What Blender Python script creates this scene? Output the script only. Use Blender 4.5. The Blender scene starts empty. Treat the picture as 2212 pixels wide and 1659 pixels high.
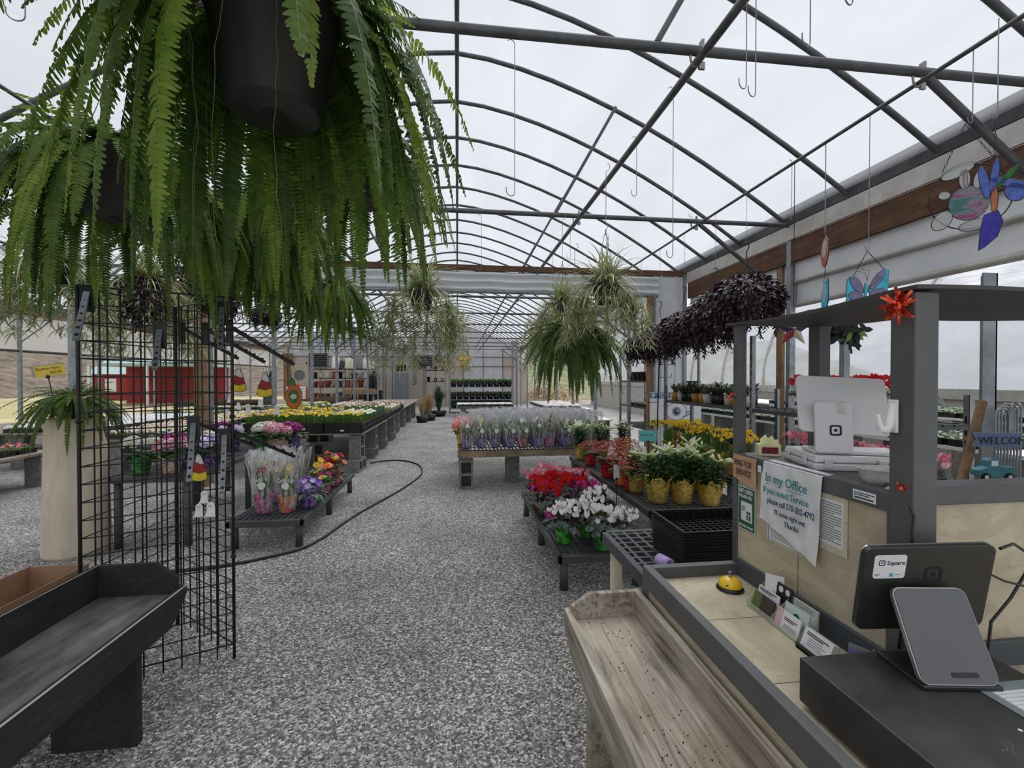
import bpy, math, random
from mathutils import Vector, Matrix
sc = bpy.context.scene
COL = sc.collection
PI = math.pi
def R(a): return math.radians(a)
# ------------------------------------------------------------------ camera, world, exposure
EYE = 1.5; F = 960.0; YAW = R(7.0); PITCH = R(0.69)
cam_d = bpy.data.cameras.new('camera'); cam = bpy.data.objects.new('camera', cam_d); COL.objects.link(cam)
cam.location = (0, 0, EYE); cam.rotation_euler = (PI/2 - PITCH, 0, -YAW)
cam_d.sensor_fit = 'HORIZONTAL'; cam_d.sensor_width = 36; cam_d.lens = 36*F/2212
cam_d.clip_start = .02; cam_d.clip_end = 400
sc.camera = cam
w = bpy.data.worlds.new('world'); sc.world = w; w.use_nodes = True
nt = w.node_tree; nt.nodes.clear()
wo = nt.nodes.new('ShaderNodeOutputWorld'); bg = nt.nodes.new('ShaderNodeBackground')
tc = nt.nodes.new('ShaderNodeTexCoord'); sx = nt.nodes.new('ShaderNodeSeparateXYZ')
ns = nt.nodes.new('ShaderNodeTexNoise'); ns.inputs['Scale'].default_value = 1.6; ns.inputs['Detail'].default_value = 4
cr = nt.nodes.new('ShaderNodeValToRGB')
cr.color_ramp.elements[0].position = .0; cr.color_ramp.elements[0].color = (.80, .84, .90, 1)
cr.color_ramp.elements[1].position = .6; cr.color_ramp.elements[1].color = (.97, .99, 1.04, 1)
ad = nt.nodes.new('ShaderNodeMath'); ad.operation = 'MULTIPLY_ADD'; ad.inputs[1].default_value = .35
nt.links.new(tc.outputs['Generated'], sx.inputs[0]); nt.links.new(tc.outputs['Generated'], ns.inputs['Vector'])
nt.links.new(ns.outputs['Fac'], ad.inputs[0]); nt.links.new(sx.outputs['Z'], ad.inputs[2])
nt.links.new(ad.outputs[0], cr.inputs[0]); nt.links.new(cr.outputs[0], bg.inputs[0]); nt.links.new(bg.outputs[0], wo.inputs[0])
bg.inputs[1].default_value = .95
sd = bpy.data.lights.new('cloud_sun', 'SUN'); sd.energy = 3.2; sd.angle = R(50); sd.color = (1, .98, .95)
so = bpy.data.objects.new('cloud_sun', sd); COL.objects.link(so); so.rotation_euler = (R(-22), R(18), 0)
sc.view_settings.view_transform = 'Standard'; sc.view_settings.look = 'None'
sc.view_settings.exposure = 0.0; sc.view_settings.gamma = 1; sc.view_settings.use_curve_mapping = False
sc.cycles.max_bounces = 8; sc.cycles.transparent_max_bounces = 24; sc.cycles.diffuse_bounces = 3
sc.cycles.glossy_bounces = 3; sc.cycles.transmission_bounces = 6; sc.cycles.sample_clamp_indirect = 4

# ------------------------------------------------------------------ helpers
def at(u, v, x=None, y=None, z=None, d=None):
    """the point of the place seen at pixel (u, v) on a plane x=, y= or z=, or at depth d"""
    cx = (u-1106)/F; cy = -(v-829.5)/F
    fwd = Vector((math.sin(YAW)*math.cos(PITCH), math.cos(YAW)*math.cos(PITCH), -math.sin(PITCH)))
    right = Vector((math.cos(YAW), -math.sin(YAW), 0)); up = right.cross(fwd)
    r = fwd + right*cx + up*cy
    if d is not None: t = d
    elif x is not None: t = x/r.x
    elif y is not None: t = y/r.y
    else: t = (z-EYE)/r.z
    return Vector((0, 0, EYE)) + r*t

class MB:
    def __init__(s): s.v = []; s.f = []; s.m = []; s.s = []
    def add(s, vs, fs, mi=0, smooth=False, M=None):
        b = len(s.v)
        if M is not None: vs = [M @ Vector(p) for p in vs]
        s.v.extend(tuple(p) for p in vs)
        for f in fs: s.f.append(tuple(i+b for i in f)); s.m.append(mi); s.s.append(smooth)
    def box(s, c, d, mi=0, M=None, rz=0, top=(1, 1)):
        x, y, z = d[0]/2, d[1]/2, d[2]/2
        vs = [(i*x*(top[0] if k > 0 else 1), j*y*(top[1] if k > 0 else 1), k*z) for k in (-1, 1) for j in (-1, 1) for i in (-1, 1)]
        T = Matrix.Translation(c) @ Matrix.Rotation(rz, 4, 'Z')
        if M is not None: T = M @ T
        s.add(vs, [(0, 2, 3, 1), (4, 5, 7, 6), (0, 1, 5, 4), (2, 6, 7, 3), (0, 4, 6, 2), (1, 3, 7, 5)], mi, False, T)
    def span(s, a, b, mi=0): s.box([(a[i]+b[i])/2 for i in range(3)], [abs(b[i]-a[i]) for i in range(3)], mi)
    def beam(s, p, q, wd, ht, mi=0, up=(0, 0, 1)):
        p = Vector(p); q = Vector(q); d = q-p; L = d.length; d.normalize(); u = Vector(up)
        if abs(d.dot(u)) > .98: u = Vector((0, 1, 0))
        r = d.cross(u).normalized(); u = r.cross(d)
        M = Matrix((r, d, u)).transposed().to_4x4(); M.translation = (p+q)/2
        s.box((0, 0, 0), (wd, L, ht), mi, M)
    def tube(s, pts, r, n=8, mi=0, caps=True, closed=False):
        pts = [Vector(p) for p in pts]; m = len(pts); vs = []; prev = None
        for i, p in enumerate(pts):
            if closed: d = pts[(i+1) % m]-pts[i-1]
            else: d = pts[min(i+1, m-1)]-pts[max(i-1, 0)]
            if d.length < 1e-9: d = Vector((0, 0, 1))
            d.normalize()
            if prev is None:
                a = Vector((0, 0, 1)) if abs(d.z) < .9 else Vector((1, 0, 0)); prev = d.cross(a).normalized()
            else:
                prev = prev - d*prev.dot(d)
                prev = prev.normalized() if prev.length > 1e-6 else d.orthogonal().normalized()
            b = d.cross(prev); rr = r[i] if isinstance(r, (list, tuple)) else r
            for k in range(n):
                t = 2*PI*k/n; vs.append(p+(prev*math.cos(t)+b*math.sin(t))*rr)
        fs = []
        for i in range(m if closed else m-1):
            j = (i+1) % m
            for k in range(n): l = (k+1) % n; fs.append((i*n+k, i*n+l, j*n+l, j*n+k))
        s.add(vs, fs, mi, True)
        if caps and not closed:
            s.add([vs[k] for k in range(n)], [tuple(range(n))[::-1]], mi); s.add([vs[(m-1)*n+k] for k in range(n)], [tuple(range(n))], mi)
    def lathe(s, prof, n=24, c=(0, 0, 0), mi=0, wob=None, M=None, smooth=True, arc=None):
        vs = []; m = len(prof)
        for i, (r, z) in enumerate(prof):
            for k in range(n):
                t = 2*PI*k/n; rr, zz = r, z
                if wob: rr, zz = wob(r, z, t, i)
                vs.append((c[0]+rr*math.cos(t), c[1]+rr*math.sin(t), c[2]+zz))
        fs = [(i*n+k, i*n+(k+1) % n, (i+1)*n+(k+1) % n, (i+1)*n+k) for i in range(m-1) for k in range(n)]
        s.add(vs, fs, mi, smooth, M)
    def ball(s, c, r, n=10, m=6, mi=0, sc=(1, 1, 1), M=None):
        vs = [(c[0], c[1], c[2]+r*sc[2])]
        for i in range(1, m):
            a = PI*i/m
            for k in range(n): t = 2*PI*k/n; vs.append((c[0]+r*sc[0]*math.sin(a)*math.cos(t), c[1]+r*sc[1]*math.sin(a)*math.sin(t), c[2]+r*sc[2]*math.cos(a)))
        vs.append((c[0], c[1], c[2]-r*sc[2])); L = len(vs)-1
        fs = [(0, 1+k, 1+(k+1) % n) for k in range(n)]
        for i in range(m-2):
            for k in range(n): a = 1+i*n+k; b = 1+i*n+(k+1) % n; fs.append((a, a+n, b+n, b))
        fs += [(L, 1+(m-2)*n+(k+1) % n, 1+(m-2)*n+k) for k in range(n)]
        s.add(vs, fs, mi, True, M)
    def poly(s, pts, th, mi=0, M=None):
        """flat outline in local x, z with thickness th along y"""
        n = len(pts)
        s.add([(x, -th/2, z) for x, z in pts]+[(x, th/2, z) for x, z in pts],
              [tuple(range(n)), tuple(range(2*n-1, n-1, -1))]+[(i, i+n, (i+1) % n+n, (i+1) % n) for i in range(n)], mi, False, M)
    def leaf(s, base, d, nrm, L, W, seg=4, bend=0., mi=0, prof=None, fold=0.):
        """one curved blade: three verts across, seg along"""
        p = Vector(base); d = Vector(d).normalized(); nrm = Vector(nrm); side = d.cross(nrm)
        if side.length < 1e-5: side = d.orthogonal()
        side.normalize(); nrm = side.cross(d); vs = []
        for i in range(seg+1):
            t = i/seg; wd = W*(prof(t) if prof else math.sin(PI*min(1, .12+t*.88))**.8)/2
            up = nrm*(fold*wd)
            vs += [p-side*wd+up, p, p+side*wd+up]
            d2 = d-nrm*(bend/seg); d2.normalize(); nrm = side.cross(d2); d = d2; p = p+d*(L/seg)
        fs = []
        for i in range(seg): a = 3*i; fs += [(a, a+1, a+4, a+3), (a+1, a+2, a+5, a+4)]
        s.add(vs, fs, mi, True)
    def build(s, name, mats, parent=None, bevel=0, loc=None, seg=2, rz=None):
        me = bpy.data.meshes.new(name); me.from_pydata(s.v, [], s.f)
        if not isinstance(mats, (list, tuple)): mats = [mats]
        for m in mats: me.materials.append(m)
        me.polygons.foreach_set('material_index', s.m); me.polygons.foreach_set('use_smooth', s.s); me.update()
        o = bpy.data.objects.new(name, me); COL.objects.link(o)
        if parent: o.parent = parent
        if loc is not None: o.location = loc
        if rz is not None: o.rotation_euler.z = rz
        if bevel:
            b = o.modifiers.new('bevel', 'BEVEL'); b.width = bevel; b.segments = seg; b.limit_method = 'ANGLE'; b.angle_limit = R(40)
        return o
def tag(o, label=None, cat=None, group=None, kind=None):
    if label: o['label'] = label
    if cat: o['category'] = cat
    if group: o['group'] = group
    if kind: o['kind'] = kind
    return o
def thing(name, label, cat, loc=(0, 0, 0), rz=0, group=None, rot=None):
    o = bpy.data.objects.new(name, None); COL.objects.link(o); o.empty_display_size = .05
    o.location = loc; o.rotation_euler = rot if rot else (0, 0, rz)
    return tag(o, label, cat, group)
def dup(root, loc, rz=0, label=None, group=None, scale=None, rot=None):
    r = root.copy(); COL.objects.link(r); r.location = loc; r.rotation_euler = rot if rot else (0, 0, rz)
    if label: r['label'] = label
    if group: r['group'] = group
    if scale: r.scale = (scale, scale, scale) if isinstance(scale, (int, float)) else scale
    for ch in list(root.children):
        c = ch.copy(); COL.objects.link(c); c.parent = r
        for g in ch.children: d = g.copy(); COL.objects.link(d); d.parent = c
    return r
PROTOS = []
class Proto:
    """first call moves the thing itself, later calls copy it"""
    def __init__(s, root): s.root = root; s.used = False; PROTOS.append(s)
    def put(s, loc, rz=0, label=None, group=None, scale=None, rot=None):
        if s.used: return dup(s.root, loc, rz, label, group, scale, rot)
        s.used = True; r = s.root; r.location = loc; r.rotation_euler = rot if rot else (0, 0, rz)
        if label: r['label'] = label
        if group: r['group'] = group
        if scale: r.scale = (scale, scale, scale) if isinstance(scale, (int, float)) else scale
        return r
def struct(o): o['kind'] = 'structure'; return o
def text(s, size, m, parent=None, loc=(0, 0, 0), rot=(R(90), 0, 0), name='lettering', ext=.0004, align='LEFT', sx=1, shear=0, bold=0):
    cu = bpy.data.curves.new('t', 'FONT'); cu.body = s; cu.size = size; cu.extrude = ext; cu.align_x = align; cu.shear = shear; cu.offset = bold
    cu.resolution_u = 2
    t = bpy.data.objects.new('t', cu); me = bpy.data.meshes.new_from_object(t)
    bpy.data.objects.remove(t); me.materials.clear(); me.materials.append(m)
    o = bpy.data.objects.new(name, me); COL.objects.link(o); o.parent = parent; o.location = loc; o.rotation_euler = rot; o.scale = (sx, 1, 1)
    return o

# ------------------------------------------------------------------ materials
def mat(name, col, rough=.55, metal=0., col2=None, scale=8., detail=4, bump=0., bscale=None, stretch=(1, 1, 1), spec=.5, lo=.35, hi=.65,
        rnd=0., alpha=1., trl=0., col3=None, coat=0., emit=0):
    m = bpy.data.materials.new(name); m.use_nodes = True; t = m.node_tree; b = t.nodes['Principled BSDF']; L = t.links.new
    b.inputs['Roughness'].default_value = rough; b.inputs['Metallic'].default_value = metal; b.inputs['Specular IOR Level'].default_value = spec
    b.inputs['Coat Weight'].default_value = coat
    out = t.nodes['Material Output']; csock = None
    tcn = t.nodes.new('ShaderNodeTexCoord'); mp = t.nodes.new('ShaderNodeMapping'); mp.inputs['Scale'].default_value = stretch
    L(tcn.outputs['Object'], mp.inputs[0])
    if col2 is not None:
        n = t.nodes.new('ShaderNodeTexNoise'); n.inputs['Scale'].default_value = scale; n.inputs['Detail'].default_value = detail; n.inputs['Roughness'].default_value = .6
        r = t.nodes.new('ShaderNodeValToRGB'); e = r.color_ramp.elements
        e[0].position = lo; e[0].color = (*col, 1); e[1].position = hi; e[1].color = (*col2, 1)
        if col3 is not None: x = r.color_ramp.elements.new((lo+hi)/2); x.color = (*col3, 1)
        L(mp.outputs[0], n.inputs['Vector']); L(n.outputs['Fac'], r.inputs[0]); csock = r.outputs[0]
    else: b.inputs['Base Color'].default_value = (*col, 1)
    if rnd:
        oi = t.nodes.new('ShaderNodeObjectInfo'); hs = t.nodes.new('ShaderNodeHueSaturation'); ma = t.nodes.new('ShaderNodeMath'); ma.operation = 'MULTIPLY_ADD'
        ma.inputs[1].default_value = rnd*2; ma.inputs[2].default_value = 1-rnd; L(oi.outputs['Random'], ma.inputs[0]); L(ma.outputs[0], hs.inputs['Value'])
        if csock: L(csock, hs.inputs['Color'])
        else: hs.inputs['Color'].default_value = (*col, 1)
        csock = hs.outputs[0]
    if csock: L(csock, b.inputs['Base Color'])
    if bump:
        n2 = t.nodes.new('ShaderNodeTexNoise'); n2.inputs['Scale'].default_value = bscale or scale*3; n2.inputs['Detail'].default_value = 5
        bp = t.nodes.new('ShaderNodeBump'); bp.inputs['Strength'].default_value = bump; bp.inputs['Distance'].default_value = .01
        L(mp.outputs[0], n2.inputs['Vector']); L(n2.outputs['Fac'], bp.inputs['Height']); L(bp.outputs[0], b.inputs['Normal'])
    last = b.outputs[0]
    if trl:
        tr = t.nodes.new('ShaderNodeBsdfTranslucent'); mx = t.nodes.new('ShaderNodeMixShader'); mx.inputs[0].default_value = trl
        if csock: L(csock, tr.inputs[0])
        else: tr.inputs[0].default_value = (*col, 1)
        L(last, mx.inputs[1]); L(tr.outputs[0], mx.inputs[2]); last = mx.outputs[0]
    if alpha < 1:
        tr = t.nodes.new('ShaderNodeBsdfTransparent'); mx = t.nodes.new('ShaderNodeMixShader'); mx.inputs[0].default_value = alpha
        L(tr.outputs[0], mx.inputs[1]); L(last, mx.inputs[2]); last = mx.outputs[0]
    L(last, out.inputs[0]); m['n'] = 1
    return m
def gravel():
    m = bpy.data.materials.new('gravel'); m.use_nodes = True; t = m.node_tree; b = t.nodes['Principled BSDF']; L = t.links.new
    g = t.nodes.new('ShaderNodeNewGeometry'); v = t.nodes.new('ShaderNodeTexVoronoi'); v.inputs['Scale'].default_value = 105; v.inputs['Randomness'].default_value = 1
    mp = t.nodes.new('ShaderNodeMapping'); mp.inputs['Scale'].default_value = (1, 1, .2)
    nz = t.nodes.new('ShaderNodeTexNoise'); nz.inputs['Scale'].default_value = 30
    dm = t.nodes.new('ShaderNodeMix'); dm.data_type = 'RGBA'; dm.blend_type = 'LINEAR_LIGHT'; dm.inputs[0].default_value = .008
    L(g.outputs['Position'], mp.inputs[0]); L(mp.outputs[0], nz.inputs['Vector']); L(mp.outputs[0], dm.inputs[6]); L(nz.outputs['Color'], dm.inputs[7])
    L(dm.outputs[2], v.inputs['Vector'])
    hs = t.nodes.new('ShaderNodeSeparateColor'); L(v.outputs['Color'], hs.inputs[0])
    r = t.nodes.new('ShaderNodeValToRGB'); e = r.color_ramp.elements
    e[0].position = 0; e[0].color = (.075, .075, .074, 1); e[1].position = 1; e[1].color = (.76, .735, .70, 1)
    x = e.new(.45); x.color = (.215, .21, .205, 1); x = e.new(.8); x.color = (.44, .43, .415, 1)
    L(hs.outputs[0], r.inputs[0])
    n = t.nodes.new('ShaderNodeTexNoise'); n.inputs['Scale'].default_value = 1.3; n.inputs['Detail'].default_value = 6; L(g.outputs['Position'], n.inputs['Vector'])
    r2 = t.nodes.new('ShaderNodeValToRGB'); r2.color_ramp.elements[0].position = .3; r2.color_ramp.elements[0].color = (.82, .82, .82, 1); r2.color_ramp.elements[1].position = .62; r2.color_ramp.elements[1].color = (1.2, 1.19, 1.17, 1)
    L(n.outputs['Fac'], r2.inputs[0])
    mu = t.nodes.new('ShaderNodeMix'); mu.data_type = 'RGBA'; mu.blend_type = 'MULTIPLY'; mu.inputs[0].default_value = 1
    L(r.outputs[0], mu.inputs[6]); L(r2.outputs[0], mu.inputs[7]); L(mu.outputs[2], b.inputs['Base Color'])
    bp = t.nodes.new('ShaderNodeBump'); bp.inputs['Strength'].default_value = .8; bp.inputs['Distance'].default_value = .012; bp.invert = True
    L(v.outputs['Distance'], bp.inputs['Height']); L(bp.outputs[0], b.inputs['Normal']); b.inputs['Roughness'].default_value = .8
    b.inputs['Specular IOR Level'].default_value = .25
    return m
def film(name, alpha, col=(.92, .94, .97), wr=.5, wscale=3., dirt=True, tr=.75, var=.25):
    """poly film: part clear, part milky and translucent, with a streaky, uneven tone from noise"""
    m = bpy.data.materials.new(name); m.use_nodes = True; t = m.node_tree; t.nodes.remove(t.nodes['Principled BSDF']); L = t.links.new
    out = t.nodes['Material Output']; g = t.nodes.new('ShaderNodeTexCoord'); mp = t.nodes.new('ShaderNodeMapping'); mp.inputs['Scale'].default_value = (1, .35, 1)
    n = t.nodes.new('ShaderNodeTexNoise'); n.inputs['Scale'].default_value = wscale; n.inputs['Detail'].default_value = 7; n.inputs['Distortion'].default_value = .6
    L(g.outputs['Object'], mp.inputs[0]); L(mp.outputs[0], n.inputs['Vector'])
    r = t.nodes.new('ShaderNodeValToRGB'); r.color_ramp.elements[0].position = .35; r.color_ramp.elements[1].position = .7
    c = col; r.color_ramp.elements[0].color = (c[0]*(1-var), c[1]*(1-var), c[2]*(1-var), 1); r.color_ramp.elements[1].color = (*c, 1)
    L(n.outputs['Fac'], r.inputs[0])
    bp = t.nodes.new('ShaderNodeBump'); bp.inputs['Strength'].default_value = wr; bp.inputs['Distance'].default_value = .05; L(n.outputs['Fac'], bp.inputs['Height'])
    df = t.nodes.new('ShaderNodeBsdfDiffuse'); tl = t.nodes.new('ShaderNodeBsdfTranslucent'); gl = t.nodes.new('ShaderNodeBsdfGlossy'); gl.inputs['Roughness'].default_value = .25
    for x in (df, tl): L(r.outputs[0], x.inputs[0]); L(bp.outputs[0], x.inputs['Normal'])
    L(bp.outputs[0], gl.inputs['Normal'])
    m1 = t.nodes.new('ShaderNodeMixShader'); m1.inputs[0].default_value = tr; L(df.outputs[0], m1.inputs[1]); L(tl.outputs[0], m1.inputs[2])
    m2 = t.nodes.new('ShaderNodeMixShader'); m2.inputs[0].default_value = .08; L(m1.outputs[0], m2.inputs[1]); L(gl.outputs[0], m2.inputs[2])
    tp = t.nodes.new('ShaderNodeBsdfTransparent'); tp.inputs[0].default_value = (.97, .98, 1, 1)
    m3 = t.nodes.new('ShaderNodeMixShader'); m3.inputs[0].default_value = alpha; L(tp.outputs[0], m3.inputs[1]); L(m2.outputs[0], m3.inputs[2])
    L(m3.outputs[0], out.inputs[0])
    return m
def clearwrap():
    m = bpy.data.materials.new('clear_cellophane'); m.use_nodes = True; t = m.node_tree; t.nodes.remove(t.nodes['Principled BSDF']); L = t.links.new
    out = t.nodes['Material Output']; g = t.nodes.new('ShaderNodeTexCoord'); mp = t.nodes.new('ShaderNodeMapping'); mp.inputs['Scale'].default_value = (1, 1, .25)
    n = t.nodes.new('ShaderNodeTexNoise'); n.inputs['Scale'].default_value = 28; n.inputs['Detail'].default_value = 4; n.inputs['Distortion'].default_value = 1.2
    L(g.outputs['Object'], mp.inputs[0]); L(mp.outputs[0], n.inputs['Vector'])
    bp = t.nodes.new('ShaderNodeBump'); bp.inputs['Strength'].default_value = 1; bp.inputs['Distance'].default_value = .02; L(n.outputs['Fac'], bp.inputs['Height'])
    gl = t.nodes.new('ShaderNodeBsdfGlossy'); gl.inputs['Roughness'].default_value = .12; L(bp.outputs[0], gl.inputs['Normal'])
    df = t.nodes.new('ShaderNodeBsdfDiffuse'); df.inputs[0].default_value = (.9, .92, .95, 1)
    mm = t.nodes.new('ShaderNodeMixShader'); mm.inputs[0].default_value = .4; L(gl.outputs[0], mm.inputs[1]); L(df.outputs[0], mm.inputs[2])
    r = t.nodes.new('ShaderNodeValToRGB'); r.color_ramp.elements[0].position = .42; r.color_ramp.elements[0].color = (.05, .05, .05, 1)
    r.color_ramp.elements[1].position = .72; r.color_ramp.elements[1].color = (.9, .9, .9, 1); L(n.outputs['Fac'], r.inputs[0])
    tp = t.nodes.new('ShaderNodeBsdfTransparent'); m3 = t.nodes.new('ShaderNodeMixShader'); L(r.outputs[0], m3.inputs[0]); L(tp.outputs[0], m3.inputs[1]); L(mm.outputs[0], m3.inputs[2])
    L(m3.outputs[0], out.inputs[0]); return m
def wood(name, c1, c2, c3, axis='Y', sc_=14, rough=.8, bump=.4):
    m = bpy.data.materials.new(name); m.use_nodes = True; t = m.node_tree; b = t.nodes['Principled BSDF']; L = t.links.new
    g = t.nodes.new('ShaderNodeTexCoord'); mp = t.nodes.new('ShaderNodeMapping'); k = {'X': (.06, 1, 1), 'Y': (1, .06, 1), 'Z': (1, 1, .06)}[axis]; mp.inputs['Scale'].default_value = k
    n = t.nodes.new('ShaderNodeTexNoise'); n.inputs['Scale'].default_value = sc_*4; n.inputs['Detail'].default_value = 8; n.inputs['Distortion'].default_value = .8; n.inputs['Roughness'].default_value = .7
    L(g.outputs['Object'], mp.inputs[0]); L(mp.outputs[0], n.inputs['Vector'])
    r = t.nodes.new('ShaderNodeValToRGB'); e = r.color_ramp.elements; e[0].position = .3; e[0].color = (*c1, 1); e[1].position = .72; e[1].color = (*c3, 1); x = e.new(.5); x.color = (*c2, 1)
    L(n.outputs['Fac'], r.inputs[0])
    n2 = t.nodes.new('ShaderNodeTexNoise'); n2.inputs['Scale'].default_value = sc_*.4; n2.inputs['Detail'].default_value = 5; L(g.outputs['Object'], n2.inputs['Vector'])
    r2 = t.nodes.new('ShaderNodeValToRGB'); r2.color_ramp.elements[0].position = .35; r2.color_ramp.elements[0].color = (.6, .56, .5, 1); r2.color_ramp.elements[1].position = .6; r2.color_ramp.elements[1].color = (1, 1, 1, 1)
    L(n2.outputs['Fac'], r2.inputs[0])
    mu = t.nodes.new('ShaderNodeMix'); mu.data_type = 'RGBA'; mu.blend_type = 'MULTIPLY'; mu.inputs[0].default_value = .8
    L(r.outputs[0], mu.inputs[6]); L(r2.outputs[0], mu.inputs[7]); L(mu.outputs[2], b.inputs['Base Color'])
    bp = t.nodes.new('ShaderNodeBump'); bp.inputs['Strength'].default_value = bump; bp.inputs['Distance'].default_value = .006; L(n.outputs['Fac'], bp.inputs['Height']); L(bp.outputs[0], b.inputs['Normal'])
    b.inputs['Roughness'].default_value = rough; return m
def marble():
    m = bpy.data.materials.new('tan_laminate'); m.use_nodes = True; t = m.node_tree; b = t.nodes['Principled BSDF']; L = t.links.new
    g = t.nodes.new('ShaderNodeTexCoord'); mp = t.nodes.new('ShaderNodeMapping'); mp.inputs['Scale'].default_value = (1, .8, 2.2); mp.inputs['Rotation'].default_value = (.35, .2, .3)
    n = t.nodes.new('ShaderNodeTexNoise'); n.inputs['Scale'].default_value = 5; n.inputs['Detail'].default_value = 9; n.inputs['Distortion'].default_value = 1.1; n.inputs['Roughness'].default_value = .65
    L(g.outputs['Object'], mp.inputs[0]); L(mp.outputs[0], n.inputs['Vector'])
    r = t.nodes.new('ShaderNodeValToRGB'); e = r.color_ramp.elements; e[0].position = .3; e[0].color = (.40, .34, .23, 1); e[1].position = .7; e[1].color = (.62, .55, .40, 1)
    x = e.new(.495); x.color = (.53, .465, .33, 1); x = e.new(.503); x.color = (.37, .32, .24, 1); x = e.new(.512); x.color = (.55, .485, .345, 1)
    L(n.outputs['Fac'], r.inputs[0]); L(r.outputs[0], b.inputs['Base Color']); b.inputs['Roughness'].default_value = .38; return m

G = dict(
 gravel=gravel(), film=film('roof_film', .46, col=(.60, .625, .67), var=.22, wscale=1.3), housefilm=film('crinkled_house_film', .75, col=(.88, .90, .95), wr=1., wscale=2.2, tr=.55, var=.22),
 curtain=film('side_curtain_film', .8, col=(.9, .91, .93), wr=.4, wscale=1.2, tr=.65, var=.15),
 sleeve=clearwrap(), marble=marble(),
 pipe=mat('grey_steel_pipe', (.075, .08, .085), .45, .35, (.12, .125, .13), 9), galv=mat('galvanised_steel', (.20, .225, .25), .42, .55, (.32, .345, .36), 14, bump=.05),
 gutter=mat('weathered_gutter', (.035, .036, .038), .6, .2, (.075, .075, .075), 5), white=mat('white_panel', (.62, .64, .66), .5, 0, (.74, .755, .77), 2.5),
 channel=mat('aluminium_channel', (.42, .40, .36), .5, .3, (.55, .53, .5), 6),
 beamwood=wood('stained_beam_wood', (.055, .025, .012), (.12, .055, .028), (.20, .10, .05)), postwood=wood('post_wood', (.17, .095, .045), (.28, .17, .09), (.38, .25, .14), 'Z'),
 weathered=wood('weathered_bench_wood', (.09, .07, .052), (.40, .355, .29), (.64, .59, .50), sc_=9, bump=1), plywood=wood('plywood', (.16, .13, .10), (.27, .235, .19), (.36, .32, .27), 'X'),
 framewood=wood('bench_frame_wood', (.16, .11, .065), (.30, .23, .15), (.42, .34, .24), 'X'), blackwood=wood('black_painted_wood', (.012, .012, .013), (.022, .022, .023), (.045, .044, .043), 'Y', bump=.25),
 blacktop=mat('worn_black_paint', (.06, .06, .06), .55, 0, (.24, .235, .22), 9, 8, lo=.4, hi=.72, stretch=(1, .35, 1)), rawedge=mat('worn_raw_edge', (.48, .44, .36), .8, 0, (.20, .18, .15), 10, lo=.55, hi=.7),
 grey=mat('grey_trim_paint', (.085, .088, .09), .5, 0, (.105, .108, .11), 6, bump=.05), slate=mat('slate_base_paint', (.07, .082, .092), .5), dark=mat('dark_canopy_paint', (.045, .043, .04), .55, 0, (.06, .057, .054), 5),
 black=mat('black_plastic', (.012, .012, .013), .4), matte=mat('black_matte', (.01, .01, .01), .8), wire=mat('black_wire', (.008, .008, .009), .35, .2), bench=mat('grey_plastic_bench', (.045, .049, .052), .5, 0, (.07, .075, .078), 7, bump=.08),
 potblk=mat('dark_pot_plastic', (.016, .015, .015), .45, 0, (.028, .026, .025), 5), concrete=mat('concrete_block', (.15, .148, .14), .9, 0, (.26, .255, .24), 22, bump=.4, bscale=90),
 tan=mat('tan_column', (.56, .48, .36), .75, 0, (.66, .58, .46), 16, bump=.12, stretch=(1, 1, .3)), card=mat('cardboard', (.34, .20, .115), .8, 0, (.38, .235, .14), 12), hose=mat('black_hose', (.018, .019, .02), .55),
 fern=mat('fern_green', (.075, .145, .022), .5, 0, (.14, .235, .035), 9, trl=.42, spec=.3), fern2=mat('fern_deep_green', (.05, .10, .025), .5, 0, (.095, .165, .035), 9, trl=.4, spec=.3),
 fernl=mat('fern_lime', (.17, .27, .03), .5, 0, (.27, .36, .055), 9, trl=.45, spec=.3),
 rachis=mat('frond_stem', (.16, .17, .06), .6), spg=mat('spider_green', (.15, .22, .06), .5, 0, (.22, .29, .09), 7, trl=.3), spc=mat('spider_cream', (.68, .69, .45), .5, 0, (.78, .76, .52), 7, trl=.3),
 run=mat('runner_straw', (.48, .42, .24), .6, trl=.2), purple=mat('purple_leaf', (.022, .007, .014), .45, 0, (.06, .018, .034), 20, trl=.12), purple2=mat('silver_purple_leaf', (.05, .035, .045), .4, 0, (.09, .075, .08), 20, trl=.12),
 leaf=mat('leaf_green', (.035, .10, .02), .45, 0, (.07, .16, .03), 25, trl=.25, rnd=.12), leafd=mat('dark_leaf', (.018, .045, .02), .45, 0, (.045, .085, .04), 30, trl=.15), leafl=mat('light_leaf', (.09, .2, .035), .5, 0, (.16, .28, .06), 25, trl=.3, rnd=.15),
 leafg=mat('grey_green_leaf', (.10, .15, .11), .5, 0, (.2, .26, .2), 20, trl=.2), cycl=mat('cyclamen_leaf', (.012, .03, .018), .42, 0, (.085, .13, .11), 45, lo=.48, hi=.62),
 blade=mat('bulb_blade', (.06, .15, .03), .45, 0, (.12, .24, .05), 14, trl=.3), succ=mat('succulent_leaf', (.05, .085, .05), .45, 0, (.12, .16, .09), 20), succr=mat('bronze_succulent_leaf', (.06, .04, .03), .45, 0, (.13, .1, .07), 20),
 straw=mat('straw_grass', (.36, .25, .12), .8, 0, (.5, .37, .2), 14, trl=.25), rust=mat('rusty_seedhead', (.17, .08, .05), .8, 0, (.24, .13, .085), 20),
 soil=mat('potting_soil', (.03, .02, .014), .95, 0, (.06, .042, .03), 60, bump=.4),
)
def petal(name, c, t=.3, c2=None): G[name] = mat(name+'_petal', c, .5, 0, c2 or tuple(min(1, x*1.25+.02) for x in c), 30, trl=t, rnd=.08)
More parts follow.
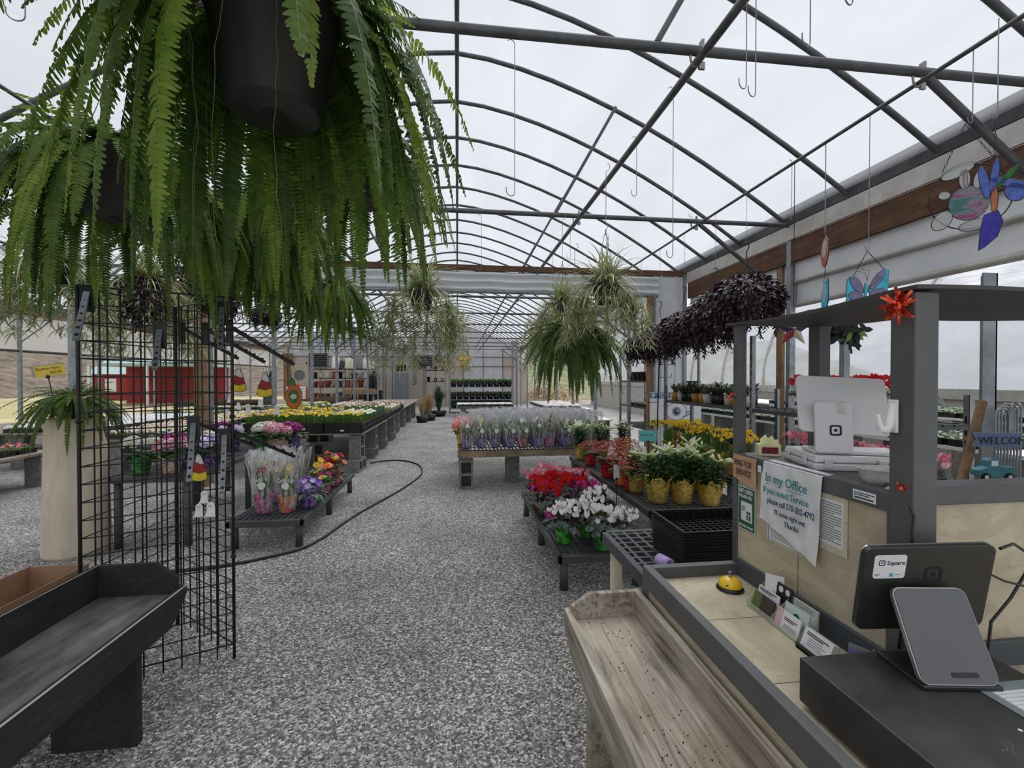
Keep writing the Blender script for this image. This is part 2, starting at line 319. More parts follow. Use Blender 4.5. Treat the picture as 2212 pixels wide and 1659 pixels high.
for n_, c_ in dict(red=(.55, .008, .012), pink=(.72, .22, .30), hotpink=(.62, .03, .22), magenta=(.5, .03, .38), whitep=(.86, .85, .83), palepink=(.8, .5, .58), coral=(.75, .22, .14), yellow=(.85, .58, .03),
                   cream=(.82, .80, .5), orange=(.8, .2, .02), violet=(.27, .13, .6), purplep=(.2, .02, .2), lilac=(.55, .42, .75), bud=(.7, .76, .42), gold=(.85, .60, .06), brick=(.36, .06, .035), wine=(.25, .02, .04), indigo=(.09, .05, .26)).items(): petal(n_, c_)
petal('russet', (.42, .10, .055))
def foil(name, c, c2, rough=.25, metal=.6, sc_=30): G[name] = mat(name, c, rough, metal, c2, sc_, 3, bump=.8, bscale=30, lo=.45, hi=.55, rnd=.06)
foil('foil_gold', (.62, .42, .08), (.78, .58, .17), .3, .75); foil('foil_purple', (.07, .015, .16), (.30, .2, .5), .35, .1, 40); foil('foil_wine', (.22, .01, .03), (.5, .12, .14), .35, .1, 40)
foil('foil_magenta', (.32, .01, .13), (.62, .16, .35), .35, .1, 40); foil('foil_green', (.015, .15, .012), (.07, .36, .05), .3, .1, 22); foil('foil_red', (.30, .006, .01), (.5, .03, .03), .3, .15, 25)
foil('foil_orange', (.55, .10, .01), (.75, .3, .06), .3, .1, 25); foil('foil_flowers', (.66, .28, .04), (.6, .06, .04), .35, 0, 26); foil('foil_tissue', (.55, .45, .38), (.35, .14, .1), .5, 0, 45)
# ------------------------------------------------------------------ the setting
GX, GZ = 3.45, 3.09; RZ = 4.58; LX, LXC, LH = -9.9, -6.7, 3.2
YA, YB = -1.9, 26.0
def arch(x0, x1, n=20):
    c = (x0+x1)/2; h = (x1-x0)/2; return [(c+h*(2*i/n-1), GZ+.02+(RZ-GZ)*(1-abs(2*i/n-1)**1.6)) for i in range(n+1)]
m = MB(); m.span((-9.95, -4, -.1), (13, 60, 0)); struct(m.build('floor', G['gravel']))
G['field'] = mat('dry_field_grass', (.36, .28, .15), .95, 0, (.46, .38, .22), .4, 6, bump=.4, bscale=6, col3=(.30, .27, .13))
G['brush'] = mat('bare_brush_hillside', (.065, .05, .037), .95, 0, (.19, .15, .11), 1.1, 8, bump=1, bscale=4)
G['scrub'] = mat('scrub_hillside', (.08, .13, .04), .95, 0, (.28, .24, .15), 1.4, 8, bump=1, bscale=4)
m = MB(); m.span((-90, -20, -.1), (-9.95, 60, -.01)); struct(m.build('ground', G['field']))
def slope(name, x0, x1, z0, z1, y0, y1, mt, seed, along='x'):
    rn = random.Random(seed); m = MB(); nx, ny = 26, 40; vs = []
    for j in range(ny+1):
        for i in range(nx+1):
            s = i/nx; z = z0+(z1-z0)*s**1.2+(rn.random()-.5)*.5*s; a = x0+(x1-x0)*s; b = y0+(y1-y0)*j/ny
            vs.append((a, b, z) if along == 'x' else (b, a, z))
    m.add(vs, [(j*(nx+1)+i, j*(nx+1)+i+1, (j+1)*(nx+1)+i+1, (j+1)*(nx+1)+i) for j in range(ny) for i in range(nx)], 0, True)
    struct(m.build(name, mt))
slope('ground_hillside', -34, -60, -.05, 12, -20, 70, G['brush'], 1)
slope('ground_far_rise', 30, 50, -.05, 6, 3.6, 40, G['scrub'], 2, 'y')
slope('ground_back_rise', 40, 70, -.05, 8, -60, -8, G['brush'], 3, 'y')
# film roofs
for nm, x0, x1 in (('ceiling', -3.5, GX), ('ceiling_left_bay', LX, -3.5)):
    a = arch(x0, x1, 24); m = MB(); ny = 30; vs = []
    for j in range(ny+1):
        y = YA+(YB-YA)*j/ny
        for (x, z) in a: vs.append((x, y, z+.035))
    n = len(a); m.add(vs, [(j*n+i, j*n+i+1, (j+1)*n+i+1, (j+1)*n+i) for j in range(ny) for i in range(n-1)], 0, True)
    struct(m.build(nm, G['film']))
tn = [0]
def trim(m, mt, bevel=0):
    tn[0] += 1; return struct(m.build('trim_%d' % tn[0], mt, None, bevel))
k = -8
while 4.3+.745*k < YB:
    y = 4.3+.745*k; k += 1
    if y < YA: continue
    m = MB(); m.tube([(x, y, z) for x, z in arch(-3.5, GX, 22)], .021, 8); trim(m, G['pipe'])
    if y > 2:
        m = MB(); m.tube([(x, y, z) for x, z in arch(LX, -3.5, 18)], .021, 6); trim(m, G['pipe'])
for x, z, r in ((.0, RZ-.01, .021), (1.15, GZ-.06, .020), (2.37, GZ-.06, .0115), (-.45, GZ-.06, .016), (-1.35, GZ-.06, .02), (-2.37, GZ-.06, .0115), (LXC, RZ-.01, .021), (LXC-1.6, GZ-.05, .015), (LXC+1.6, GZ-.05, .015)):
    m = MB(); m.tube([(x, YA if x > -3 else 2, z), (x, YB, z)], r, 8); trim(m, G['pipe'])
FR = [2.05+2.2*i for i in range(-1, 11)]
G['clamp'] = mat('pipe_clamp', (.3, .29, .27), .4, .7)
for y in FR:
    m = MB(); m.tube([(-3.5, y, GZ), (GX, y, GZ)], .0235, 10); trim(m, G['pipe'])
    for sx_ in (-1, 1):
        m = MB(); m.tube([(.95*sx_, y, GZ+.02), (1.55*sx_, y, 4.17)], .017, 6); trim(m, G['pipe'])
        m = MB(); m.tube([(2.42*sx_, y, GZ-.02), (3.42*sx_, y, 2.33)], .021, 8); trim(m, G['pipe'])
    if 0 < y < 9:
        for x in (1.15, 2.37, -1.35):
            m = MB(); m.tube([(x+.028*math.cos(a), y, GZ-.03+.048*math.sin(a)) for a in [2*PI*i/12 for i in range(12)]], .006, 5, closed=True)
            m.box((x+.03, y, GZ+.03), (.012, .03, .04)); m.box((x+.03, y, GZ-.07), (.03, .012, .035)); trim(m, G['clamp'])
    # right row
    if y > 3:
        m = MB(); m.span((GX-.035, y-.03, 0), (GX+.03, y+.03, GZ)); trim(m, G['galv'], .004)
for i in range(10):
    y = 4.62+2.27*i; m = MB(); m.span((-3.58, y-.035, 0), (-3.51, y+.035, GZ)); trim(m, G['galv'], .004)
    for s in (-1, 1):
        m = MB(); m.tube([(-3.545+.04*s, y, 2.25), (-3.545+1.05*s, y, GZ-.02)], .014, 6); trim(m, G['galv'])
    for s in (-1, 1):
        m = MB(); m.tube([(-3.545, y+.04*s, 2.3), (-3.545, y+.85*s, GZ-.03)], .012, 6); trim(m, G['galv'])
    m = MB(); m.tube([(LX, y, GZ), (-3.5, y, GZ)], .022, 8); trim(m, G['pipe'])
    m = MB(); m.span((LX-.035, y-.03, 0), (LX+.03, y+.03, GZ)); trim(m, G['galv'], .004)
    m = MB(); m.tube([(LX+.05, y, 2.35), (LX+.95, y, GZ-.02)], .014, 6); trim(m, G['galv'])
m = MB(); m.span((-3.6, 6.6, 0), (-3.46, 6.7, 3.0)); trim(m, G['postwood'])
# gutters and side strips
for x0, x1 in ((GX-.04, GX+.22), (-3.66, -3.40), (LX-.2, LX+.06)):
    m = MB(); y0 = YA if x0 > -5 else 2; m.span((x0, y0, GZ+.0), (x1, YB, GZ+.02)); m.span((x0, y0, GZ+.02), (x0+.015, YB, GZ+.17)); m.span((x1-.015, y0, GZ+.02), (x1, YB, GZ+.17)); trim(m, G['gutter'])
m = MB(); m.span((GX-.045, YA, 2.93), (GX-.02, 6.3, GZ-.01)); m.span((GX-.02, YA, 2.99), (GX+.06, 6.3, GZ-.002)); trim(m, G['channel'])
m = MB(); m.span((GX-.03, YA, 2.70), (GX+.015, 6.3, 2.925)); trim(m, G['beamwood'])
m = MB(); m.span((GX-.01, 4.37, 0), (GX+.03, 4.45, 2.70)); trim(m, G['postwood'])
m = MB(); m.span((GX+.02, YA, 2.50), (GX+.05, 6.3, 2.705)); m.span((GX+.05, YA, 2.28), (GX+.08, 6.3, 2.52))
struct(m.build('wall_right', G['white']))
m = MB(); m.tube([(GX+.03, YA, 2.505), (GX+.03, 6.3, 2.505)], .022, 8); m.tube([(GX+.055, YA, 2.27), (GX+.055, 6.3, 2.27)], .03, 10); trim(m, G['channel'])
for y in (6.6, 8.8, 11, 13.2, 15.4, 17.6, 19.8): pass
m = MB(); m.span((GX+.02, 6.5, 2.35), (GX+.05, YB, 3.05)); struct(m.build('wall_right_far', G['curtain']))
# left outer curtain
m = MB(); n = 60; vs = []
for i in range(n+1):
    y = 2+24*i/n
    for j, z in enumerate((2.14, 2.45, 2.78, 3.06)): vs.append((LX-.03+.03*math.sin(i*1.7+j), y, z))
m.add(vs, [(i*4+j, (i+1)*4+j, (i+1)*4+j+1, i*4+j+1) for i in range(n) for j in range(3)], 0, True); struct(m.build('wall_left', G['curtain']))
m = MB(); m.tube([(LX, 2, 2.13), (LX, YB, 2.13)], .03, 8); trim(m, G['gutter'])
m = MB(); m.span((LX-.02, 2, 2.96), (LX+.03, YB, 3.06)); trim(m, G['postwood'])
m = MB(); m.span((LX-.03, 2, 0), (LX+.02, YB, .35)); trim(m, G['channel'])
# crosswise roll-up curtain and header at the second post line
Y3 = 6.4
m = MB(); m.span((-3.5, Y3-.02, 3.045), (3.4, Y3+.02, 3.125)); trim(m, G['beamwood'])
m = MB(); vs = []; nn = 60
for i in range(nn+1):
    x = -3.5+6.5*i/nn
    for j in range(13): vs.append((x, Y3+.01-.035*math.sin(j*PI/2.2)-.02, 2.76+.285*j/12+.006*math.sin(i*.9)))
m.add(vs, [(i*13+j, (i+1)*13+j, (i+1)*13+j+1, i*13+j+1) for i in range(nn) for j in range(12)], 0, True); struct(m.build('wall_cross_curtain', G['white']))
m = MB(); m.tube([(-3.5, Y3, 2.75), (3.0, Y3, 2.75)], .028, 10); trim(m, G['galv'])
m = MB(); m.span((2.93, Y3, 0), (3.43, Y3+.05, 3.08)); m.span((3.05, Y3-.02, 0), (3.07, Y3, 3.05)); m.span((3.28, Y3-.02, 0), (3.3, Y3, 3.05)); struct(m.build('wall_pillar', G['white'], None, .004))
m = MB(); m.span((2.84, Y3-.03, 0), (2.92, Y3+.04, 2.75)); trim(m, G['postwood'], .004)
m = MB(); m.span((2.92, Y3-.04, 0), (2.955, Y3, 2.75)); m.span((3.40, Y3-.04, 0), (3.44, Y3, 3.05)); trim(m, G['galv'])
# far end wall
G['endwall'] = mat('pale_end_wall', (.52, .43, .36), .8, 0, (.60, .53, .47), .9, 8, stretch=(1, 1, 6), lo=.3, hi=.7)
G['endfilm'] = mat('grey_polycarbonate', (.55, .56, .57), .5, 0, (.64, .65, .66), 1.5, 5, stretch=(4, 1, .4))
m = MB(); m.span((-9.4, YB, 0), (GX+.6, YB+.12, 2.75)); struct(m.build('wall_back', G['endwall']))
for x0, x1 in ((-3.5, GX), (-9.4, -3.5)):
    a = arch(x0, x1, 20); m = MB(); m.add([(x0, YB+.02, 2.75)]+[(x, YB+.02, z) for x, z in a]+[(x1, YB+.02, 2.75)], [tuple(range(len(a)+2))]); struct(m.build('wall_gable', G['endfilm']))
m = MB(); m.span((.4, YB-.03, .3), (2.6, YB+.0, 3.7)); struct(m.build('wall_back_panel', G['endfilm']))
for x in (-9.3, -7.6, -5.9, -4.2, -1.9, .35, 1.5, 2.65):
    m = MB(); m.tube([(x, YB-.05, 0), (x, YB-.05, 4.0 if abs(x) < 2 or -8 < x < -5 else 3.3)], .025, 6); trim(m, G['galv'])
for z in (2.2, 2.75):
    m = MB(); m.tube([(-9.4, YB-.07, z), (GX, YB-.07, z)], .02, 6); trim(m, G['pipe'])
m = MB(); m.span((-9.5, YB-.2, 0), (-9.3, YB-.1, 2.9)); m.span((-9.2, YB-.2, 0), (-9.05, YB-.1, 2.9)); trim(m, G['postwood'])
# wall louvres
for i, (u0, v0, u1, v1) in enumerate(((668, 764, 707, 793), (901, 768, 934, 794))):
    p = at(u0, v0, y=YB-.1); q = at(u1, v1, y=YB-.1)
    t = thing('wall_louvre', ('black louvred wall vent above the pot racks at the far end', 'black louvred wall vent between heater duct and gold star')[i], 'vent', (p.x, p.y, q.z))
    W, H = q.x-p.x, p.z-q.z; m = MB(); m.span((0, 0, 0), (W, .03, H)); m.build('backing', G['matte'], t)
    m = MB(); [m.span(a, b) for a, b in (((-.04, -.02, -.04), (0, .03, H+.04)), ((W, -.02, -.04), (W+.04, .03, H+.04)), ((0, -.02, H), (W, .03, H+.04)), ((0, -.02, -.04), (W, .03, 0)))]; m.build('frame', G['galv'], t)
    for j in range(7):
        m = MB(); m.beam((0, -.02, H*(j+.5)/7), (W, -.02, H*(j+.5)/7), .05, .012, 0, (0, .7, .7)); m.build('slat', G['galv'], t)
# neighbouring film-covered house on the right
a = []
for i in range(22):
    s = i/21; a.append((7.7+3.0*(1-math.cos(s*PI/2)), 1.30+3.1*math.sin(s*PI/2)))
m = MB(); ny = 110; vs = []; rn = random.Random(5); ph = [rn.random()*6 for _ in range(12)]
for j in range(ny+1):
    y = 1+24*j/ny
    for i, (x, z) in enumerate(a):
        d = .05*math.sin(3.1*y+ph[0]+i*.45)*math.sin(i*.5+ph[1])+.03*math.sin(5.3*y-i*.7+ph[2])+.035*math.sin(1.7*y+i*.9+ph[3])+.02*math.sin(9*y+i*1.3)
        f = 1 if i > 0 else .3; vs.append((x-d*f, y, z+d*f*.3))
n = len(a); m.add(vs, [(j*n+i, (j+1)*n+i, (j+1)*n+i+1, j*n+i+1) for j in range(ny) for i in range(n-1)], 0, True)
hh = tag(m.build('neighbouring_house_cover', G['housefilm']), 'crinkled white plastic covering the neighbouring hoop house', 'greenhouse'); hh.name = 'hoop_house_cover'
for k in range(14):
    y = 1.6+1.75*k; m = MB(); m.tube([(x-.05, y, z) for x, z in a], .035, 8)
    o = m.build('hoop', G['film'] if False else G['channel'], hh)
m = MB(); m.span((7.6, 1, 1.18), (7.68, 25, 1.34)); m.span((7.66, 1, .0), (7.72, 25, 1.18)); m.build('baseboard', G['channel'], hh)
# red barn and sheds across the field
G['barnred'] = mat('barn_red', (.28, .02, .02), .7, 0, (.34, .035, .03), 3); G['barnroof'] = mat('green_metal_roof', (.3, .42, .42), .5)
p = at(300, 845, y=34); t = thing('red_barn', 'small red barn with pale roof and white trim across the field', 'barn', (p.x-3, 34, 0))
m = MB(); m.span((0, 0, 0), (5.2, 4, 1.9)); m.add([(0, 0, 1.9), (0, 4, 1.9), (0, 2, 3.0), (5.2, 0, 1.9), (5.2, 4, 1.9), (5.2, 2, 3.0)], [(0, 1, 2), (3, 5, 4)]); m.build('walls', G['barnred'], t)
m = MB(); m.add([(-.2, -.25, 1.8), (5.4, -.25, 1.8), (5.4, 2, 3.1), (-.2, 2, 3.1), (-.2, 4.25, 1.8), (5.4, 4.25, 1.8)], [(0, 1, 2, 3), (3, 2, 5, 4)]); m.build('roof', G['barnroof'], t)
for x in (.9, 3.3):
    m = MB(); m.span((x, -.06, .6), (x+.7, -.01, 1.5)); m.build('window', G['white'], t)
for x in (-.05, 2.3, 5.1):
    m = MB(); m.span((x, -.09, 0), (x+.16, -.02, 1.9)); m.build('white_trim', G['white'], t)
p = at(330, 850, y=24); t = thing('open_shed', 'low white-posted open shed beside the red barn', 'shed', (p.x-1.0, 27, 0))
m = MB(); m.span((-4.2, 0, 2.2), (1.8, 3, 2.35)); m.build('roof', G['barnroof'], t)
for x in (-4.1, -1.2, 1.7):
    m = MB(); m.span((x-.06, 0, 0), (x+.06, .12, 2.2)); m.build('post', G['white'], t)
m = MB(); m.span((-4.1, 2.8, 0), (1.7, 2.9, 2.2)); m.build('back_wall', G['barnred'], t)
# ------------------------------------------------------------------ checkout counter
CX0, CX1, CY0, CY1 = .65, 1.0, .90, 1.50       # lower counter left edge, upright face, near end of the face, far end
LOW, UP = .80, 1.235
cn = thing('checkout_counter', 'grey and tan checkout counter with a low front shelf and a posted dark canopy', 'counter', (0, 0, 0))
m = MB(); m.span((CX0+.03, -.6, LOW-.03), (CX1, CY1-.03, LOW)); m.span((CX1, -.6, LOW-.03), (2.6, .93, LOW)); m.build('low_worktop', G['marble'], cn)
for y in (.42, .93, 1.2): m = MB(); m.span((CX0+.03, y-.0008, LOW-.001), (CX1, y+.0008, LOW+.0004)); m.build('worktop_seam', G['dark'], cn)
m = MB(); m.span((CX0+.006, -.6, .06), (CX0+.026, CY1, LOW)); m.span((CX0+.02, CY1-.02, .06), (CX1, CY1, LOW)); m.build('side_panel', G['marble'], cn)
m = MB(); m.span((CX0, -.6, LOW-.03), (CX0+.03, CY1, LOW+.04)); m.build('edge_rail', G['grey'], cn, .003)
m = MB(); m.span((CX0+.03, CY1-.03, LOW-.03), (CX1-.005, CY1, LOW+.04)); m.span((CX0-.002, CY1-.04, 0), (CX0+.04, CY1+.002, LOW-.03)); m.build('edge_rail', G['grey'], cn, .003)
m = MB(); m.span((CX1, CY0, LOW), (CX1+.02, CY1, UP-.03)); m.build('upright_panel', G['marble'], cn)
m = MB(); m.span((CX1-.0006, 1.195, LOW+.06), (CX1+.001, 1.1965, UP-.03)); m.build('panel_seam', G['dark'], cn)
m = MB(); m.span((CX1-.012, CY0, LOW), (CX1, CY1-.02, LOW+.062)); m.span((CX1+.045, .918, LOW), (2.6, .93, LOW+.062)); m.build('base_board', G['slate'], cn, .002)
m = MB(); m.span((CX1-.008, CY0-.01, UP-.045), (CX1+.035, CY1, UP)); m.span((CX1+.035, 1.08, UP-.03), (1.33, CY1, UP-.004)); m.span((CX1+.035, .95, UP-.03), (1.13, 1.08, UP-.004)); m.build('top_ledge', G['grey'], cn, .002)
m = MB(); m.span((CX1-.006, CY0-.005, LOW), (CX1+.02, CY0+.02, UP-.045)); m.build('corner_post', G['grey'], cn, .002); m = MB(); m.span((CX1-.006, CY1-.02, LOW), (CX1+.03, CY1+.005, 1.69)); m.build('corner_post', G['grey'], cn, .002)
m = MB(); m.span((.99, .855, 0), (1.05, .912, 1.69)); m.build('canopy_post', G['grey'], cn, .003)
m = MB(); m.span((1.28, 1.44, UP), (1.325, 1.49, 1.70)); m.build('canopy_post', G['grey'], cn, .003)
m = MB(); m.span((2.3, .86, 0), (2.36, .91, 1.69)); m.build('canopy_post', G['grey'], cn, .003)
m = MB(); m.span((1.05, .93, 0), (2.6, .95, UP-.02)); m.build('front_panel', G['marble'], cn)
m = MB(); m.span((1.05, .915, UP-.035), (2.6, .985, UP+.008)); m.build('front_rail', G['grey'], cn, .003)
# canopy sheet, sagging between the posts
m = MB(); pts = []; nx, ny = 26, 14
def cz(x, y): return 1.692-.012*math.sin(PI*min(1, max(0, (y-.9)/.62)))*(1 if x < 1.35 else .2)+.004*math.sin(7*x)
def sheet(x0, x1, y0, y1, nx=14, ny=10):
    vs = [(x0+(x1-x0)*i/nx, y0+(y1-y0)*j/ny, cz(x0+(x1-x0)*i/nx, y0+(y1-y0)*j/ny)+dz) for dz in (0, .009) for j in range(ny+1) for i in range(nx+1)]
    o = (nx+1)*(ny+1); fs = []
    for j in range(ny):
        for i in range(nx): a = j*(nx+1)+i; fs += [(a, a+nx+1, a+nx+2, a+1), (a+o, a+1+o, a+nx+2+o, a+nx+1+o)]
    for i in range(nx): fs += [(i, i+1, i+1+o, i+o), (ny*(nx+1)+i+1, ny*(nx+1)+i, ny*(nx+1)+i+o, ny*(nx+1)+i+1+o)]
    for j in range(ny): a = j*(nx+1); b = a+nx; fs += [(a+nx+1, a, a+o, a+nx+1+o), (b, b+nx+1, b+nx+1+o, b+o)]
    m.add(vs, fs, 0, False)
sheet(.982, 1.36, .845, 1.535); sheet(1.36, 2.5, .845, 1.25); m.build('canopy', G['dark'], cn)
# white wall hook on the near post
hk = thing('coat_hook', 'white plastic hook stuck on the near canopy post', 'hook', (.985, .895, 1.415), R(-90))
m = MB(); m.box((0, -.003, 0), (.022, .005, .075)); m.build('plate', G['whitep'], hk, .002)
m = MB(); m.tube([(0, -.006, .028), (0, -.009, .0), (0, -.012, -.022), (0, -.022, -.034), (0, -.034, -.03), (0, -.040, -.012), (0, -.043, .004)], [.0075, .0085, .009, .008, .007, .006, .004], 8); m.build('hook_arm', G['whitep'], hk)
# papers on the upright panel. local frame: x to the right as seen, z up, -y outwards
G['kraft'] = mat('kraft_paper', (.50, .28, .17), .8, 0, (.57, .35, .22), 30, bump=.3, bscale=40); G['paper'] = mat('white_paper', (.70, .71, .72), .7, 0, (.78, .79, .80), 18, bump=.35, bscale=22)
G['signgreen'] = mat('sign_green', (.015, .11, .055), .4); G['ink'] = mat('black_ink', (.03, .03, .035), .6); G['teal'] = mat('teal_marker', (.02, .22, .24), .6); G['navy'] = mat('navy_marker', (.02, .05, .12), .6)
G['mottled'] = mat('mottled_flyer_border', (.60, .56, .44), .7, 0, (.40, .34, .24), 120, lo=.55, hi=.65); G['textgrey'] = mat('grey_print', (.22, .22, .22), .7); G['aqua'] = mat('aqua_card', (.12, .52, .52), .6); G['tape'] = mat('clear_tape', (.30, .37, .38), .3, alpha=.6)
def panelpt(u, v): p = at(u, v, x=CX1); return p
def sheetp(u0, v0, u1, v1):
    """corner, width, height on the upright panel for a sheet between two pixels"""
    p = panelpt(u0, v0); q = panelpt(u1, v1); return p, p.y-q.y, p.z-q.z
def plines(P_, x0, z0, w_, n_, mt_):
    for i in range(n_): m = MB(); m.span((x0, -.0018, z0-.005*i), (x0+w_*(1-.25*(i % 2)), -.0008, z0+.002-.005*i)); m.build('print_line', G[mt_], P_)
def paper(m, W, H, amp=.002, nx=12, nz=16, mi=0, off=0, drop=0, skew=0):
    vs = []
    for j in range(nz+1):
        for i in range(nx+1):
            s = i/nx; t = j/nz; vs.append((W*s+skew*t, -.001-off-amp*(math.sin(5*s+3*t)*.5+.5)*t*1.0-amp*.8*math.sin(9*s-4*t)**2, -H*t*(1+drop*s)))
    m.add(vs, [(j*(nx+1)+i, (j+1)*(nx+1)+i, (j+1)*(nx+1)+i+1, j*(nx+1)+i+1) for j in range(nz) for i in range(nx)], mi, True)
FZ = -R(90)
# ring for service
t = thing('notice_note', 'brown paper note reading ring for service at the far end of the panel', 'sign', (CX1-.010, 1.492, UP-.004), FZ)
m = MB(); paper(m, .125, .083, .002, drop=.25); m.build('sheet', G['kraft'], t)
text('RING FOR', .030, G['ink'], t, (.012, -.006, -.036), sx=.68, shear=.1); text('SERVICE', .030, G['ink'], t, (.020, -.006, -.068), sx=.75, shear=.1)
# gift cards
t = thing('gift_card_sign', 'green sign reading gift cards available here', 'sign', (CX1-.003, 1.475, 1.122), FZ)
m = MB(); m.span((0, -.001, -.150), (.093, 0, 0)); m.build('board', G['paper'], t)
m = MB(); m.span((.003, -.0018, -.147), (.090, -.001, -.003)); m.build('green_field', G['signgreen'], t)
text('GIFT CARDS', .0205, G['paper'], t, (.007, -.0022, -.022), sx=.66, bold=.0003); text('AVAILABLE HERE', .0165, G['paper'], t, (.007, -.0022, -.039), sx=.56); text('GIVE THE GIFT OF CHOICE', .0125, G['paper'], t, (.007, -.0022, -.141), sx=.50)
m = MB(); m.span((.020, -.0026, -.118), (.078, -.0018, -.052)); m.build('card_picture', G['paper'], t, 0); text('gift', .028, G['textgrey'], t, (.023, -.003, -.082), sx=.6)
m = MB(); m.span((.050, -.0032, -.112), (.071, -.0026, -.082)); m.build('gift_box_mark', G['signgreen'], t)
m = MB(); m.span((.058, -.0036, -.112), (.062, -.0032, -.090)); m.span((.050, -.0036, -.094), (.071, -.0032, -.091)); m.lathe([(.0035, 0), (.0045, .0008)], 12, (.057, -.0034, -.086), M=None); m.build('gift_box_ribbon', G['paper'], t)
# in my office
t = thing('office_notice', 'large white paper handwritten in my office, taped over the ledge', 'sign', (CX1-.012, 1.330, UP-.003), FZ)
W = .235
m = MB(); paper(m, W, .185, .005, 16, 20, drop=.36, skew=-.012); m.build('sheet', G['paper'], t)
m = MB(); vs = [(W*i/8, y, z) for (y, z) in ((-.003, .0), (.02, .004), (.035, .0045)) for i in range(9)]; m.add(vs, [(j*9+i, j*9+i+1, (j+1)*9+i+1, (j+1)*9+i) for j in range(2) for i in range(8)], 0, True); m.build('folded_top', G['paper'], t)
for s, x, z, sz, mt, k in (('In my Office', .022, -.058, .040, G['teal'], .86), ('If you need Service', .012, -.094, .029, G['teal'], .84), ('please call 570-202-4792', .032, -.124, .0255, G['navy'], .74), ("I'll come right out", .062, -.152, .021, G['navy'], .82), ('Thanks', .105, -.178, .022, G['navy'], .9)):
    text(s, sz, mt, t, (x, -.0125, z), sx=k, shear=.08, bold=.0002)
for a_, b_ in ((.024, .040), (.066, .086), (.112, .180)): m = MB(); m.span((a_, -.0128, -.066), (b_, -.012, -.0645)); m.build('underline', G['teal'], t)
# framed certificate, partly behind the office notice
t = thing('certificate', 'small white printed certificate with black border below the office notice', 'sign', (CX1-.001, 1.325, 1.085), FZ)
m = MB(); m.span((0, -.001, -.105), (.148, 0, 0)); m.build('sheet', G['paper'], t)
m = MB(); [m.span(a, b) for a, b in (((.004, -.0016, -.101), (.144, -.001, -.0995)), ((.004, -.0016, -.101), (.0055, -.001, -.004)), ((.1425, -.0016, -.101), (.144, -.001, -.004)))]; m.build('border', G['ink'], t)
m = MB(); [m.span((.016, -.0016, -.055-.006*i), (.130-.03*(i % 3 == 2), -.001, -.0535-.006*i)) for i in range(7)]; m.build('print_lines', G['textgrey'], t)
plines(t, .035, -.032, .08, 2, 'textgrey')
m = MB(); m.lathe([(0, 0), (.0045, 0)], 12, M=Matrix.Translation((.122, -.0017, -.05)) @ Matrix.Rotation(R(90), 4, 'X')); m.lathe([(0, 0), (.004, 0)], 12, M=Matrix.Translation((.030, -.0017, -.03)) @ Matrix.Rotation(R(90), 4, 'X')); m.build('seal', G['ink'], t)
# speckled flyer
t = thing('printed_flyer', 'dense printed flyer with a speckled tan border right of the office notice', 'sign', (CX1-.002, 1.115, UP-.047), FZ)
m = MB(); m.span((0, -.001, -.155), (.088, 0, 0)); m.build('border', G['mottled'], t)
m = MB(); m.span((0, -.0014, -.136), (.076, -.001, -.014)); m.build('page', G['paper'], t)
m = MB(); [m.span((.002, -.0019, -.024-.0068*i), (.070-.022*(i in (4, 9, 14)), -.0014, -.0215-.0068*i)) for i in range(16)]; m.build('print_lines', G['textgrey'], t)
# stickers on ledge edge
t = thing('edge_sticker', 'white and blue sticker on the ledge edge beside the near post', 'sticker', (CX1-.009, 1.005, UP-.012), FZ)
m = MB(); m.span((0, -.001, -.024), (.062, 0, 0)); m.build('backing', G['paper'], t); plines(t, .004, -.007, .054, 2, 'navy')
m = MB(); m.span((.004, -.0015, -.020), (.056, -.001, -.0165)); m.build('print_lines', G['ink'], t)
t = thing('small_tag', 'tiny white tag beside the brown paper note', 'tag', (CX1-.010, 1.362, UP-.022), FZ)
m = MB(); m.span((0, -.001, -.022), (.018, 0, 0)); m.build('sheet', G['paper'], t); text('A1', .007, G['ink'], t, (.006, -.0015, -.012)) if False else None
# ------------------------------------------------------------------ things on the lower counter
p = at(1577, 1272, z=LOW); bl = thing('service_bell', 'yellow desk bell on a black base on the low counter', 'bell', (p.x, p.y, LOW))
m = MB(); m.lathe([(0, 0), (.042, 0), (.043, .004), (.038, .011), (.03, .012), (0, .012)], 28); m.build('base', G['black'], bl)
G['bellyellow'] = mat('bell_yellow', (.85, .55, .01), .25, coat=.5)
m = MB(); m.lathe([(.036, .012), (.036, .018), (.033, .026), (.026, .034), (.015, .040), (0, .042)], 28); m.build('dome', G['bellyellow'], bl)
m = MB(); m.lathe([(.006, .042), (.006, .046), (.003, .047), (.003, .053), (.006, .054), (.006, .058), (0, .060)], 14); m.build('plunger', G['galv'], bl)
m = MB(); m.box((0, 0, 0), (.012, .002, .002)); m.build('smile_mark', G['matte'], bl, loc=(-.025, -.0245, .024))
# cash drawer
DX0, DX1, DY0, DY1, DZ = .725, 1.135, .42, .862, .905
G['drawertop'] = mat('scuffed_black_metal', (.016, .016, .0165), .48, 0, (.06, .06, .058), 5, 9, bump=.05)
cd = thing('cash_drawer', 'black metal cash drawer box with scuffed top', 'cash drawer', (0, 0, 0))
m = MB(); m.span((DX0, DY0, LOW+.012), (DX1, DY1, DZ)); m.build('housing', G['drawertop'], cd, .003)
for x in (DX0+.03, DX1-.03):
    for y in (DY0+.03, DY1-.03): m = MB(); m.lathe([(0, 0), (.011, 0), (.011, .012), (0, .012)], 12, (x, y, LOW)); m.build('foot', G['black'], cd)
m = MB(); m.span((DX0+.01, DY0-.006, LOW+.02), (DX1-.01, DY0, DZ-.012)); m.build('drawer_front', G['black'], cd)
G['scr'] = mat('grey_scratch', (.16, .16, .15), .6)
rn = random.Random(3); m = MB()
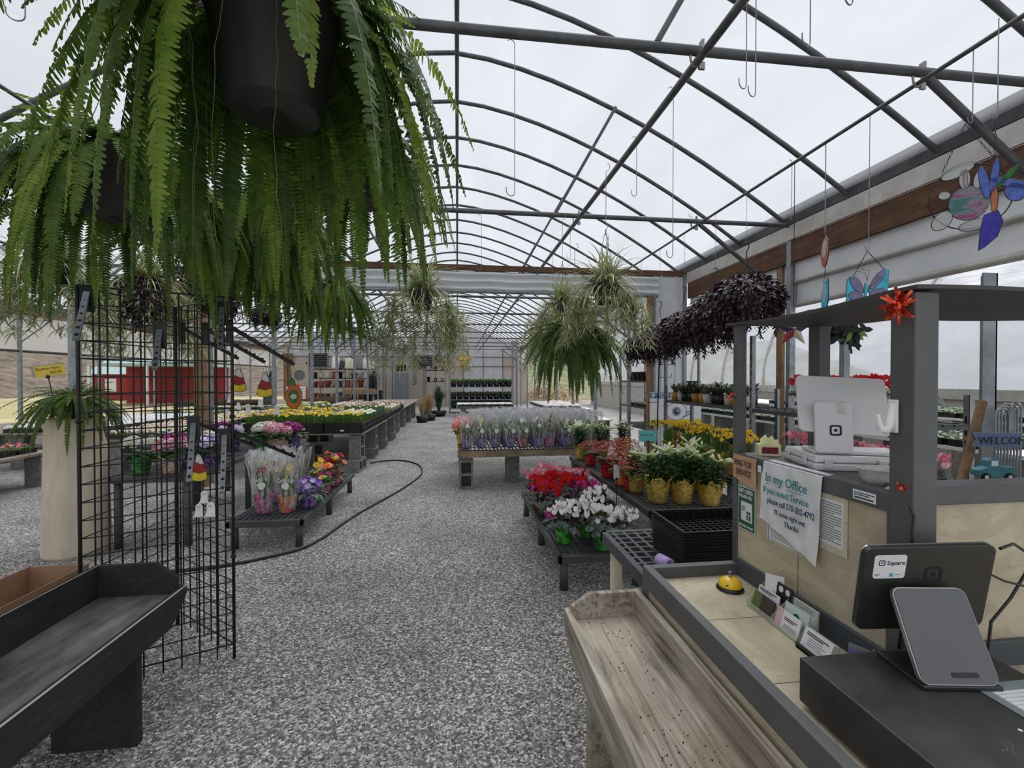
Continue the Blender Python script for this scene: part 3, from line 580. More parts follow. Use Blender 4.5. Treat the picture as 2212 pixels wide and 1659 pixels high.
for x, y, L, a in ((.86, .60, .035, .4), (.885, .575, .05, .1), (.87, .585, .028, 1.0), (.93, .565, .02, .3), (.90, .555, .03, -.2)):
    q = [(x+L*i/5*math.cos(a+.25*math.sin(i)), y+L*i/5*math.sin(a+.3*math.sin(i*2)), DZ+.0003) for i in range(6)]; m.tube(q, .0006, 4)
m.build('scratch', G['scr'], cd)
m = MB(); m.lathe([(0, .001), (.002, .001), (.0035, 0)], 8, (.945, .635, DZ)); m.lathe([(0, .001), (.0025, .001), (.004, 0)], 8, (1.0, .53, DZ)); m.build('paint_fleck', G['paper'], cd)
t = thing('price_list', 'white ruled price list taped flat on the cash drawer', 'paper', (.985, .60, DZ))
m = MB(); m.span((.012, .012, .0002), (.145, .125, .0008)); m.build('sheet', G['paper'], t)
m = MB(); [m.span((.02, .02+.009*i, .0008), (.14, .0206+.009*i, .0010)) for i in range(11)]; m.build('ruled_lines', G['textgrey'], t)
m = MB(); [m.span(a, b) for a, b in (((0, 0, .0009), (.02, .135, .0013)), ((0, .118, .0011), (.149, .140, .0015)), ((0, 0, .0011), (.149, .016, .0015)))]; m.build('tape', G['tape'], t)
# payment terminals: (stand + screen). local: back of screen faces -y
def rrect(W, H, r, n=5):
    p = []
    for cx, cz_, a0 in ((W/2-r, H/2-r, 0), (-W/2+r, H/2-r, 90), (-W/2+r, -H/2+r, 180), (W/2-r, -H/2+r, 270)):
        for i in range(n+1): a = R(a0+90*i/n); p.append((cx+r*math.cos(a), cz_+r*math.sin(a)))
    return p
def logo(parent, s, m1, loc, rot, name='square_mark'):
    m = MB(); o = rrect(s, s, s*.22); i = rrect(s*.68, s*.68, s*.12); n = len(o)
    m.add([(x, 0, z) for x, z in o]+[(x, 0, z) for x, z in i], [(k, (k+1) % n, (k+1) % n+n, k+n) for k in range(n)])
    c = rrect(s*.26, s*.26, s*.05); m.add([(x, 0, z) for x, z in c], [tuple(range(len(c)))])
    o_ = m.build(name, m1, parent, loc=loc); o_.rotation_euler = rot; return o_
G['graphite'] = mat('graphite_plastic', (.030, .030, .029), .38, .2, coat=.1); G['glassblk'] = mat('glossy_grey_plate', (.11, .112, .115), .10, .35); G['screen'] = mat('dark_screen', (.01, .01, .012), .08)
G['silver'] = mat('silver_edge', (.45, .45, .45), .3, .8)
t = thing('payment_terminal', 'graphite payment screen seen from behind on top of the cash drawer', 'terminal', (.965, .745, DZ), R(-8))
# leaning front plate of the stand
tl = R(26)
Mx = Matrix.Translation((-.008, -.012, .006)) @ Matrix.Rotation(-tl, 4, 'X') @ Matrix.Translation((0, 0, .086))
m = MB(); m.poly(rrect(.150, .172, .018), .010, 0, Mx); st = m.build('stand', G['silver'], t, .0015)
m = MB(); m.poly(rrect(.145, .167, .016), .001, 0, Mx @ Matrix.Translation((0, -.0058, 0))); m.build('front_plate', G['glassblk'], st)
m = MB(); q = rrect(.052, .009, .004); m.poly(q, .001, 0, Mx @ Matrix.Translation((.012, -.0066, -.068))); m.build('cable_slot', G['black'], st)
m = MB(); m.beam((-.008, -.02, .005), (-.008, .095, .005), .150, .008); m.build('base_plate', G['graphite'], t, .002)
m = MB(); m.beam((-.008, .066, .13), (0, .084, .135), .05, .03); m.build('hinge', G['graphite'], t)
ts = R(11)
Ms = Matrix.Translation((.005, .084, .152)) @ Matrix.Rotation(ts, 4, 'X') @ Matrix.Rotation(R(-2), 4, 'Y')
m = MB(); m.poly(rrect(.268, .195, .018), .012, 0, Ms); scn = m.build('screen', G['graphite'], t, .002)
m = MB(); m.poly(rrect(.270, .197, .019), .003, 0, Ms @ Matrix.Translation((0, .006, 0))); m.build('bezel', G['silver'], scn)
m = MB(); m.poly(rrect(.258, .185, .014), .001, 0, Ms @ Matrix.Translation((0, .0085, 0))); m.build('glass', G['screen'], scn)
lm = logo(scn, .036, G['matte'], (0, 0, 0), (0, 0, 0)); lm.matrix_local = Ms @ Matrix.Translation((.012, -.0066, .033))
m = MB(); m.poly(rrect(.066, .054, .006), .0006, 0, Ms @ Matrix.Translation((-.080, -.0064, .054))); stk = m.build('sticker', G['paper'], scn); stk['label'] = 'white round-cornered sticker'
lm = logo(scn, .013, G['ink'], (0, 0, 0), (0, 0, 0)); lm.matrix_local = Ms @ Matrix.Translation((-.097, -.0070, .063))
tx = text('Square', .0135, G['ink'], scn, (0, 0, 0)); tx.matrix_local = Ms @ Matrix.Translation((-.087, -.0071, .0585)) @ Matrix.Rotation(R(90), 4, 'X')
G['sky'] = mat('sky_blue_print', (.1, .35, .6), .5)
m = MB(); m.poly([(-.004, -.004), (.004, -.004), (.004, .004), (-.004, .004)], .0003, 0, Ms @ Matrix.Translation((-.075, -.0069, .035))); m.build('blue_mark', G['sky'], scn)
m = MB(); m.box((-.105, -.0069, .037), (.012, .0003, .0012), 0, Ms); m.box((-.105, -.0069, .034), (.009, .0003, .0012), 0, Ms); m.box((-.062, -.0069, .036), (.010, .0003, .001), 0, Ms); m.build('print_lines', G['textgrey'], scn)
# white register on the ledge
G['regwhite'] = mat('glossy_white_plastic', (.60, .61, .61), .28, coat=.3)
CZ = UP-.004
cs = thing('storage_case', 'flat white latched plastic case under the white register', 'case', (1.215, 1.235, CZ), R(-16))
m = MB(); m.box((0, 0, .011), (.315, .21, .022)); m.build('bottom_shell', G['regwhite'], cs, .006)
m = MB(); m.box((0, 0, .0335), (.312, .207, .021), top=(.97, .96)); m.build('lid', G['regwhite'], cs, .005)
for x in (-.12, .02): m = MB(); m.box((x, -.107, .022), (.022, .006, .026)); m.build('latch', G['regwhite'], cs, .002)
for y in (-.05, .06): m = MB(); m.box((-.160, y, .022), (.006, .02, .026)); m.build('latch', G['regwhite'], cs, .002)
rg = thing('payment_register', 'white register with a square mark on its stand, standing on the white case', 'register', (1.195, 1.205, CZ+.044), R(-21))
m = MB(); m.poly(rrect(.098, .150, .010), .012, 0, Matrix.Translation((-.080, -.050, .081)) @ Matrix.Rotation(R(-4), 4, 'X')); s_ = m.build('stand', G['regwhite'], rg, .002)
m = MB(); m.box((-.03, -.0, .0065), (.20, .10, .011)); m.build('base_plate', G['regwhite'], rg, .003)
lm = logo(rg, .031, G['matte'], (-.076, -.0575, .073), (R(-4), 0, 0))
m = MB(); m.beam((-.08, -.045, .14), (-.05, -.015, .14), .06, .03); m.build('hinge', G['regwhite'], rg)
Ms = Matrix.Translation((-.044, -.012, .145)) @ Matrix.Rotation(R(-20), 4, 'X') @ Matrix.Rotation(R(3), 4, 'Y')
m = MB(); m.poly(rrect(.236, .178, .014), .011, 0, Ms); s2 = m.build('screen', G['regwhite'], rg, .002)
m = MB(); m.poly(rrect(.232, .174, .012), .004, 0, Ms @ Matrix.Translation((0, .0075, 0))); m.build('glass', G['screen'], s2)
bw = thing('oval_basket', 'shallow off-white oval dish at the near end of the ledge', 'dish', (1.085, 1.00, CZ), R(-15))
G['offwhite'] = mat('off_white_wicker', (.55, .55, .52), .6, 0, (.64, .64, .6), 60, bump=.3)
m = MB(); pr = [(.046, 0), (.054, .02), (.060, .038), (.063, .040), (.063, .042), (.058, .041), (.05, .02), (.04, .004), (0, .004)]
m.lathe([(0, 0)]+pr, 40, M=Matrix.Diagonal((1.15, .7, 1, 1))); m.build('dish', G['offwhite'], bw)
t = thing('paper_slips', 'pink and white paper slips lying by the near post', 'paper', (1.05, .945, CZ), .3)
m = MB(); m.box((0, 0, .0035), (.05, .035, .006), rz=.2); m.build('white_slip', G['paper'], t); m = MB(); m.box((-.004, -.004, .0075), (.044, .02, .001), rz=.1); m.build('pink_slip', G['palepink'], t)
t = thing('yellow_note', 'yellow paper note sticking out behind the white dish', 'paper', (1.18, 1.065, CZ), .5)
m = MB(); m.box((0, 0, .022), (.05, .002, .042), rz=0); m.build('sheet', G['gold'], t)
t = thing('seed_box', 'small tan wooden box of cards behind the brown paper note', 'box', (1.085, 1.44, CZ), R(-20))
m = MB(); m.span((-.035, -.02, 0), (.035, .02, .040)); m.build('box', G['cream'], t, .001); m = MB(); m.poly([(-.03, 0), (.03, 0), (.028, .02), (.016, .017), (.01, .032), (-.004, .022), (-.012, .036), (-.028, .02)], .002, 0, Matrix.Translation((0, -.01, .038))); m.build('card', G['cream'], t)
m = MB(); m.span((-.026, -.0215, .008), (.026, -.020, .030)); m.build('front_label', G['wine'], t)
t = thing('cable_coil', 'coiled black ribbed cable on the ledge behind the register', 'cable', (1.27, 1.38, CZ), 0)
m = MB(); m.tube([(.045*math.cos(a*.9)+.002*a, .03*math.sin(a*.9), .006+.0035*a) for a in [i*.5 for i in range(34)]], .006, 6); m.build('coil', G['matte'], t)
# business card rack
G['acrylic'] = mat('clear_acrylic', (.62, .66, .52), .12, alpha=.35); 
def cardm(name, face, parent, x, y, z, W=.086, H=.052, tilt=18, n=1, back=None, rz=0):
    M_ = Matrix.Translation((x, y, z)) @ Matrix.Rotation(R(rz), 4, 'Z') @ Matrix.Rotation(R(-tilt), 4, 'X')
    m = MB(); m.span((0, 0, 0), (W, .0006*n+.0004, H)); o = m.build(name, face, parent); o.matrix_local = M_; return o
cr_ = thing('card_holder', 'clear tiered business card holder with six stacks against the base board', 'card holder', (.915, 1.265, LOW), R(-90))
m = MB()
for y, z0, h in ((-.030, .0, .018), (.0, .010, .035), (.032, .02, .06)):
    m.span((0, y, z0*.2), (.205, y+.0015, z0+h))
for x in (0, .102, .2035): m.add([(x, -.03, .002), (x, .034, .002), (x, .034, .075), (x, -.03, .018), (x+.0015, -.03, .002), (x+.0015, .034, .002), (x+.0015, .034, .075), (x+.0015, -.03, .018)], [(0, 1, 2, 3), (7, 6, 5, 4), (0, 4, 5, 1), (1, 5, 6, 2), (2, 6, 7, 3), (3, 7, 4, 0)])
m.span((0, -.03, 0), (.205, .034, .0015)); m.build('rack', G['acrylic'], cr_)
G['cardgreen'] = mat('olive_card', (.10, .14, .04), .6); G['cardbrown'] = mat('dark_brown_card', (.05, .035, .03), .5); G['cardmint'] = mat('mint_card', (.55, .64, .6), .6); G['cardblack'] = mat('black_card', (.015, .015, .018), .4)
c1 = cardm('business_card_stack', G['cardbrown'], cr_, .010, -.024, .004, n=6); m = MB(); m.span((0, -.0006, 0), (.034, 0, .052)); m.build('green_band', G['cardgreen'], c1)
c1 = cardm('business_card_stack', G['paper'], cr_, .004, -.002, .016, n=5, tilt=14); plines(c1, .006, .046, .07, 2, 'ink')
c1 = cardm('business_card_stack', G['cardblack'], cr_, .028, .024, .045, n=4, tilt=8)
for i, k in enumerate(('sky', 'paper', 'cardmint')): m = MB(); m.lathe([(0, 0), (.009, 0)], 16, M=Matrix.Translation((.018+.026*i, -.0006, .037)) @ Matrix.Rotation(R(90), 4, 'X')); m.build('badge', G[k], c1)
c1 = cardm('business_card_stack', G['paper'], cr_, .034, .004, .022, W=.05, H=.09, n=2, tilt=6, rz=40)
c1 = cardm('business_card_stack', G['paper'], cr_, .108, -.024, .004, n=6); plines(c1, .032, .036, .045, 2, 'wine'); m = MB(); m.span((.0, -.0006, .0), (.024, 0, .052)); m.build('floral_print', G['palepink'], c1)
m = MB(); [m.span((.034, -.0006, .008+.005*i), (.080, 0, .010+.005*i)) for i in range(3)]; m.build('print_lines', G['textgrey'], c1)
c1 = cardm('business_card_stack', G['cardmint'], cr_, .112, -.0, .018, n=5, tilt=14); m = MB(); m.lathe([(.004, 0), (.011, 0)], 16, M=Matrix.Translation((.046, -.0006, .026)) @ Matrix.Rotation(R(90), 4, 'X')); m.build('badge', G['signgreen'], c1)
c1 = cardm('business_card_stack', G['paper'], cr_, .116, .026, .028, n=5, tilt=10); m = MB(); [m.span((.01, -.0006, .044-.004*i), (.07, 0, .0455-.004*i)) for i in range(3)]; m.build('print_lines', G['textgrey'], c1)
t = thing('card_tray', 'single black tray of white business cards beside the clear holder', 'card holder', (.895, 1.055, LOW), R(-90))
m = MB(); m.span((0, -.02, 0), (.095, .024, .008)); m.span((0, .02, 0), (.095, .024, .028)); m.span((0, -.02, 0), (.095, -.016, .016)); m.build('tray', G['black'], t, .002)
c1 = cardm('business_card_stack', G['paper'], t, .004, -.012, .006, n=28, tilt=24); plines(c1, .010, .043, .066, 2, 'ink')
m = MB(); [m.span((.018, -.0006, .030-.0055*i), (.062+.01*(i % 2), 0, .0315-.0055*i)) for i in range(4)]; m.build('print_lines', G['textgrey'], c1)
t = thing('leaflet_holder', 'small grey leaflet holder with purple cards near the payment screen', 'card holder', (.915, .945, LOW), R(-62))
m = MB(); m.span((0, 0, 0), (.088, .022, .003)); m.span((0, .018, 0), (.088, .022, .066)); m.span((0, 0, 0), (.088, .002, .018)); m.build('holder', G['tape'], t); cardm('leaflet', G['violet'], t, .004, .004, .004, W=.05, n=6, tilt=8)
m = MB(); m.span((.05, -.03, .0), (.0512, .02, .075)); m.build('divider', G['channel'], t)
# cables by the near post
t = thing('power_cord', 'black cord looping from the payment screen across the front panel', 'cord', (0, 0, 0))
m = MB(); m.tube([(1.22, .86, 1.115), (1.27, .87, 1.12), (1.33, .885, 1.09), (1.35, .895, 1.05), (1.30, .895, .98), (1.24, .89, .93), (1.225, .885, .86), (1.21, .87, LOW+.006), (1.16, .885, LOW+.005)], .0032, 8); m.tube([(1.19, .86, 1.06), (1.26, .88, 1.03), (1.36, .9, 1.00), (1.45, .91, .99)], .0028, 8); m.build('cord', G['black'], t)
t = thing('thin_cord', 'thin black cord running down beside the near canopy post', 'cord', (0, 0, 0))
m = MB(); m.tube([(1.003, .889, 1.25), (.9865, .85, 1.2), (.985, .858, 1.1), (.9865, .868, 1.0), (.985, .88, .9), (.984, .875, LOW+.01)], .003, 6); m.build('cord', G['black'], t)

# ------------------------------------------------------------------ the two plank benches
def plankbench(name, label, x0, x1, y0, y1, top, mt, deckm, bh, fh, edge=None, backright=True, legx=None, skew=0):
    """long board shelf: deck between a tall back board, a low front board and a clipped end board"""
    t = thing(name, label, 'bench', (0, 0, 0)); s = 1 if backright else -1
    xb, xf = (x1, x0) if backright else (x0, x1)
    m = MB(); m.span((min(xb, xf), y0, top-.022), (max(xb, xf), y1, top)); m.build('deck', deckm, t, .001)
    m = MB(); m.span((xb, y0, top-.04), (xb+s*.022, y1+.0, top+bh)); m.build('back_board', mt, t, .002)
    m = MB(); 
    yy = y1-.0; pts = [(y0, top-fh), (yy-.10, top-fh), (yy+.005, top-.035), (yy+.02, top), (yy+.02, top+.022), (y0, top+.022)]
    a = xf-s*.022; b = xf
    n = len(pts); m.add([(a, p[0], p[1]) for p in pts]+[(b, p[0], p[1]) for p in pts], [tuple(range(n))[::-1 if s > 0 else 1], tuple(range(n, 2*n))[::1 if s > 0 else -1]]+[(i, (i+1) % n, (i+1) % n+n, i+n)[::1 if s > 0 else -1] for i in range(n)]); m.build('front_board', mt, t, .002)
    W = abs(xb-xf); ep = [(0, 0), (0, bh), (W*.72, bh), (W, bh*.52), (W, 0)]
    m = MB(); vs = [(xb-s*p[0], y, top+p[1]) for y in (y1-.022, y1) for p in ep]; n = 5
    m.add(vs, [tuple(range(n)), tuple(range(2*n-1, n-1, -1))]+[(i, i+n, (i+1) % n+n, (i+1) % n) for i in range(n)]); m.build('end_board', mt, t, .002)
    if edge is not None:
        m = MB(); m.span((b+.0005 if s > 0 else b, y0, top+.0215), (b-.007, y1+.012, top+.0232)) if s > 0 else m.span((b+.016, y0, top+.021), (b+.0235, y1+.015, top+.0236)); m.span((xb-.0005, y0, top+bh-.0005), (xb+s*.004, y1, top+bh+.0008)); m.build('worn_edge', edge, t)
    for (ly) in (y1-(.16 if backright else .24), y0+.2):
        m = MB(); m.span((min(xb, xf)+.008, ly-.035, 0), (max(xb, xf)-.008, ly, top-.022)); m.build('leg_board', mt, t, .002)
    m = MB(); m.beam(((xb+xf)/2, y1-.18, top-.22), ((xb+xf)/2, y1-.48, top-.03), .07, .04); m.build('brace', deckm if edge is None else G['weathered'], t)
    return t
plankbench('plank_shelf_bench', 'weathered grey plank bench alongside the checkout counter', .395, .62, -.35, 1.515, .665, G['weathered'], G['weathered'], .085, .10)
plankbench('plank_shelf_bench', 'black painted plank bench at the lower left with worn edges', -1.62, -1.29, -.1, 2.24, .505, G['blackwood'], G['blacktop'], .145, .12, G['rawedge'], backright=False)
# soil crumbs on the weathered bench
rn = random.Random(8); m = MB()
for i in range(130):
    a = rn.gauss(0, .3); x = min(.61, max(.40, .51+rn.gauss(0, .045))); y = rn.choice((1.38, 1.2, .98, .95, .78))+rn.gauss(0, .07)
    if y < 1.48: r = rn.uniform(.0007, .0026); m.ball((x, y, .665+r*.4), r, 5, 3)
tag(m.build('soil_crumbs', G['soil']), 'dark soil crumbs scattered on the weathered plank bench', 'soil', kind='stuff')
# cardboard box
cb = thing('cardboard_box', 'open brown cardboard box behind the black plank bench', 'box', (-1.93, 2.13, 0), 0)
a, b, h = .13, .28, .59
m = MB(); th = .004
m.span((-a, -b, 0), (a, b, .006))
for q in (((-a, -b, 0), (a, -b+th, h)), ((-a, b-th, 0), (a, b, h)), ((-a, -b, 0), (-a+th, b, h)), ((a-th, -b, 0), (a, b, h))): m.span(*q)
m.build('walls', G['card'], cb)
m = MB(); m.leaf((.1325, -.12, .06), (0, .4, 1), (1, 0, 0), .14, .06, 5); m.leaf((.1325, -.05, .05), (0, -.2, 1), (1, 0, 0), .12, .05, 5); m.build('leaf_print', G['leaf'], cb)
# ------------------------------------------------------------------ plant parts
UPV = Vector((0, 0, 1))
def rv(rn): 
    a = rn.uniform(0, 2*PI); return Vector((math.cos(a), math.sin(a), 0))
def frond(m, base, az, elev, L, droop, pin, dens, mi, rn, wav=.15, stemi=1, pinw=.32, seg=2, bare=.1):
    """one fern frond: thin midrib with rows of small pinnae"""
    st = max(10, int(L/dens)); ds = L/st; p = Vector(base); d = Vector((math.cos(az)*math.cos(elev), math.sin(az)*math.cos(elev), math.sin(elev)))
    side0 = Vector((-math.sin(az), math.cos(az), 0)); pts = [p.copy()]; sw = rn.uniform(-1, 1)
    for i in range(st):
        t = i/st; d = (d+Vector((0, 0, -1))*droop*ds*(1.6-t)+side0*wav*ds*math.sin(t*5+sw*3)).normalized(); p = p+d*ds; pts.append(p.copy())
        if t < bare: continue
        side = side0-d*side0.dot(d); side.normalize(); nrm = side.cross(d)
        if nrm.z < 0: nrm = -nrm
        tt = (t-bare)/(1-bare); ln = pin*(.55+.45*min(1, tt*5))*(1-tt**3*.92)*rn.uniform(.85, 1.1)
        w_ = dens*pinw/.32*1.08
        for s in (-1, 1):
            if rn.random() < .02: continue
            q = side*s*.96+d*.28-nrm*rn.uniform(.0, .35); q.normalize(); tw = nrm+d*rn.uniform(-.3, .5)
            a = q.cross(tw).normalized()
            b0 = p; b1 = p+q*ln*.45-nrm*.0; b2 = p+q*ln-nrm*ln*rn.uniform(.0, .25)+d*ln*.1
            ww = w_*.5; k = len(m.v)
            m.v += [tuple(b0-a*ww*.75), tuple(b0+a*ww*.75), tuple(b1+a*ww), tuple(b1-a*ww*.9), tuple(b2-(b2-b1)*.12+a*ww*.42), tuple(b2-a*ww*.25)]
            m.f += [(k, k+1, k+2, k+3), (k+3, k+2, k+4, k+5)]; m.m += [mi, mi]; m.s += [False, False]
    m.tube(pts[::max(1, st//12)]+[pts[-1]], .0012 if pin < .05 else .0016, 3, stemi, caps=False)
def fern_mesh(n, L, seed, pin=.032, dens=.011, droop=3.0, r0=.1, up=.25, lime=.2, mixd=.28, gap=None):
    rn = random.Random(seed); m = MB()
    for i in range(n):
        az = 2*PI*(i*.381966 % 1)+rn.uniform(-.2, .2); k = rn.random()**.7; e = R(72-80*k); l = L*rn.uniform(.38, 1.1)*(1 if k > .25 else .6)
        if gap and abs((az-gap[0]+PI) % (2*PI)-PI) < gap[1] and rn.random() < gap[2]: l *= rn.uniform(.12, .4); e = max(e, R(25))
        c = rn.random(); mi = 2 if c < lime else (1 if c < lime+mixd else 0)
        frond(m, (r0*.75*k*math.cos(az), r0*.75*k*math.sin(az), up*.0), az, e, l, droop*rn.uniform(.75, 1.5), pin*rn.uniform(.8, 1.15), dens, mi, rn, stemi=3)
    return m
FM = [G['fern'], G['fern2'], G['fernl'], G['rachis']]
def pot_mesh(rt, rb, h, rim=.012, ribs=0, n=32):
    m = MB(); prof = [(0, 0), (rb*.55, 0), (rb*.6, .004), (rb*.93, .004), (rb, .008), (rt, h-rim), (rt*1.04, h-rim), (rt*1.05, h), (rt*.97, h), (rt*.95, h-.02), (0, h-.02)]
    w_ = (lambda r, z, t, i: (r*(1-.035*(math.sin(t*ribs) > 0)) if 4 <= i <= 5 else r, z)) if ribs else None
    m.lathe(prof, n if not ribs else ribs*4, wob=w_, smooth=not ribs); return m
def hanger(parent, rt, h, Ztop, mt=None, n=3, hook=True):
    m = MB(); zt = h+.36
    for i in range(n):
        a = 2*PI*i/n+.4; m.tube([(rt*math.cos(a), rt*math.sin(a), h-.01), (.01*math.cos(a), .01*math.sin(a), zt)], .0018, 4)
    m.tube([(0, 0, zt-.01), (0, 0, zt+.03)], .004, 6)
    m.build('hanger', mt or G['black'], parent)
    if Ztop > zt:
        m = MB(); q = [(0, 0, zt+.03), (.012, 0, zt+.045), (.014, 0, zt+.065), (0, 0, zt+.08), (-.0, 0, Ztop-.03)]
        q += [(.03*math.sin(a)-.0, 0, Ztop+.03*(1-math.cos(a))-.03+.0) for a in (.6, 1.4, 2.2, 2.8)]
        m.tube(q, .0022, 5); m.build('wire_hook', G['galv'], parent)
def hang_fern(label, loc, rt, h, mesh, Ztop, scale_f=1., group='hanging ferns'):
    t = thing('hanging_fern', label, 'fern', loc, 0, group)
    pot_mesh(rt, rt*.72, h).build('pot', G['potblk'], t)
    m = MB(); m.lathe([(0, -.0005), (.012, -.0008), (.03, -.0006), (.034, -.001), (.036, .001)], 20); m.build('drain_hole', G['matte'], t)
    hanger(t, rt, h, Ztop-loc[2])
    if isinstance(mesh, MB): o = mesh.build('fronds', FM, t, loc=(0, 0, h))
    else: o = bpy.data.objects.new('fronds', mesh); COL.objects.link(o); o.parent = t; o.location = (0, 0, h); o.scale = (scale_f,)*3
    return t, o
# near ferns with their own fronds
ZR = GZ-.07
t, o = hang_fern('largest hanging fern, nearest the camera, its dark pot bottom in view', (-.475, 1.24, 2.19), .158, .27, fern_mesh(200, .76, 11, .040, .0125, 4.0, .17, gap=(R(-66), R(44), .93)), ZR)
rn = random.Random(4); m = MB()
for i in range(9):
    a = rn.uniform(0, 2*PI); r = rn.uniform(.15, .24); x, y = r*math.cos(a), r*math.sin(a); q = [(x, y, .2)]
    for j in range(12): q.append((q[-1][0]+rn.gauss(0, .005), q[-1][1]+rn.gauss(0, .005), q[-1][2]-.05))
    m.tube(q, .0007, 3)
m.build('runners', G['rachis'], t)
f2 = fern_mesh(165, .76, 12, .034, .012, 3.8, .15, gap=(R(-52), R(34), .85))
t, o2 = hang_fern('hanging fern left of the largest one, dark pot side in view', (-1.37, 2.0, 2.15), .15, .25, f2, ZR)
f3 = fern_mesh(150, .66, 13, .034, .013, 4.4, .14)
t, o3 = hang_fern('hanging fern directly behind the right half of the largest fern', (-.44, 2.05, 2.27), .15, .25, f3, ZR)
f4 = fern_mesh(140, .6, 14, .032, .013, 4, .13)
t, o4 = hang_fern('small-pinnaed hanging fern behind the gap between the two nearest ferns', (-1.22, 3.0, 2.12), .14, .22, f4, ZR)
hang_fern('hanging fern over the daffodil bench, left of the middle spider plant', (-.93, 3.55, 1.98), .13, .20, f4.build('x', FM).data if False else o3.data, ZR, .82)
hang_fern('hanging fern between the second fern pot and the wire display tower', (-1.02, 2.55, 2.2), .14, .22, o4.data, ZR, 1.1)
hang_fern('far left hanging fern cut by the left photo edge', (-2.37, 1.75, 2.2), .14, .24, o4.data, ZR, 1.15)
t, o5 = hang_fern('full hanging fern right of the aisle below two spider plants', (.97, 3.62, 1.68), .14, .20, fern_mesh(190, .62, 15, .03, .0125, 3.8, .14, lime=.05, mixd=.5), 2.6)
# column fern
# ------------------------------------------------------------------ spider plants
def spider_mesh(seed, n=190, L=.36, run=22, drop=.55):
    rn = random.Random(seed); m = MB(); m2 = MB()
    def blade(mm, b, az, e, l, w_, mi_c, mi_g, seg=5, dr=2.4):
        p = Vector(b); d = Vector((math.cos(az)*math.cos(e), math.sin(az)*math.cos(e), math.sin(e))); s = Vector((-math.sin(az), math.cos(az), 0)); vs = []
        for i in range(seg+1):
            t = i/seg; ww = w_*(1-t**2.2)*.5+.0004; vs += [p-s*ww, p-s*ww*.45, p+s*ww*.45, p+s*ww]; d = (d-UPV*dr*l/seg*1.9).normalized(); p = p+d*(l/seg)
        k = len(mm.v); mm.v += [tuple(v) for v in vs]
        for i in range(seg):
            for j in range(3): a = k+4*i+j; mm.f.append((a, a+1, a+5, a+4)); mm.m.append(mi_c if j == 1 else mi_g); mm.s.append(True)
    for i in range(n):
        az = rn.uniform(0, 2*PI); e = R(rn.uniform(12, 85)); blade(m, (rn.gauss(0, .03), rn.gauss(0, .03), 0), az, e, L*rn.uniform(.6, 1.1), .017, 1, 0)
    for i in range(run):
        az = rn.uniform(0, 2*PI); p = Vector((.08*math.cos(az), .08*math.sin(az), 0)); d = Vector((math.cos(az)*.9, math.sin(az)*.9, .6)); pts = [p.copy()]; l = rn.uniform(.45, 1)*drop
        for k in range(14):
            d = (d+Vector((rn.gauss(0, .12), rn.gauss(0, .12), -.42))).normalized(); p = p+d*l/12; pts.append(p.copy())
            if k > 4 and rn.random() < .5 or k == 13:
                for q in range(rn.randint(5, 9)): blade(m2, p, rn.uniform(0, 2*PI), R(rn.uniform(-30, 70)), rn.uniform(.06, .13), .010, 1, 0, 3, 5)
        m2.tube(pts, .0013, 3, 2, caps=False)
    return m, m2
SM = [G['spg'], G['spc'], G['run']]
def spider(label, loc, Ztop, seed, src=None, s=1., **k):
    t = thing('spider_plant', label, 'spider plant', loc, 0, 'hanging spider plants')
    h = .15*s; pot_mesh(.095*s, .068*s, h, ribs=16).build('pot', G['black'], t); hanger(t, .09*s, h, Ztop-loc[2])
    if src: 
        for nm, d in zip(('leaves', 'runners'), src): o = bpy.data.objects.new(nm, d); COL.objects.link(o); o.parent = t; o.location = (0, 0, h-.01)
        return src
    a, b = spider_mesh(seed, **k); A = a.build('leaves', SM, t, loc=(0, 0, h-.01)); B = b.build('runners', SM, t, loc=(0, 0, h-.01)); return A.data, B.data
s1 = spider('spider plant hanging over the aisle left of the gold star', (-.27, 3.45, 2.02), ZR, 1, run=75, drop=.68)
s2 = spider('spider plant right of the aisle, highest of the right-hand group', (1.06, 3.1, 2.03), ZR, 2, run=50, drop=.5)
spider('spider plant just behind the highest one right of the aisle', (.98, 4.1, 2.06), ZR, 3, src=s1)
spider('spider plant farthest back above the right-hand fern', (1.15, 5.3, 2.0), ZR, 3, src=s2)
spider('spider plant with dry runners above the wire display tower', (-2.37, 3.75, 2.12), ZR, 4, src=s1)
spider('spider plant trailing beside the left post, behind the ferns', (-2.37, 2.95, 2.05), ZR, 4, src=s2)
spider('spider plant at the left photo edge beside the ferns', (-2.37, 2.15, 2.1), ZR, 4, src=s2)
# ------------------------------------------------------------------ purple trailing plants
def purple_mesh(seed, r, hz, n=620, trail=16):
    rn = random.Random(seed); m = MB()
    def lf(p, out, L): m.leaf(p, out, UPV+Vector((rn.gauss(0, .4), rn.gauss(0, .4), 0)), L, L*.42, 3, .5, 1 if rn.random() < .4 else 0, fold=.25)
    for i in range(n):
        z = rn.uniform(-.75, 1); a = rn.uniform(0, 2*PI); q = math.sqrt(max(0, 1-z*z)); k = rn.uniform(.8, 1.05)
        p = Vector((r*q*math.cos(a)*k, r*q*math.sin(a)*k, hz*z*k)); o = Vector((q*math.cos(a), q*math.sin(a), z*.4-.45)); o += Vector((rn.gauss(0, .35), rn.gauss(0, .35), rn.gauss(0, .2))); lf(p, o, rn.uniform(.04, .065))
    for i in range(trail):
        a = rn.uniform(0, 2*PI); p = Vector((r*.8*math.cos(a), r*.8*math.sin(a), -hz*.45))
        for k in range(rn.randint(3, 9)):
            p = p+Vector((rn.gauss(0, .008), rn.gauss(0, .008), -.022))
            for s in range(2): lf(p, Vector((rn.uniform(-1, 1), rn.uniform(-1, 1), -.4)), .04)
    return m
PM = [G['purple'], G['purple2']]
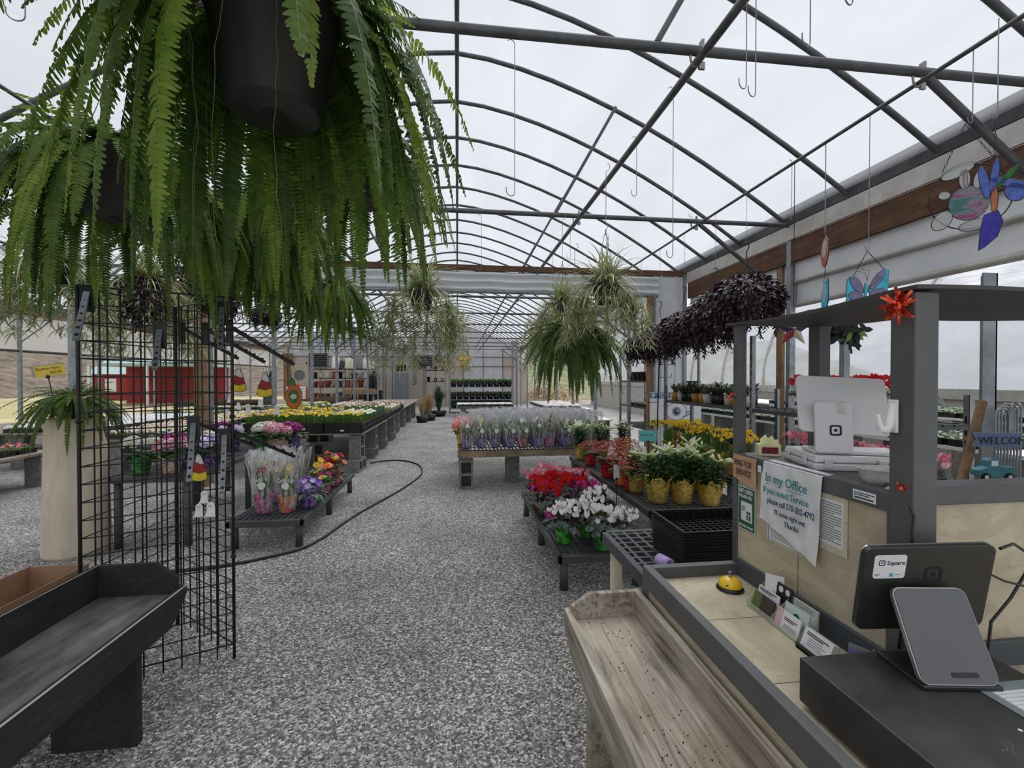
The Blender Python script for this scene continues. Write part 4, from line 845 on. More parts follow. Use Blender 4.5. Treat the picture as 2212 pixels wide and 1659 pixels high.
pm = [purple_mesh(21, .26, .21, 1900, 30).build('foliage', PM), purple_mesh(22, .25, .23, 1800, 40).build('foliage', PM)]
def purple(label, loc, i, s=1.):
    t = thing('purple_trailing_basket', label, 'hanging basket', loc, 0, 'hanging baskets of purple foliage')
    m = pot_mesh(.12, .09, .12); m.build('pot', G['potblk'], t, loc=(0, 0, -.10)); m = MB()
    for k in range(3): a = 2*PI*k/3+.5; m.tube([(.12*math.cos(a), .12*math.sin(a), .0), (0, 0, .36)], .0018, 4)
    m.tube([(0, 0, .35), (0, 0, .40), (.02, 0, .43), (.02, 0, .46), (0, 0, .48), (-.02, 0, .465)], .005, 6); m.build('hanger', G['black'], t)
    Z = ZR-loc[2]; 
    if Z > .5: m = MB(); m.tube([(0, 0, .475), (0, 0, Z)], .0018, 4); m.build('wire_hook', G['galv'], t)
    if pm[i].parent is None: o = pm[i]
    else: o = bpy.data.objects.new('foliage', pm[i].data); COL.objects.link(o)
    o.parent = t; o.scale = (s, s, s)
for i, (u, v, y, lab, k, s) in enumerate(((1612, 648, 3.36, 'largest purple-leaved basket, nearest the canopy', 0, 1), (1545, 690, 3.85, 'purple-leaved basket second from the canopy', 1, 1.02), (1478, 716, 4.35, 'purple-leaved basket third from the canopy', 0, .95),
        (1425, 738, 4.9, 'purple-leaved basket beside the wooden post', 1, .9), (1385, 752, 5.4, 'farthest purple-leaved basket of the right-hand row', 0, .8),
        (405, 622, 3.3, 'purple-leaved basket above the wire display tower', 1, .8), (575, 683, 4.8, 'small round purple-leaved basket right of the display tower', 0, .62), (300, 650, 3.9, 'purple-leaved basket left among the ferns above the tower', 0, .8), (470, 640, 4.4, 'purple-leaved basket behind the tower top', 1, .75))):
    p = at(u, v, x=2.37 if u > 1000 else -2.37); purple(lab, tuple(p), k, s)
# ------------------------------------------------------------------ benches
def gridbench(name, label, x0, x1, y0, y1, top, legs=True, cell=.052, mt=None, legr=.032, th=.055):
    t = thing(name, label, 'bench', (x0, y0, 0)); W, D = x1-x0, y1-y0; mt = mt or G['bench']
    m = MB()
    for a, b in (((0, 0), (W, .03)), ((0, D-.03), (W, D)), ((0, 0), (.03, D)), ((W-.03, 0), (W, D))): m.span((a[0], a[1], top-th), (b[0], b[1], top))
    m.build('rim', mt, t, .004)
    m = MB(); n = int(W/cell)
    for i in range(1, n): x = W*i/n; m.span((x-.007, .03, top-.022), (x+.007, D-.03, top-.002))
    n = int(D/cell)
    for i in range(1, n): y = D*i/n; m.span((.03, y-.007, top-.022), (W-.03, y+.007, top-.0021))
    m.build('grid_top', mt, t)
    if legs:
        k = max(2, int(D/.8)+1)
        for i in range(k):
            for x in (.05, W-.05):
                m = MB(); y = .05+(D-.1)*i/(k-1); m.lathe([(0, 0), (legr, 0), (legr*.9, top-.03), (0, top-.03)], 12, (x, y, 0)); m.build('leg', mt, t)
    return t
def block(loc, rz=0, up=True, label='grey concrete block', group='concrete blocks under the benches', flat=False):
    """hollow block: standing on its end (cells facing -y) or lying"""
    m = MB(); w_, h, d = (.195, .395, .19)
    if flat: w_, h = h, w_
    th = .032
    for a, b in (((-w_/2, -d/2, 0), (-w_/2+th, d/2, h)), ((w_/2-th, -d/2, 0), (w_/2, d/2, h)), ((-w_/2+th, -d/2, 0), (w_/2-th, d/2, th)), ((-w_/2+th, -d/2, h-th), (w_/2-th, d/2, h))): m.span(a, b)
    if flat: m.span((-th/2, -d/2, th), (th/2, d/2, h-th))
    else: m.span((-w_/2+th, -d/2, h/2-th/2), (w_/2-th, d/2, h/2+th/2))
    m.span((-w_/2+th, d/2-.004, th), (w_/2-th, d/2-.002, h-th))
    o = m.build('concrete_block', G['concrete'], None, .003, loc, 1, rz); tag(o, label, 'block', group); return o
# low bench of cyclamens, lily bench, small bench by the counter
gridbench('plastic_bench', 'low grey plastic bench under the cyclamens', .70, 1.34, 3.03, 4.85, .255)
gridbench('plastic_bench', 'long dark bench carrying the lilies in gold foil', 1.41, 2.25, 3.12, 5.5, .52)
tb = gridbench('plastic_bench', 'empty-fronted dark grid bench beside the checkout counter', .70, 1.5, 1.56, 2.12, .75, legs=False)
for x, y in ((.06, .5), (.06, .06), (.74, .5)):
    m = MB(); m.lathe([(0, 0), (.028, 0), (.028, .70), (0, .70)], 16, (x, y, 0)); m.build('leg', G['whitep'] if False else G['tan'], tb)
gridbench('plastic_bench', 'low grey plastic bench of mixed gift plants left of the aisle', -2.0, -1.36, 4.12, 6.1, .25)
gridbench('plastic_bench', 'dark bench of hydrangeas behind the wire display tower', -3.02, -2.35, 4.25, 5.5, .64)
gridbench('plastic_bench', 'dark bench of primroses right behind the display tower', -3.1, -2.0, 5.62, 6.4, .62)
# wooden bench of sleeved bulbs
wb = thing('wooden_bench', 'timber-edged bench of sleeved bulb plants on concrete blocks', 'bench', (0, 0, 0))
m = MB(); m.span((0, 6.0, .435), (2.05, 6.04, .525)); m.span((0, 8.2, .435), (2.05, 8.24, .525)); m.build('front_board', G['framewood'], wb, .003)
m = MB(); m.span((0, 6.04, .435), (.04, 8.2, .525)); m.build('side_board', G['framewood'], wb); m = MB(); m.span((2.01, 6.04, .435), (2.05, 8.2, .525)); m.build('side_board', G['framewood'], wb)
m = MB(); [m.span((.02+.052*i, 6.0, .527), (.034+.052*i, 8.24, .54)) for i in range(39)]; [m.span((0, 6.0+.28*i, .525), (2.05, 6.02+.28*i, .535)) for i in range(9)]; m.build('grid_top', G['bench'], wb)
block((.115, 6.12, 0), 0, label='open-celled concrete block at the aisle corner of the timber-edged bench'); o = block((.80, 6.5, 0), R(90), label='concrete block standing under the middle of the timber-edged bench')
block((1.75, 6.25, 0), 0, label='concrete block under the right front of the timber-edged bench'); block((.115, 8.0, 0), R(90), label='concrete block under the far aisle corner of the timber-edged bench')
# plywood bench of spring bulbs: long, on blocks
PB = thing('plywood_bench', 'long plywood bench of daffodil trays along the left of the aisle', 'bench', (0, 0, 0))
m = MB(); m.span((-3.35, 7.35, .605), (-1.50, 9.8, .622)); m.build('deck_sheet', G['plywood'], PB)
m = MB(); m.span((-3.35, 9.81, .605), (-1.52, 12.25, .622)); m.build('deck_sheet', G['plywood'], PB)
m = MB(); m.span((-3.4, 12.5, .595), (-1.62, 19.5, .612)); m.build('deck_sheet', G['plywood'], PB)
for i, y in enumerate((7.5, 8.75, 9.9, 11.2, 12.8, 14.3, 15.9, 17.6)):
    block((-1.63-(.1 if y > 12 else 0), y, 0), R(90) if i else R(84), label='lower concrete block of a pier at the aisle edge of the plywood bench', flat=True)
    if i == 0: block((-1.63, y, .195), R(80), label='upright concrete block carrying the near corner of the plywood bench')
    else: block((-1.63-(.1 if y > 12 else 0), y, .195), R(90), label='upright block of a pier at the aisle edge of the plywood bench')
for i, (x, y) in enumerate(((-2.35, 8.0), (-2.95, 7.7), (-3.2, 7.7))):
    block((x, y, 0), 0, label='block of the inner piers under the front of the plywood bench', flat=i == 1); block((x, y, .195 if i == 1 else .395), 0, flat=i != 1, label='block of the inner piers under the front of the plywood bench')
# other plank benches in the left bay
def deckbench(label, x0, x1, y0, y1, top, mt='plywood', name='plank_bench'):
    t = thing(name, label, 'bench', (0, 0, 0)); m = MB(); m.span((x0, y0, top-.03), (x1, y1, top)); m.build('deck', G[mt], t)
    n = max(2, int((y1-y0)/2.2)+1)
    for i in range(n):
        for x in (x0+.25, x1-.12):
            m = MB(); y = y0+.2+(y1-y0-.4)*i/(n-1); m.span((x-.1, y-.1, 0), (x+.1, y+.1, top-.03)); m.build('block_leg', G['concrete'], t)
    return t
deckbench('plank bench of pansy trays at the far left photo edge', -7.6, -5.72, 4.6, 7.2, .47)
deckbench('second plank bench of trays in the left bay, near the outer side', -9.5, -7.9, 6.0, 12.0, .55)
deckbench('plank bench of primrose trays behind the hydrangea bench', -5.35, -3.75, 7.2, 12.0, .60)
deckbench('plank bench of white-flowered trays in the left bay', -7.5, -5.75, 8.2, 14.0, .60)
deckbench('far plank bench of seedling trays in the left bay', -5.4, -3.8, 12.6, 19.0, .62)
deckbench('far plank bench of seedheads beside the outer side', -8.8, -6.2, 15.0, 20.0, .62)
# ------------------------------------------------------------------ potted plants
def wrapmesh(rb, rt, h, ruff=.02, seed=0, n=40, mi=0):
    rn = random.Random(seed); ph = [rn.random()*6 for _ in range(4)]; m = MB()
    def wob(r, z, t, i):
        k = z/h; return r*(1+.035*k*math.sin(7*t+ph[0])+.02*math.sin(13*t+ph[1]+z*60)+.012*math.sin(23*t+ph[2]-z*90)), z+(ruff*math.sin(5*t+ph[3])*.6+ruff*.4*math.sin(11*t) if k > .93 else 0)
    pr = [(rb*.9, 0), (rb, .004)]+[(rb+(rt-rb)*(i/7)**1.1, h*i/7) for i in range(1, 7)]+[(rt*1.02, h), (rt*1.12, h+.012), (rt*.93, h*.96), (rt*.8, h*.86)]
    m.lathe([(0, 0)]+pr+[(0, h*.84)], n, wob=wob, mi=mi); return m
def potcover(t, rb, rt, h, mt, seed=0, name='pot_cover', ruff=.02): wrapmesh(rb, rt, h, ruff, seed).build(name, mt, t)
def petals5(m, c, nrm, r, mi, n=5, cup=.2, rn=None, wid=1.0, cen=None):
    nrm = Vector(nrm).normalized(); a = nrm.orthogonal().normalized(); b = nrm.cross(a); off = rn.random()*6 if rn else 0
    for k in range(n):
        t = off+2*PI*k/n; d = a*math.cos(t)+b*math.sin(t); s = nrm.cross(d); e = wid*PI/n*r; k0 = len(m.v); c = Vector(c)
        m.v += [tuple(c), tuple(c+d*r*.55-s*e*.75+nrm*cup*r*.3), tuple(c+d*r+nrm*cup*r-s*e*.3), tuple(c+d*r+nrm*cup*r+s*e*.3), tuple(c+d*r*.55+s*e*.75+nrm*cup*r*.3)]
        m.f.append((k0, k0+1, k0+2, k0+3, k0+4)); m.m.append(mi); m.s.append(False)
    if cen is not None: m.ball(tuple(c+nrm*r*.06), r*.24, 6, 4, cen)
def cyclamen(rn, r=.14, nf=16, colour='red', col2=None):
    lv = MB(); fl = MB()
    for i in range(34):
        a = rn.uniform(0, 2*PI); q = r*math.sqrt(rn.random())*1.15; z = .05+.05*(1-(q/r)**2)+rn.uniform(-.01, .02); s = rn.uniform(.026, .042)
        o = Vector((math.cos(a), math.sin(a), 0)); nr = (UPV+o*(q/r)*.8+Vector((rn.gauss(0, .2), rn.gauss(0, .2), 0))).normalized(); u_ = nr.cross(o).normalized(); v_ = u_.cross(nr)
        c = o*q+UPV*z; k = len(lv.v); pts = [(0, -.25), (-.75, -.85), (-1.05, -.2), (-.8, .55), (0, 1.1), (.8, .55), (1.05, -.2), (.75, -.85)]
        lv.v += [tuple(c+nr*.006)]+[tuple(c+u_*x*s+v_*y*s-nr*.2*s*(x*x)) for x, y in pts]
        for j in range(8): lv.f.append((k, k+1+j, k+1+(j+1) % 8)); lv.m.append(0); lv.s.append(True)
        if q > r*.6: lv.tube([tuple(c), tuple(o*.04)], .0016, 3, 1, caps=False)
    for i in range(nf):
        a = rn.uniform(0, 2*PI); q = r*.9*math.sqrt(rn.random()); z = rn.uniform(.13, .19)-(q/r)**2*.03; c = Vector((q*math.cos(a), q*math.sin(a), z)); mi = 2 if rn.random() < .3 else 0
        fl.tube([(q*.4*math.cos(a), q*.4*math.sin(a), .04), tuple(c-UPV*.004)], .0013, 3, 1, caps=False)
        for k in range(5):
            t = 2*PI*k/5+a; o = Vector((math.cos(t), math.sin(t), 0)); s_ = Vector((-math.sin(t), math.cos(t), 0)); sz = rn.uniform(.022, .032); w_ = sz*.42; tw = s_*rn.uniform(-.25, .25)*sz
            p0 = c+o*.004; p1 = c+o*sz*.55+UPV*sz*.55; p2 = c+o*sz*.6+UPV*sz*1.25+tw; b = len(fl.v)
            fl.v += [tuple(p0-s_*w_*.4), tuple(p0+s_*w_*.4), tuple(p1+s_*w_), tuple(p2+s_*w_*.5), tuple(p2-s_*w_*.5), tuple(p1-s_*w_)]; fl.f += [(b, b+1, b+2, b+5), (b+5, b+2, b+3, b+4)]; fl.m += [mi, mi]; fl.s += [True, True]
    return lv, fl
def potted(name, label, cat, group, cover, rb, rt, h, parts, seed=0, loc=(0, 0, 0), cname='pot_cover', ruff=.02):
    t = thing(name, label, cat, loc, 0, group); potcover(t, rb, rt, h, cover, seed, cname, ruff)
    for nm, m, mats, z in parts: m.build(nm, mats, t, loc=(0, 0, z))
    return t
ZB = {}
def mk_cycl(colour, cover, seed, label='x', r=.14, nf=16, c2=None):
    rn = random.Random(seed); lv, fl = cyclamen(rn, r, nf)
    return Proto(potted('potted_cyclamen', label, 'flower', 'cyclamens on the low bench', G[cover], .05, .07, .12, [('leaves', lv, [G['cycl'], G['wine']], .10), ('blooms', fl, [G[colour], G['wine'], G[c2 or colour]], .10)], seed))
cw = mk_cycl('whitep', 'foil_green', 1, nf=24); crd = mk_cycl('red', 'foil_magenta', 2, nf=34); cpk = mk_cycl('pink', 'foil_orange', 3, nf=24, c2='palepink'); cmg = mk_cycl('magenta', 'foil_green', 4, nf=14, c2='hotpink'); crd2 = mk_cycl('red', 'foil_orange', 5, nf=36)
Z0 = .255
for pr, u, v, lab, s in ((cw, 1217, 1172, 'white cyclamen in green foil at the aisle corner of the low bench', 1), (cw, 1268, 1160, 'white cyclamen in green foil, half hidden behind the corner one', 1), (cw, 1312, 1195, 'front right white cyclamen in green foil against the dark grid bench', 1.05),
        (crd, 1190, 1120, 'bright red cyclamen behind the corner white one', 1.05), (crd, 1240, 1098, 'second red cyclamen, right of the middle red one', 1.05), (crd2, 1200, 1088, 'red cyclamen at the centre of the low bench', 1.05),
        (cmg, 1268, 1110, 'magenta cyclamen right of the red ones', 1), (cmg, 1155, 1110, 'magenta and pale pink cyclamen over the aisle edge', .95), (cpk, 1150, 1082, 'salmon pink cyclamen at the aisle edge', 1.05), (cpk, 1180, 1066, 'pink cyclamen at the far end of the low bench', 1.05),
        (cpk, 1215, 1070, 'pale pink cyclamen in the back row, middle', 1), (cpk, 1248, 1075, 'pale pink cyclamen in the back row, right', 1), (cw, 1290, 1125, 'white and wine-eyed cyclamen behind the front right one', 1), (crd2, 1165, 1095, 'dark red cyclamen near the aisle edge', 1), (cmg, 1300, 1098, 'hot pink cyclamen against the lily bench edge', .8), (cw, 1345, 1180, 'sparsely flowered white cyclamen nearest the tray stack', .9)):
    p = at(u, v, z=Z0); p.x = max(.80, min(1.26, p.x)); p.y = max(3.13, min(4.75, p.y)); pr.put((p.x, p.y, Z0), random.Random(u).uniform(0, 6), lab, None, s)
# lilies
def lily(seed, nst=4, h=.40, flowers=3):
    rn = random.Random(seed); st = MB(); bl = MB()
    for i in range(nst):
        a = rn.uniform(0, 2*PI); q = rn.uniform(.0, .05); p = Vector((q*math.cos(a), q*math.sin(a), 0)); d = Vector((math.cos(a)*.16, math.sin(a)*.16, 1)).normalized(); H = h*rn.uniform(.8, 1.05)
        st.tube([tuple(p), tuple(p+d*H)], .004, 5)
        for k in range(34):
            t = .08+.92*k/34; b = p+d*H*t; az = k*2.4; o = Vector((math.cos(az), math.sin(az), rn.uniform(.15, .7)+t*.5)); st.leaf(b, o, UPV, rn.uniform(.10, .15)*(1.1-.35*t), .021, 4, .7, 0 if t < .8 else 1, fold=.3)
        top = p+d*H
        for k in range(flowers):
            az = rn.uniform(0, 2*PI); o = Vector((math.cos(az), math.sin(az), rn.uniform(.1, .9))).normalized(); L = rn.uniform(.06, .11); opn = rn.random() < .09
            s = o.orthogonal().normalized(); s2 = o.cross(s); vs = []; n = 6; c = [(.003, 0), (.007, .3), (.011, .7), (.008, .92), (.001, 1)] if not opn else [(.003, 0), (.007, .4), (.016, .75), (.034, 1.0), (.042, .93)]
            for rr, tt in c: vs += [top+o*(.02+L*tt)+(s*math.cos(2*PI*j/n)+s2*math.sin(2*PI*j/n))*rr*(1.25 if opn and rr > .03 and j % 2 else 1) for j in range(n)]
            bl.add(vs, [(i_*n+j, i_*n+(j+1) % n, (i_+1)*n+(j+1) % n, (i_+1)*n+j) for i_ in range(len(c)-1) for j in range(n)], 0 if opn or rn.random() < .3 else 1, True)
    return st, bl
def mk_lily(seed, **k):
    st, bl = lily(seed, **k); return Proto(potted('easter_lily', 'x', 'flower', 'lilies in gold foil', G['foil_gold'], .068, .098, .175, [('foliage', st, [G['leafd'] if False else G['leaf'], G['leafl']], .13), ('blooms', bl, [G['whitep'], G['bud']], .13)], seed, ruff=.03))
L1, L2, L3 = mk_lily(1, h=.25, nst=6, flowers=2), mk_lily(2, h=.27, nst=7, flowers=2), mk_lily(3, h=.24, nst=5, flowers=2)
Z1 = .52
for pr, u, v, lab, s in ((L1, 1535, 1092, 'rightmost gold-foiled lily beside the dark counter side', 1), (L2, 1474, 1086, 'gold-foiled lily second from the right in the front row', 1), (L1, 1420, 1084, 'wide gold-foiled lily, front and centre of the dark bench', 1.05), (L3, 1374, 1062, 'smaller gold-foiled lily at the left of the front row', .88),
        (L2, 1512, 1058, 'gold-foiled lily in the second row, right', 1), (L3, 1450, 1058, 'gold-foiled lily in the second row, middle', .9), (L2, 1244, 992, 'gold-foiled lily at the far corner of the dark bench, by the sleeved bulbs', 1.0), (L1, 1300, 985, 'gold-foiled lily in the back row behind the russet flowers', 1), (L3, 1345, 980, 'gold-foiled lily at the back right behind the russet flowers', 1)):
    p = at(u, v, z=Z1); p.x = max(1.5, min(2.16, p.x)); p.y = max(3.22, p.y); pr.put((p.x, p.y, Z1), random.Random(u).uniform(0, 6), lab, None, s)
def kal(seed, c, c2, n=150, r=.15):
    rn = random.Random(seed); lv = MB(); fl = MB()
    for i in range(26): a = rn.uniform(0, 2*PI); lv.leaf((.03*math.cos(a), .03*math.sin(a), rn.uniform(0, .03)), (math.cos(a), math.sin(a), rn.uniform(.1, 1)), UPV, rn.uniform(.08, .13), .055, 4, .9, 0)
    for i in range(n):
        z = rn.uniform(.15, 1); a = rn.uniform(0, 2*PI); q = math.sqrt(1-z*z); c_ = Vector((r*q*math.cos(a), r*q*math.sin(a), .09+.10*z+rn.uniform(-.01, .012)))
        for k in range(3): petals5(fl, c_+Vector((rn.gauss(0, .008), rn.gauss(0, .008), rn.gauss(0, .004))), Vector((q*math.cos(a)*.6, q*math.sin(a)*.6, 1)), .009, rn.choice((0, 0, 1)), 4, .1, rn)
    return lv, fl
def mk_kal(seed, c, c2, cover, label='x', cat='flower', group='kalanchoes on the dark bench', name='potted_kalanchoe', n=150, r=.15):
    lv, fl = kal(seed, c, c2, n, r); return Proto(potted(name, label, cat, group, G[cover], .06, .085, .14, [('leaves', lv, [G['leaf']], .12), ('blooms', fl, [G[c], G[c2]], .12)], seed))
K1 = mk_kal(1, 'brick', 'wine', 'foil_red'); K2 = mk_kal(2, 'brick', 'russet', 'foil_orange')
for pr, u, v, lab, s in ((K1, 1300, 1030, 'dark red kalanchoe in red foil beside the price stake', 1.15), (K2, 1345, 1048, 'russet kalanchoe in orange foil left of the gold-foiled lilies', 1), (K1, 1365, 1060, 'russet kalanchoe in red foil touching the smaller gold-foiled lily', .9), (K2, 1352, 1010, 'russet kalanchoe in the second row', 1.05), (K1, 1268, 1005, 'dark red kalanchoe between the corner lily and the red-foiled one', .9)):
    p = at(u, v, z=Z1); p.x = max(1.5, p.x); pr.put((p.x, p.y, Z1), random.Random(u).uniform(0, 6), lab, None, s)
# gerberas, primulas, gloxinias, hydrangeas
def gerb(seed, cols, nf=7):
    rn = random.Random(seed); lv = MB(); fl = MB()
    for i in range(22): a = rn.uniform(0, 2*PI); lv.leaf((.03*math.cos(a), .03*math.sin(a), 0), (math.cos(a), math.sin(a), rn.uniform(.3, 1.2)), UPV, rn.uniform(.10, .16), .045, 5, 1.0, 0)
    for i in range(nf):
        a = rn.uniform(0, 2*PI); q = rn.uniform(.01, .10); z = rn.uniform(.13, .21); c = Vector((q*math.cos(a), q*math.sin(a), z)); nr = Vector((math.cos(a)*.4+rn.gauss(0, .3), math.sin(a)*.4-.5, .8)); mi = i % len(cols)+1
        lv.tube([(q*.2*math.cos(a), q*.2*math.sin(a), 0), tuple(c)], .002, 4, 0); petals5(fl, c, nr, .035, mi, 16, .12, rn, 1.1); petals5(fl, c+nr.normalized()*.003, nr, .024, mi, 12, .2, rn, 1.1, 0)
    return lv, fl
def mk_g(seed, cols, cover, nf=7):
    lv, fl = gerb(seed, cols, nf); return Proto(potted('potted_gerbera', 'x', 'flower', 'gerberas on the low left bench', G[cover], .055, .075, .13, [('leaves', lv, [G['leaf']], .11), ('blooms', fl, [G['wine']]+[G[c] for c in cols], .11)], seed))
def trumpets(seed, c, c2, n=26, r=.11, h=.10, size=.026, leafm='leafg', drop=True):
    rn = random.Random(seed); lv = MB(); fl = MB()
    for i in range(30): a = rn.uniform(0, 2*PI); lv.leaf((.04*math.cos(a), .04*math.sin(a), .0), (math.cos(a), math.sin(a), rn.uniform(.2, 1)), UPV, rn.uniform(.08, .15), .035, 5, 1.6, 0)
    for i in range(n):
        z = rn.uniform(.05, 1); a = rn.uniform(0, 2*PI); q = math.sqrt(1-z*z); o = Vector((q*math.cos(a), q*math.sin(a), z)); petals5(fl, (r*o.x, r*o.y, .03+h*z), o, size, rn.choice((0, 0, 1)), 5, .35, rn, 1.2)
    return lv, fl
def mophead(seed, c, c2, heads=5, hr=.055, leafm='leaf', spread=.08, z0=.10):
    rn = random.Random(seed); lv = MB(); fl = MB()
    for i in range(24): a = rn.uniform(0, 2*PI); lv.leaf((.03*math.cos(a), .03*math.sin(a), rn.uniform(0, .05)), (math.cos(a), math.sin(a), rn.uniform(.1, 1)), UPV, rn.uniform(.09, .16), .07, 5, .9, 0)
    for k in range(heads):
        a = 2*PI*k/heads+rn.uniform(-.3, .3); q = spread*(0 if k == 0 else 1); hc = Vector((q*math.cos(a), q*math.sin(a), z0+rn.uniform(-.02, .03)))
        for i in range(75):
            z = rn.uniform(-.3, 1); b = rn.uniform(0, 2*PI); w_ = math.sqrt(1-z*z); o = Vector((w_*math.cos(b), w_*math.sin(b), z)); petals5(fl, hc+o*hr*rn.uniform(.9, 1.08), o, .013, rn.choice((0, 0, 1)), 4, .1, rn, 1.3)
    return lv, fl
def mk_m(seed, c, c2, cover, name='potted_hydrangea', group='hydrangeas and primroses', fn=mophead, leafm='leaf', cat='flower', **k):
    lv, fl = fn(seed, c, c2, **k); return Proto(potted(name, 'x', cat, group, G[cover], .055, .078, .14, [('leaves', lv, [G[leafm]], .12), ('blooms', fl, [G[c], G[c2]], .12)], seed))
g1 = mk_g(1, ('yellow', 'orange', 'gold'), 'foil_green', 8); g2 = mk_g(2, ('cream', 'yellow'), 'foil_green', 6); g3 = mk_g(3, ('hotpink', 'red', 'palepink'), 'foil_magenta', 8); g4 = mk_g(4, ('coral', 'yellow', 'orange'), 'foil_red', 7)
vi = mk_m(5, 'violet', 'lilac', 'foil_purple', 'potted_gloxinia', 'violet plants on the low left bench', trumpets, 'leafg')
Z2 = .25
for pr, u, v, lab, s, cat in ((vi, 667, 1095, 'violet bell-flowered plant in purple foil, front of the low left bench', 1.15, 0), (g1, 700, 1062, 'yellow and orange gerberas at the left of the low left bench', 1.05, 0), (g2, 705, 1082, 'cream gerberas behind the violet plant', 1, 0), (g3, 722, 1048, 'pink and red gerberas near the far end of the low left bench', 1.1, 0), (g4, 745, 1042, 'coral and yellow gerberas in red foil at the far aisle corner', 1.05, 0),
        (g3, 728, 1065, 'hot pink gerbera in magenta foil over the aisle edge', .9, 0), (g1, 690, 1045, 'orange and gold gerberas in the inner row', 1, 0), (g4, 715, 1030, 'red gerberas in the farthest row of the low left bench', 1, 0)):
    p = at(u, v, z=Z2); p.x = max(-1.92, min(-1.44, p.x)); p.y = min(6.0, p.y); pr.put((p.x, p.y, Z2), random.Random(u).uniform(0, 6), lab, None, s)
# hydrangea group
hp = mk_m(11, 'palepink', 'pink', 'foil_tissue'); hw = mk_m(12, 'whitep', 'cream', 'foil_green', heads=4); hm = mk_m(13, 'magenta', 'wine', 'foil_purple'); hl = mk_m(14, 'lilac', 'whitep', 'foil_purple', heads=6)
for pr, x, y, z, lab in ((hw, -2.86, 4.42, .64, 'white hydrangea in green foil, nearest the tan column'), (hp, -2.58, 4.38, .64, 'pale pink hydrangea in patterned tissue seen through the display tower'), (hm, -2.72, 4.72, .64, 'magenta hydrangea behind the pale pink one'), (hl, -2.45, 4.72, .64, 'lilac hydrangea in purple foil behind the display tower'), (hw, -2.50, 5.02, .64, 'white hydrangea in the back row of the dark bench'), (hl, -2.88, 5.0, .64, 'lilac hydrangea in the back row behind the white one'), (hp, -2.18, 5.76, .62, 'pale pink primrose cluster just right of the display tower'), (hm, -2.1, 6.05, .62, 'bright purple primrose in dark purple foil, right of the tower'), (hw, -2.42, 5.82, .62, 'white primrose cluster right behind the display tower'), (hp, -2.5, 6.15, .62, 'pink primrose cluster in the rear row by the tower'), (hl, -2.75, 5.85, .62, 'lilac primrose cluster behind the tower centre'), (hm, -2.95, 6.1, .62, 'wine-coloured primrose cluster behind the tower centre')):
    pr.put((x, y, z), x*9, lab, None, 1.12)
hc = mk_m(15, 'coral', 'palepink', 'foil_gold', heads=6)
for x, y, lab in ((-.03+.1, 6.55, 'coral hydrangea at the aisle end of the timber-edged bench'), (.1, 7.0, 'coral hydrangea behind the first, along the aisle edge'), (.12, 7.5, 'pale coral hydrangea farthest along the aisle edge')):
    hc.put((x, y, .54), x*20, lab, 'coral hydrangeas on the timber-edged bench', 1.25)
# sleeved bulb plants
def bulbs(seed, top='whitep', n=24, L=.26, nf=5):
    rn = random.Random(seed); lv = MB(); fl = MB()
    for i in range(n): a = rn.uniform(0, 2*PI); q = rn.uniform(0, .035); lv.leaf((q*math.cos(a), q*math.sin(a), 0), (math.cos(a)*.18, math.sin(a)*.18, 1), (math.cos(a), math.sin(a), 0), L*rn.uniform(.7, 1.1), rn.uniform(.012, .028), 4, -.25, rn.choice((0, 0, 1)), prof=lambda t: (1-t**3)*.8+.1)
    for i in range(nf):
        a = rn.uniform(0, 2*PI); q = rn.uniform(.01, .06); c = (q*math.cos(a), q*math.sin(a), L*rn.uniform(.6, 1.12)); petals5(fl, c, (math.cos(a), math.sin(a)-.4, .5), .026, 0, 6, .3, rn, 1.2, 1)
    return lv, fl
def sleeve(seed, rb, rt, h, n=36):
    rn = random.Random(seed); ph = [rn.random()*6 for _ in range(5)]; m = MB()
    def wob(r, z, t, i): k = z/h; return r*(1+.10*k*math.sin(5*t+ph[0]+z*9)+.06*k*math.sin(11*t+ph[1])+.03*math.sin(19*t+ph[2]+z*20)), z*(1+.03*math.sin(6*t+ph[3])*(k > .8))
    m.lathe([(rb, 0.01)]+[(rb+(rt-rb)*i/8, .01+h*i/8) for i in range(1, 9)], n, wob=wob); return m
def mk_sl(seed, cover, flc, cen='yellow', word=None, L=.26):
    lv, fl = bulbs(seed, L=L); t = potted('sleeved_bulb_plant', 'x', 'flower', 'sleeved bulb plants on the timber-edged bench', G[cover], .042, .062, .12, [('leaves', lv, [G['blade'], G['leaf']], .10), ('blooms', fl, [G[flc], G[cen]], .10)], seed, ruff=.012)
    sleeve(seed, .055, .125, .44).build('clear_sleeve', G['sleeve'], t)
    if word: text(word, .038, G['whitep'], t, (-.052, -.100, .255), (R(82), 0, 0), shear=.35, name='sleeve_lettering'); m = MB(); petals5(m, (.02, -.098, .225), (0, -1, .1), .028, 0, 3, 0, random.Random(seed), 1); m.build('sleeve_print', G['whitep'], t)
    return Proto(t)
S = [mk_sl(1, 'foil_purple', 'whitep', word='Calla'), mk_sl(2, 'foil_purple', 'cream', word='Calla'), mk_sl(3, 'foil_wine', 'whitep', word='Calla'), mk_sl(4, 'foil_magenta', 'wine'), mk_sl(5, 'foil_purple', 'whitep')]
order = [4, 1, 0, 0, 2, 4, 3, 1, 0, 2]; ordn = ('first', 'second', 'third', 'fourth', 'fifth', 'sixth', 'seventh', 'eighth', 'ninth', 'tenth'); cn_ = {0: 'purple', 1: 'purple', 2: 'wine-red', 3: 'magenta', 4: 'purple'}
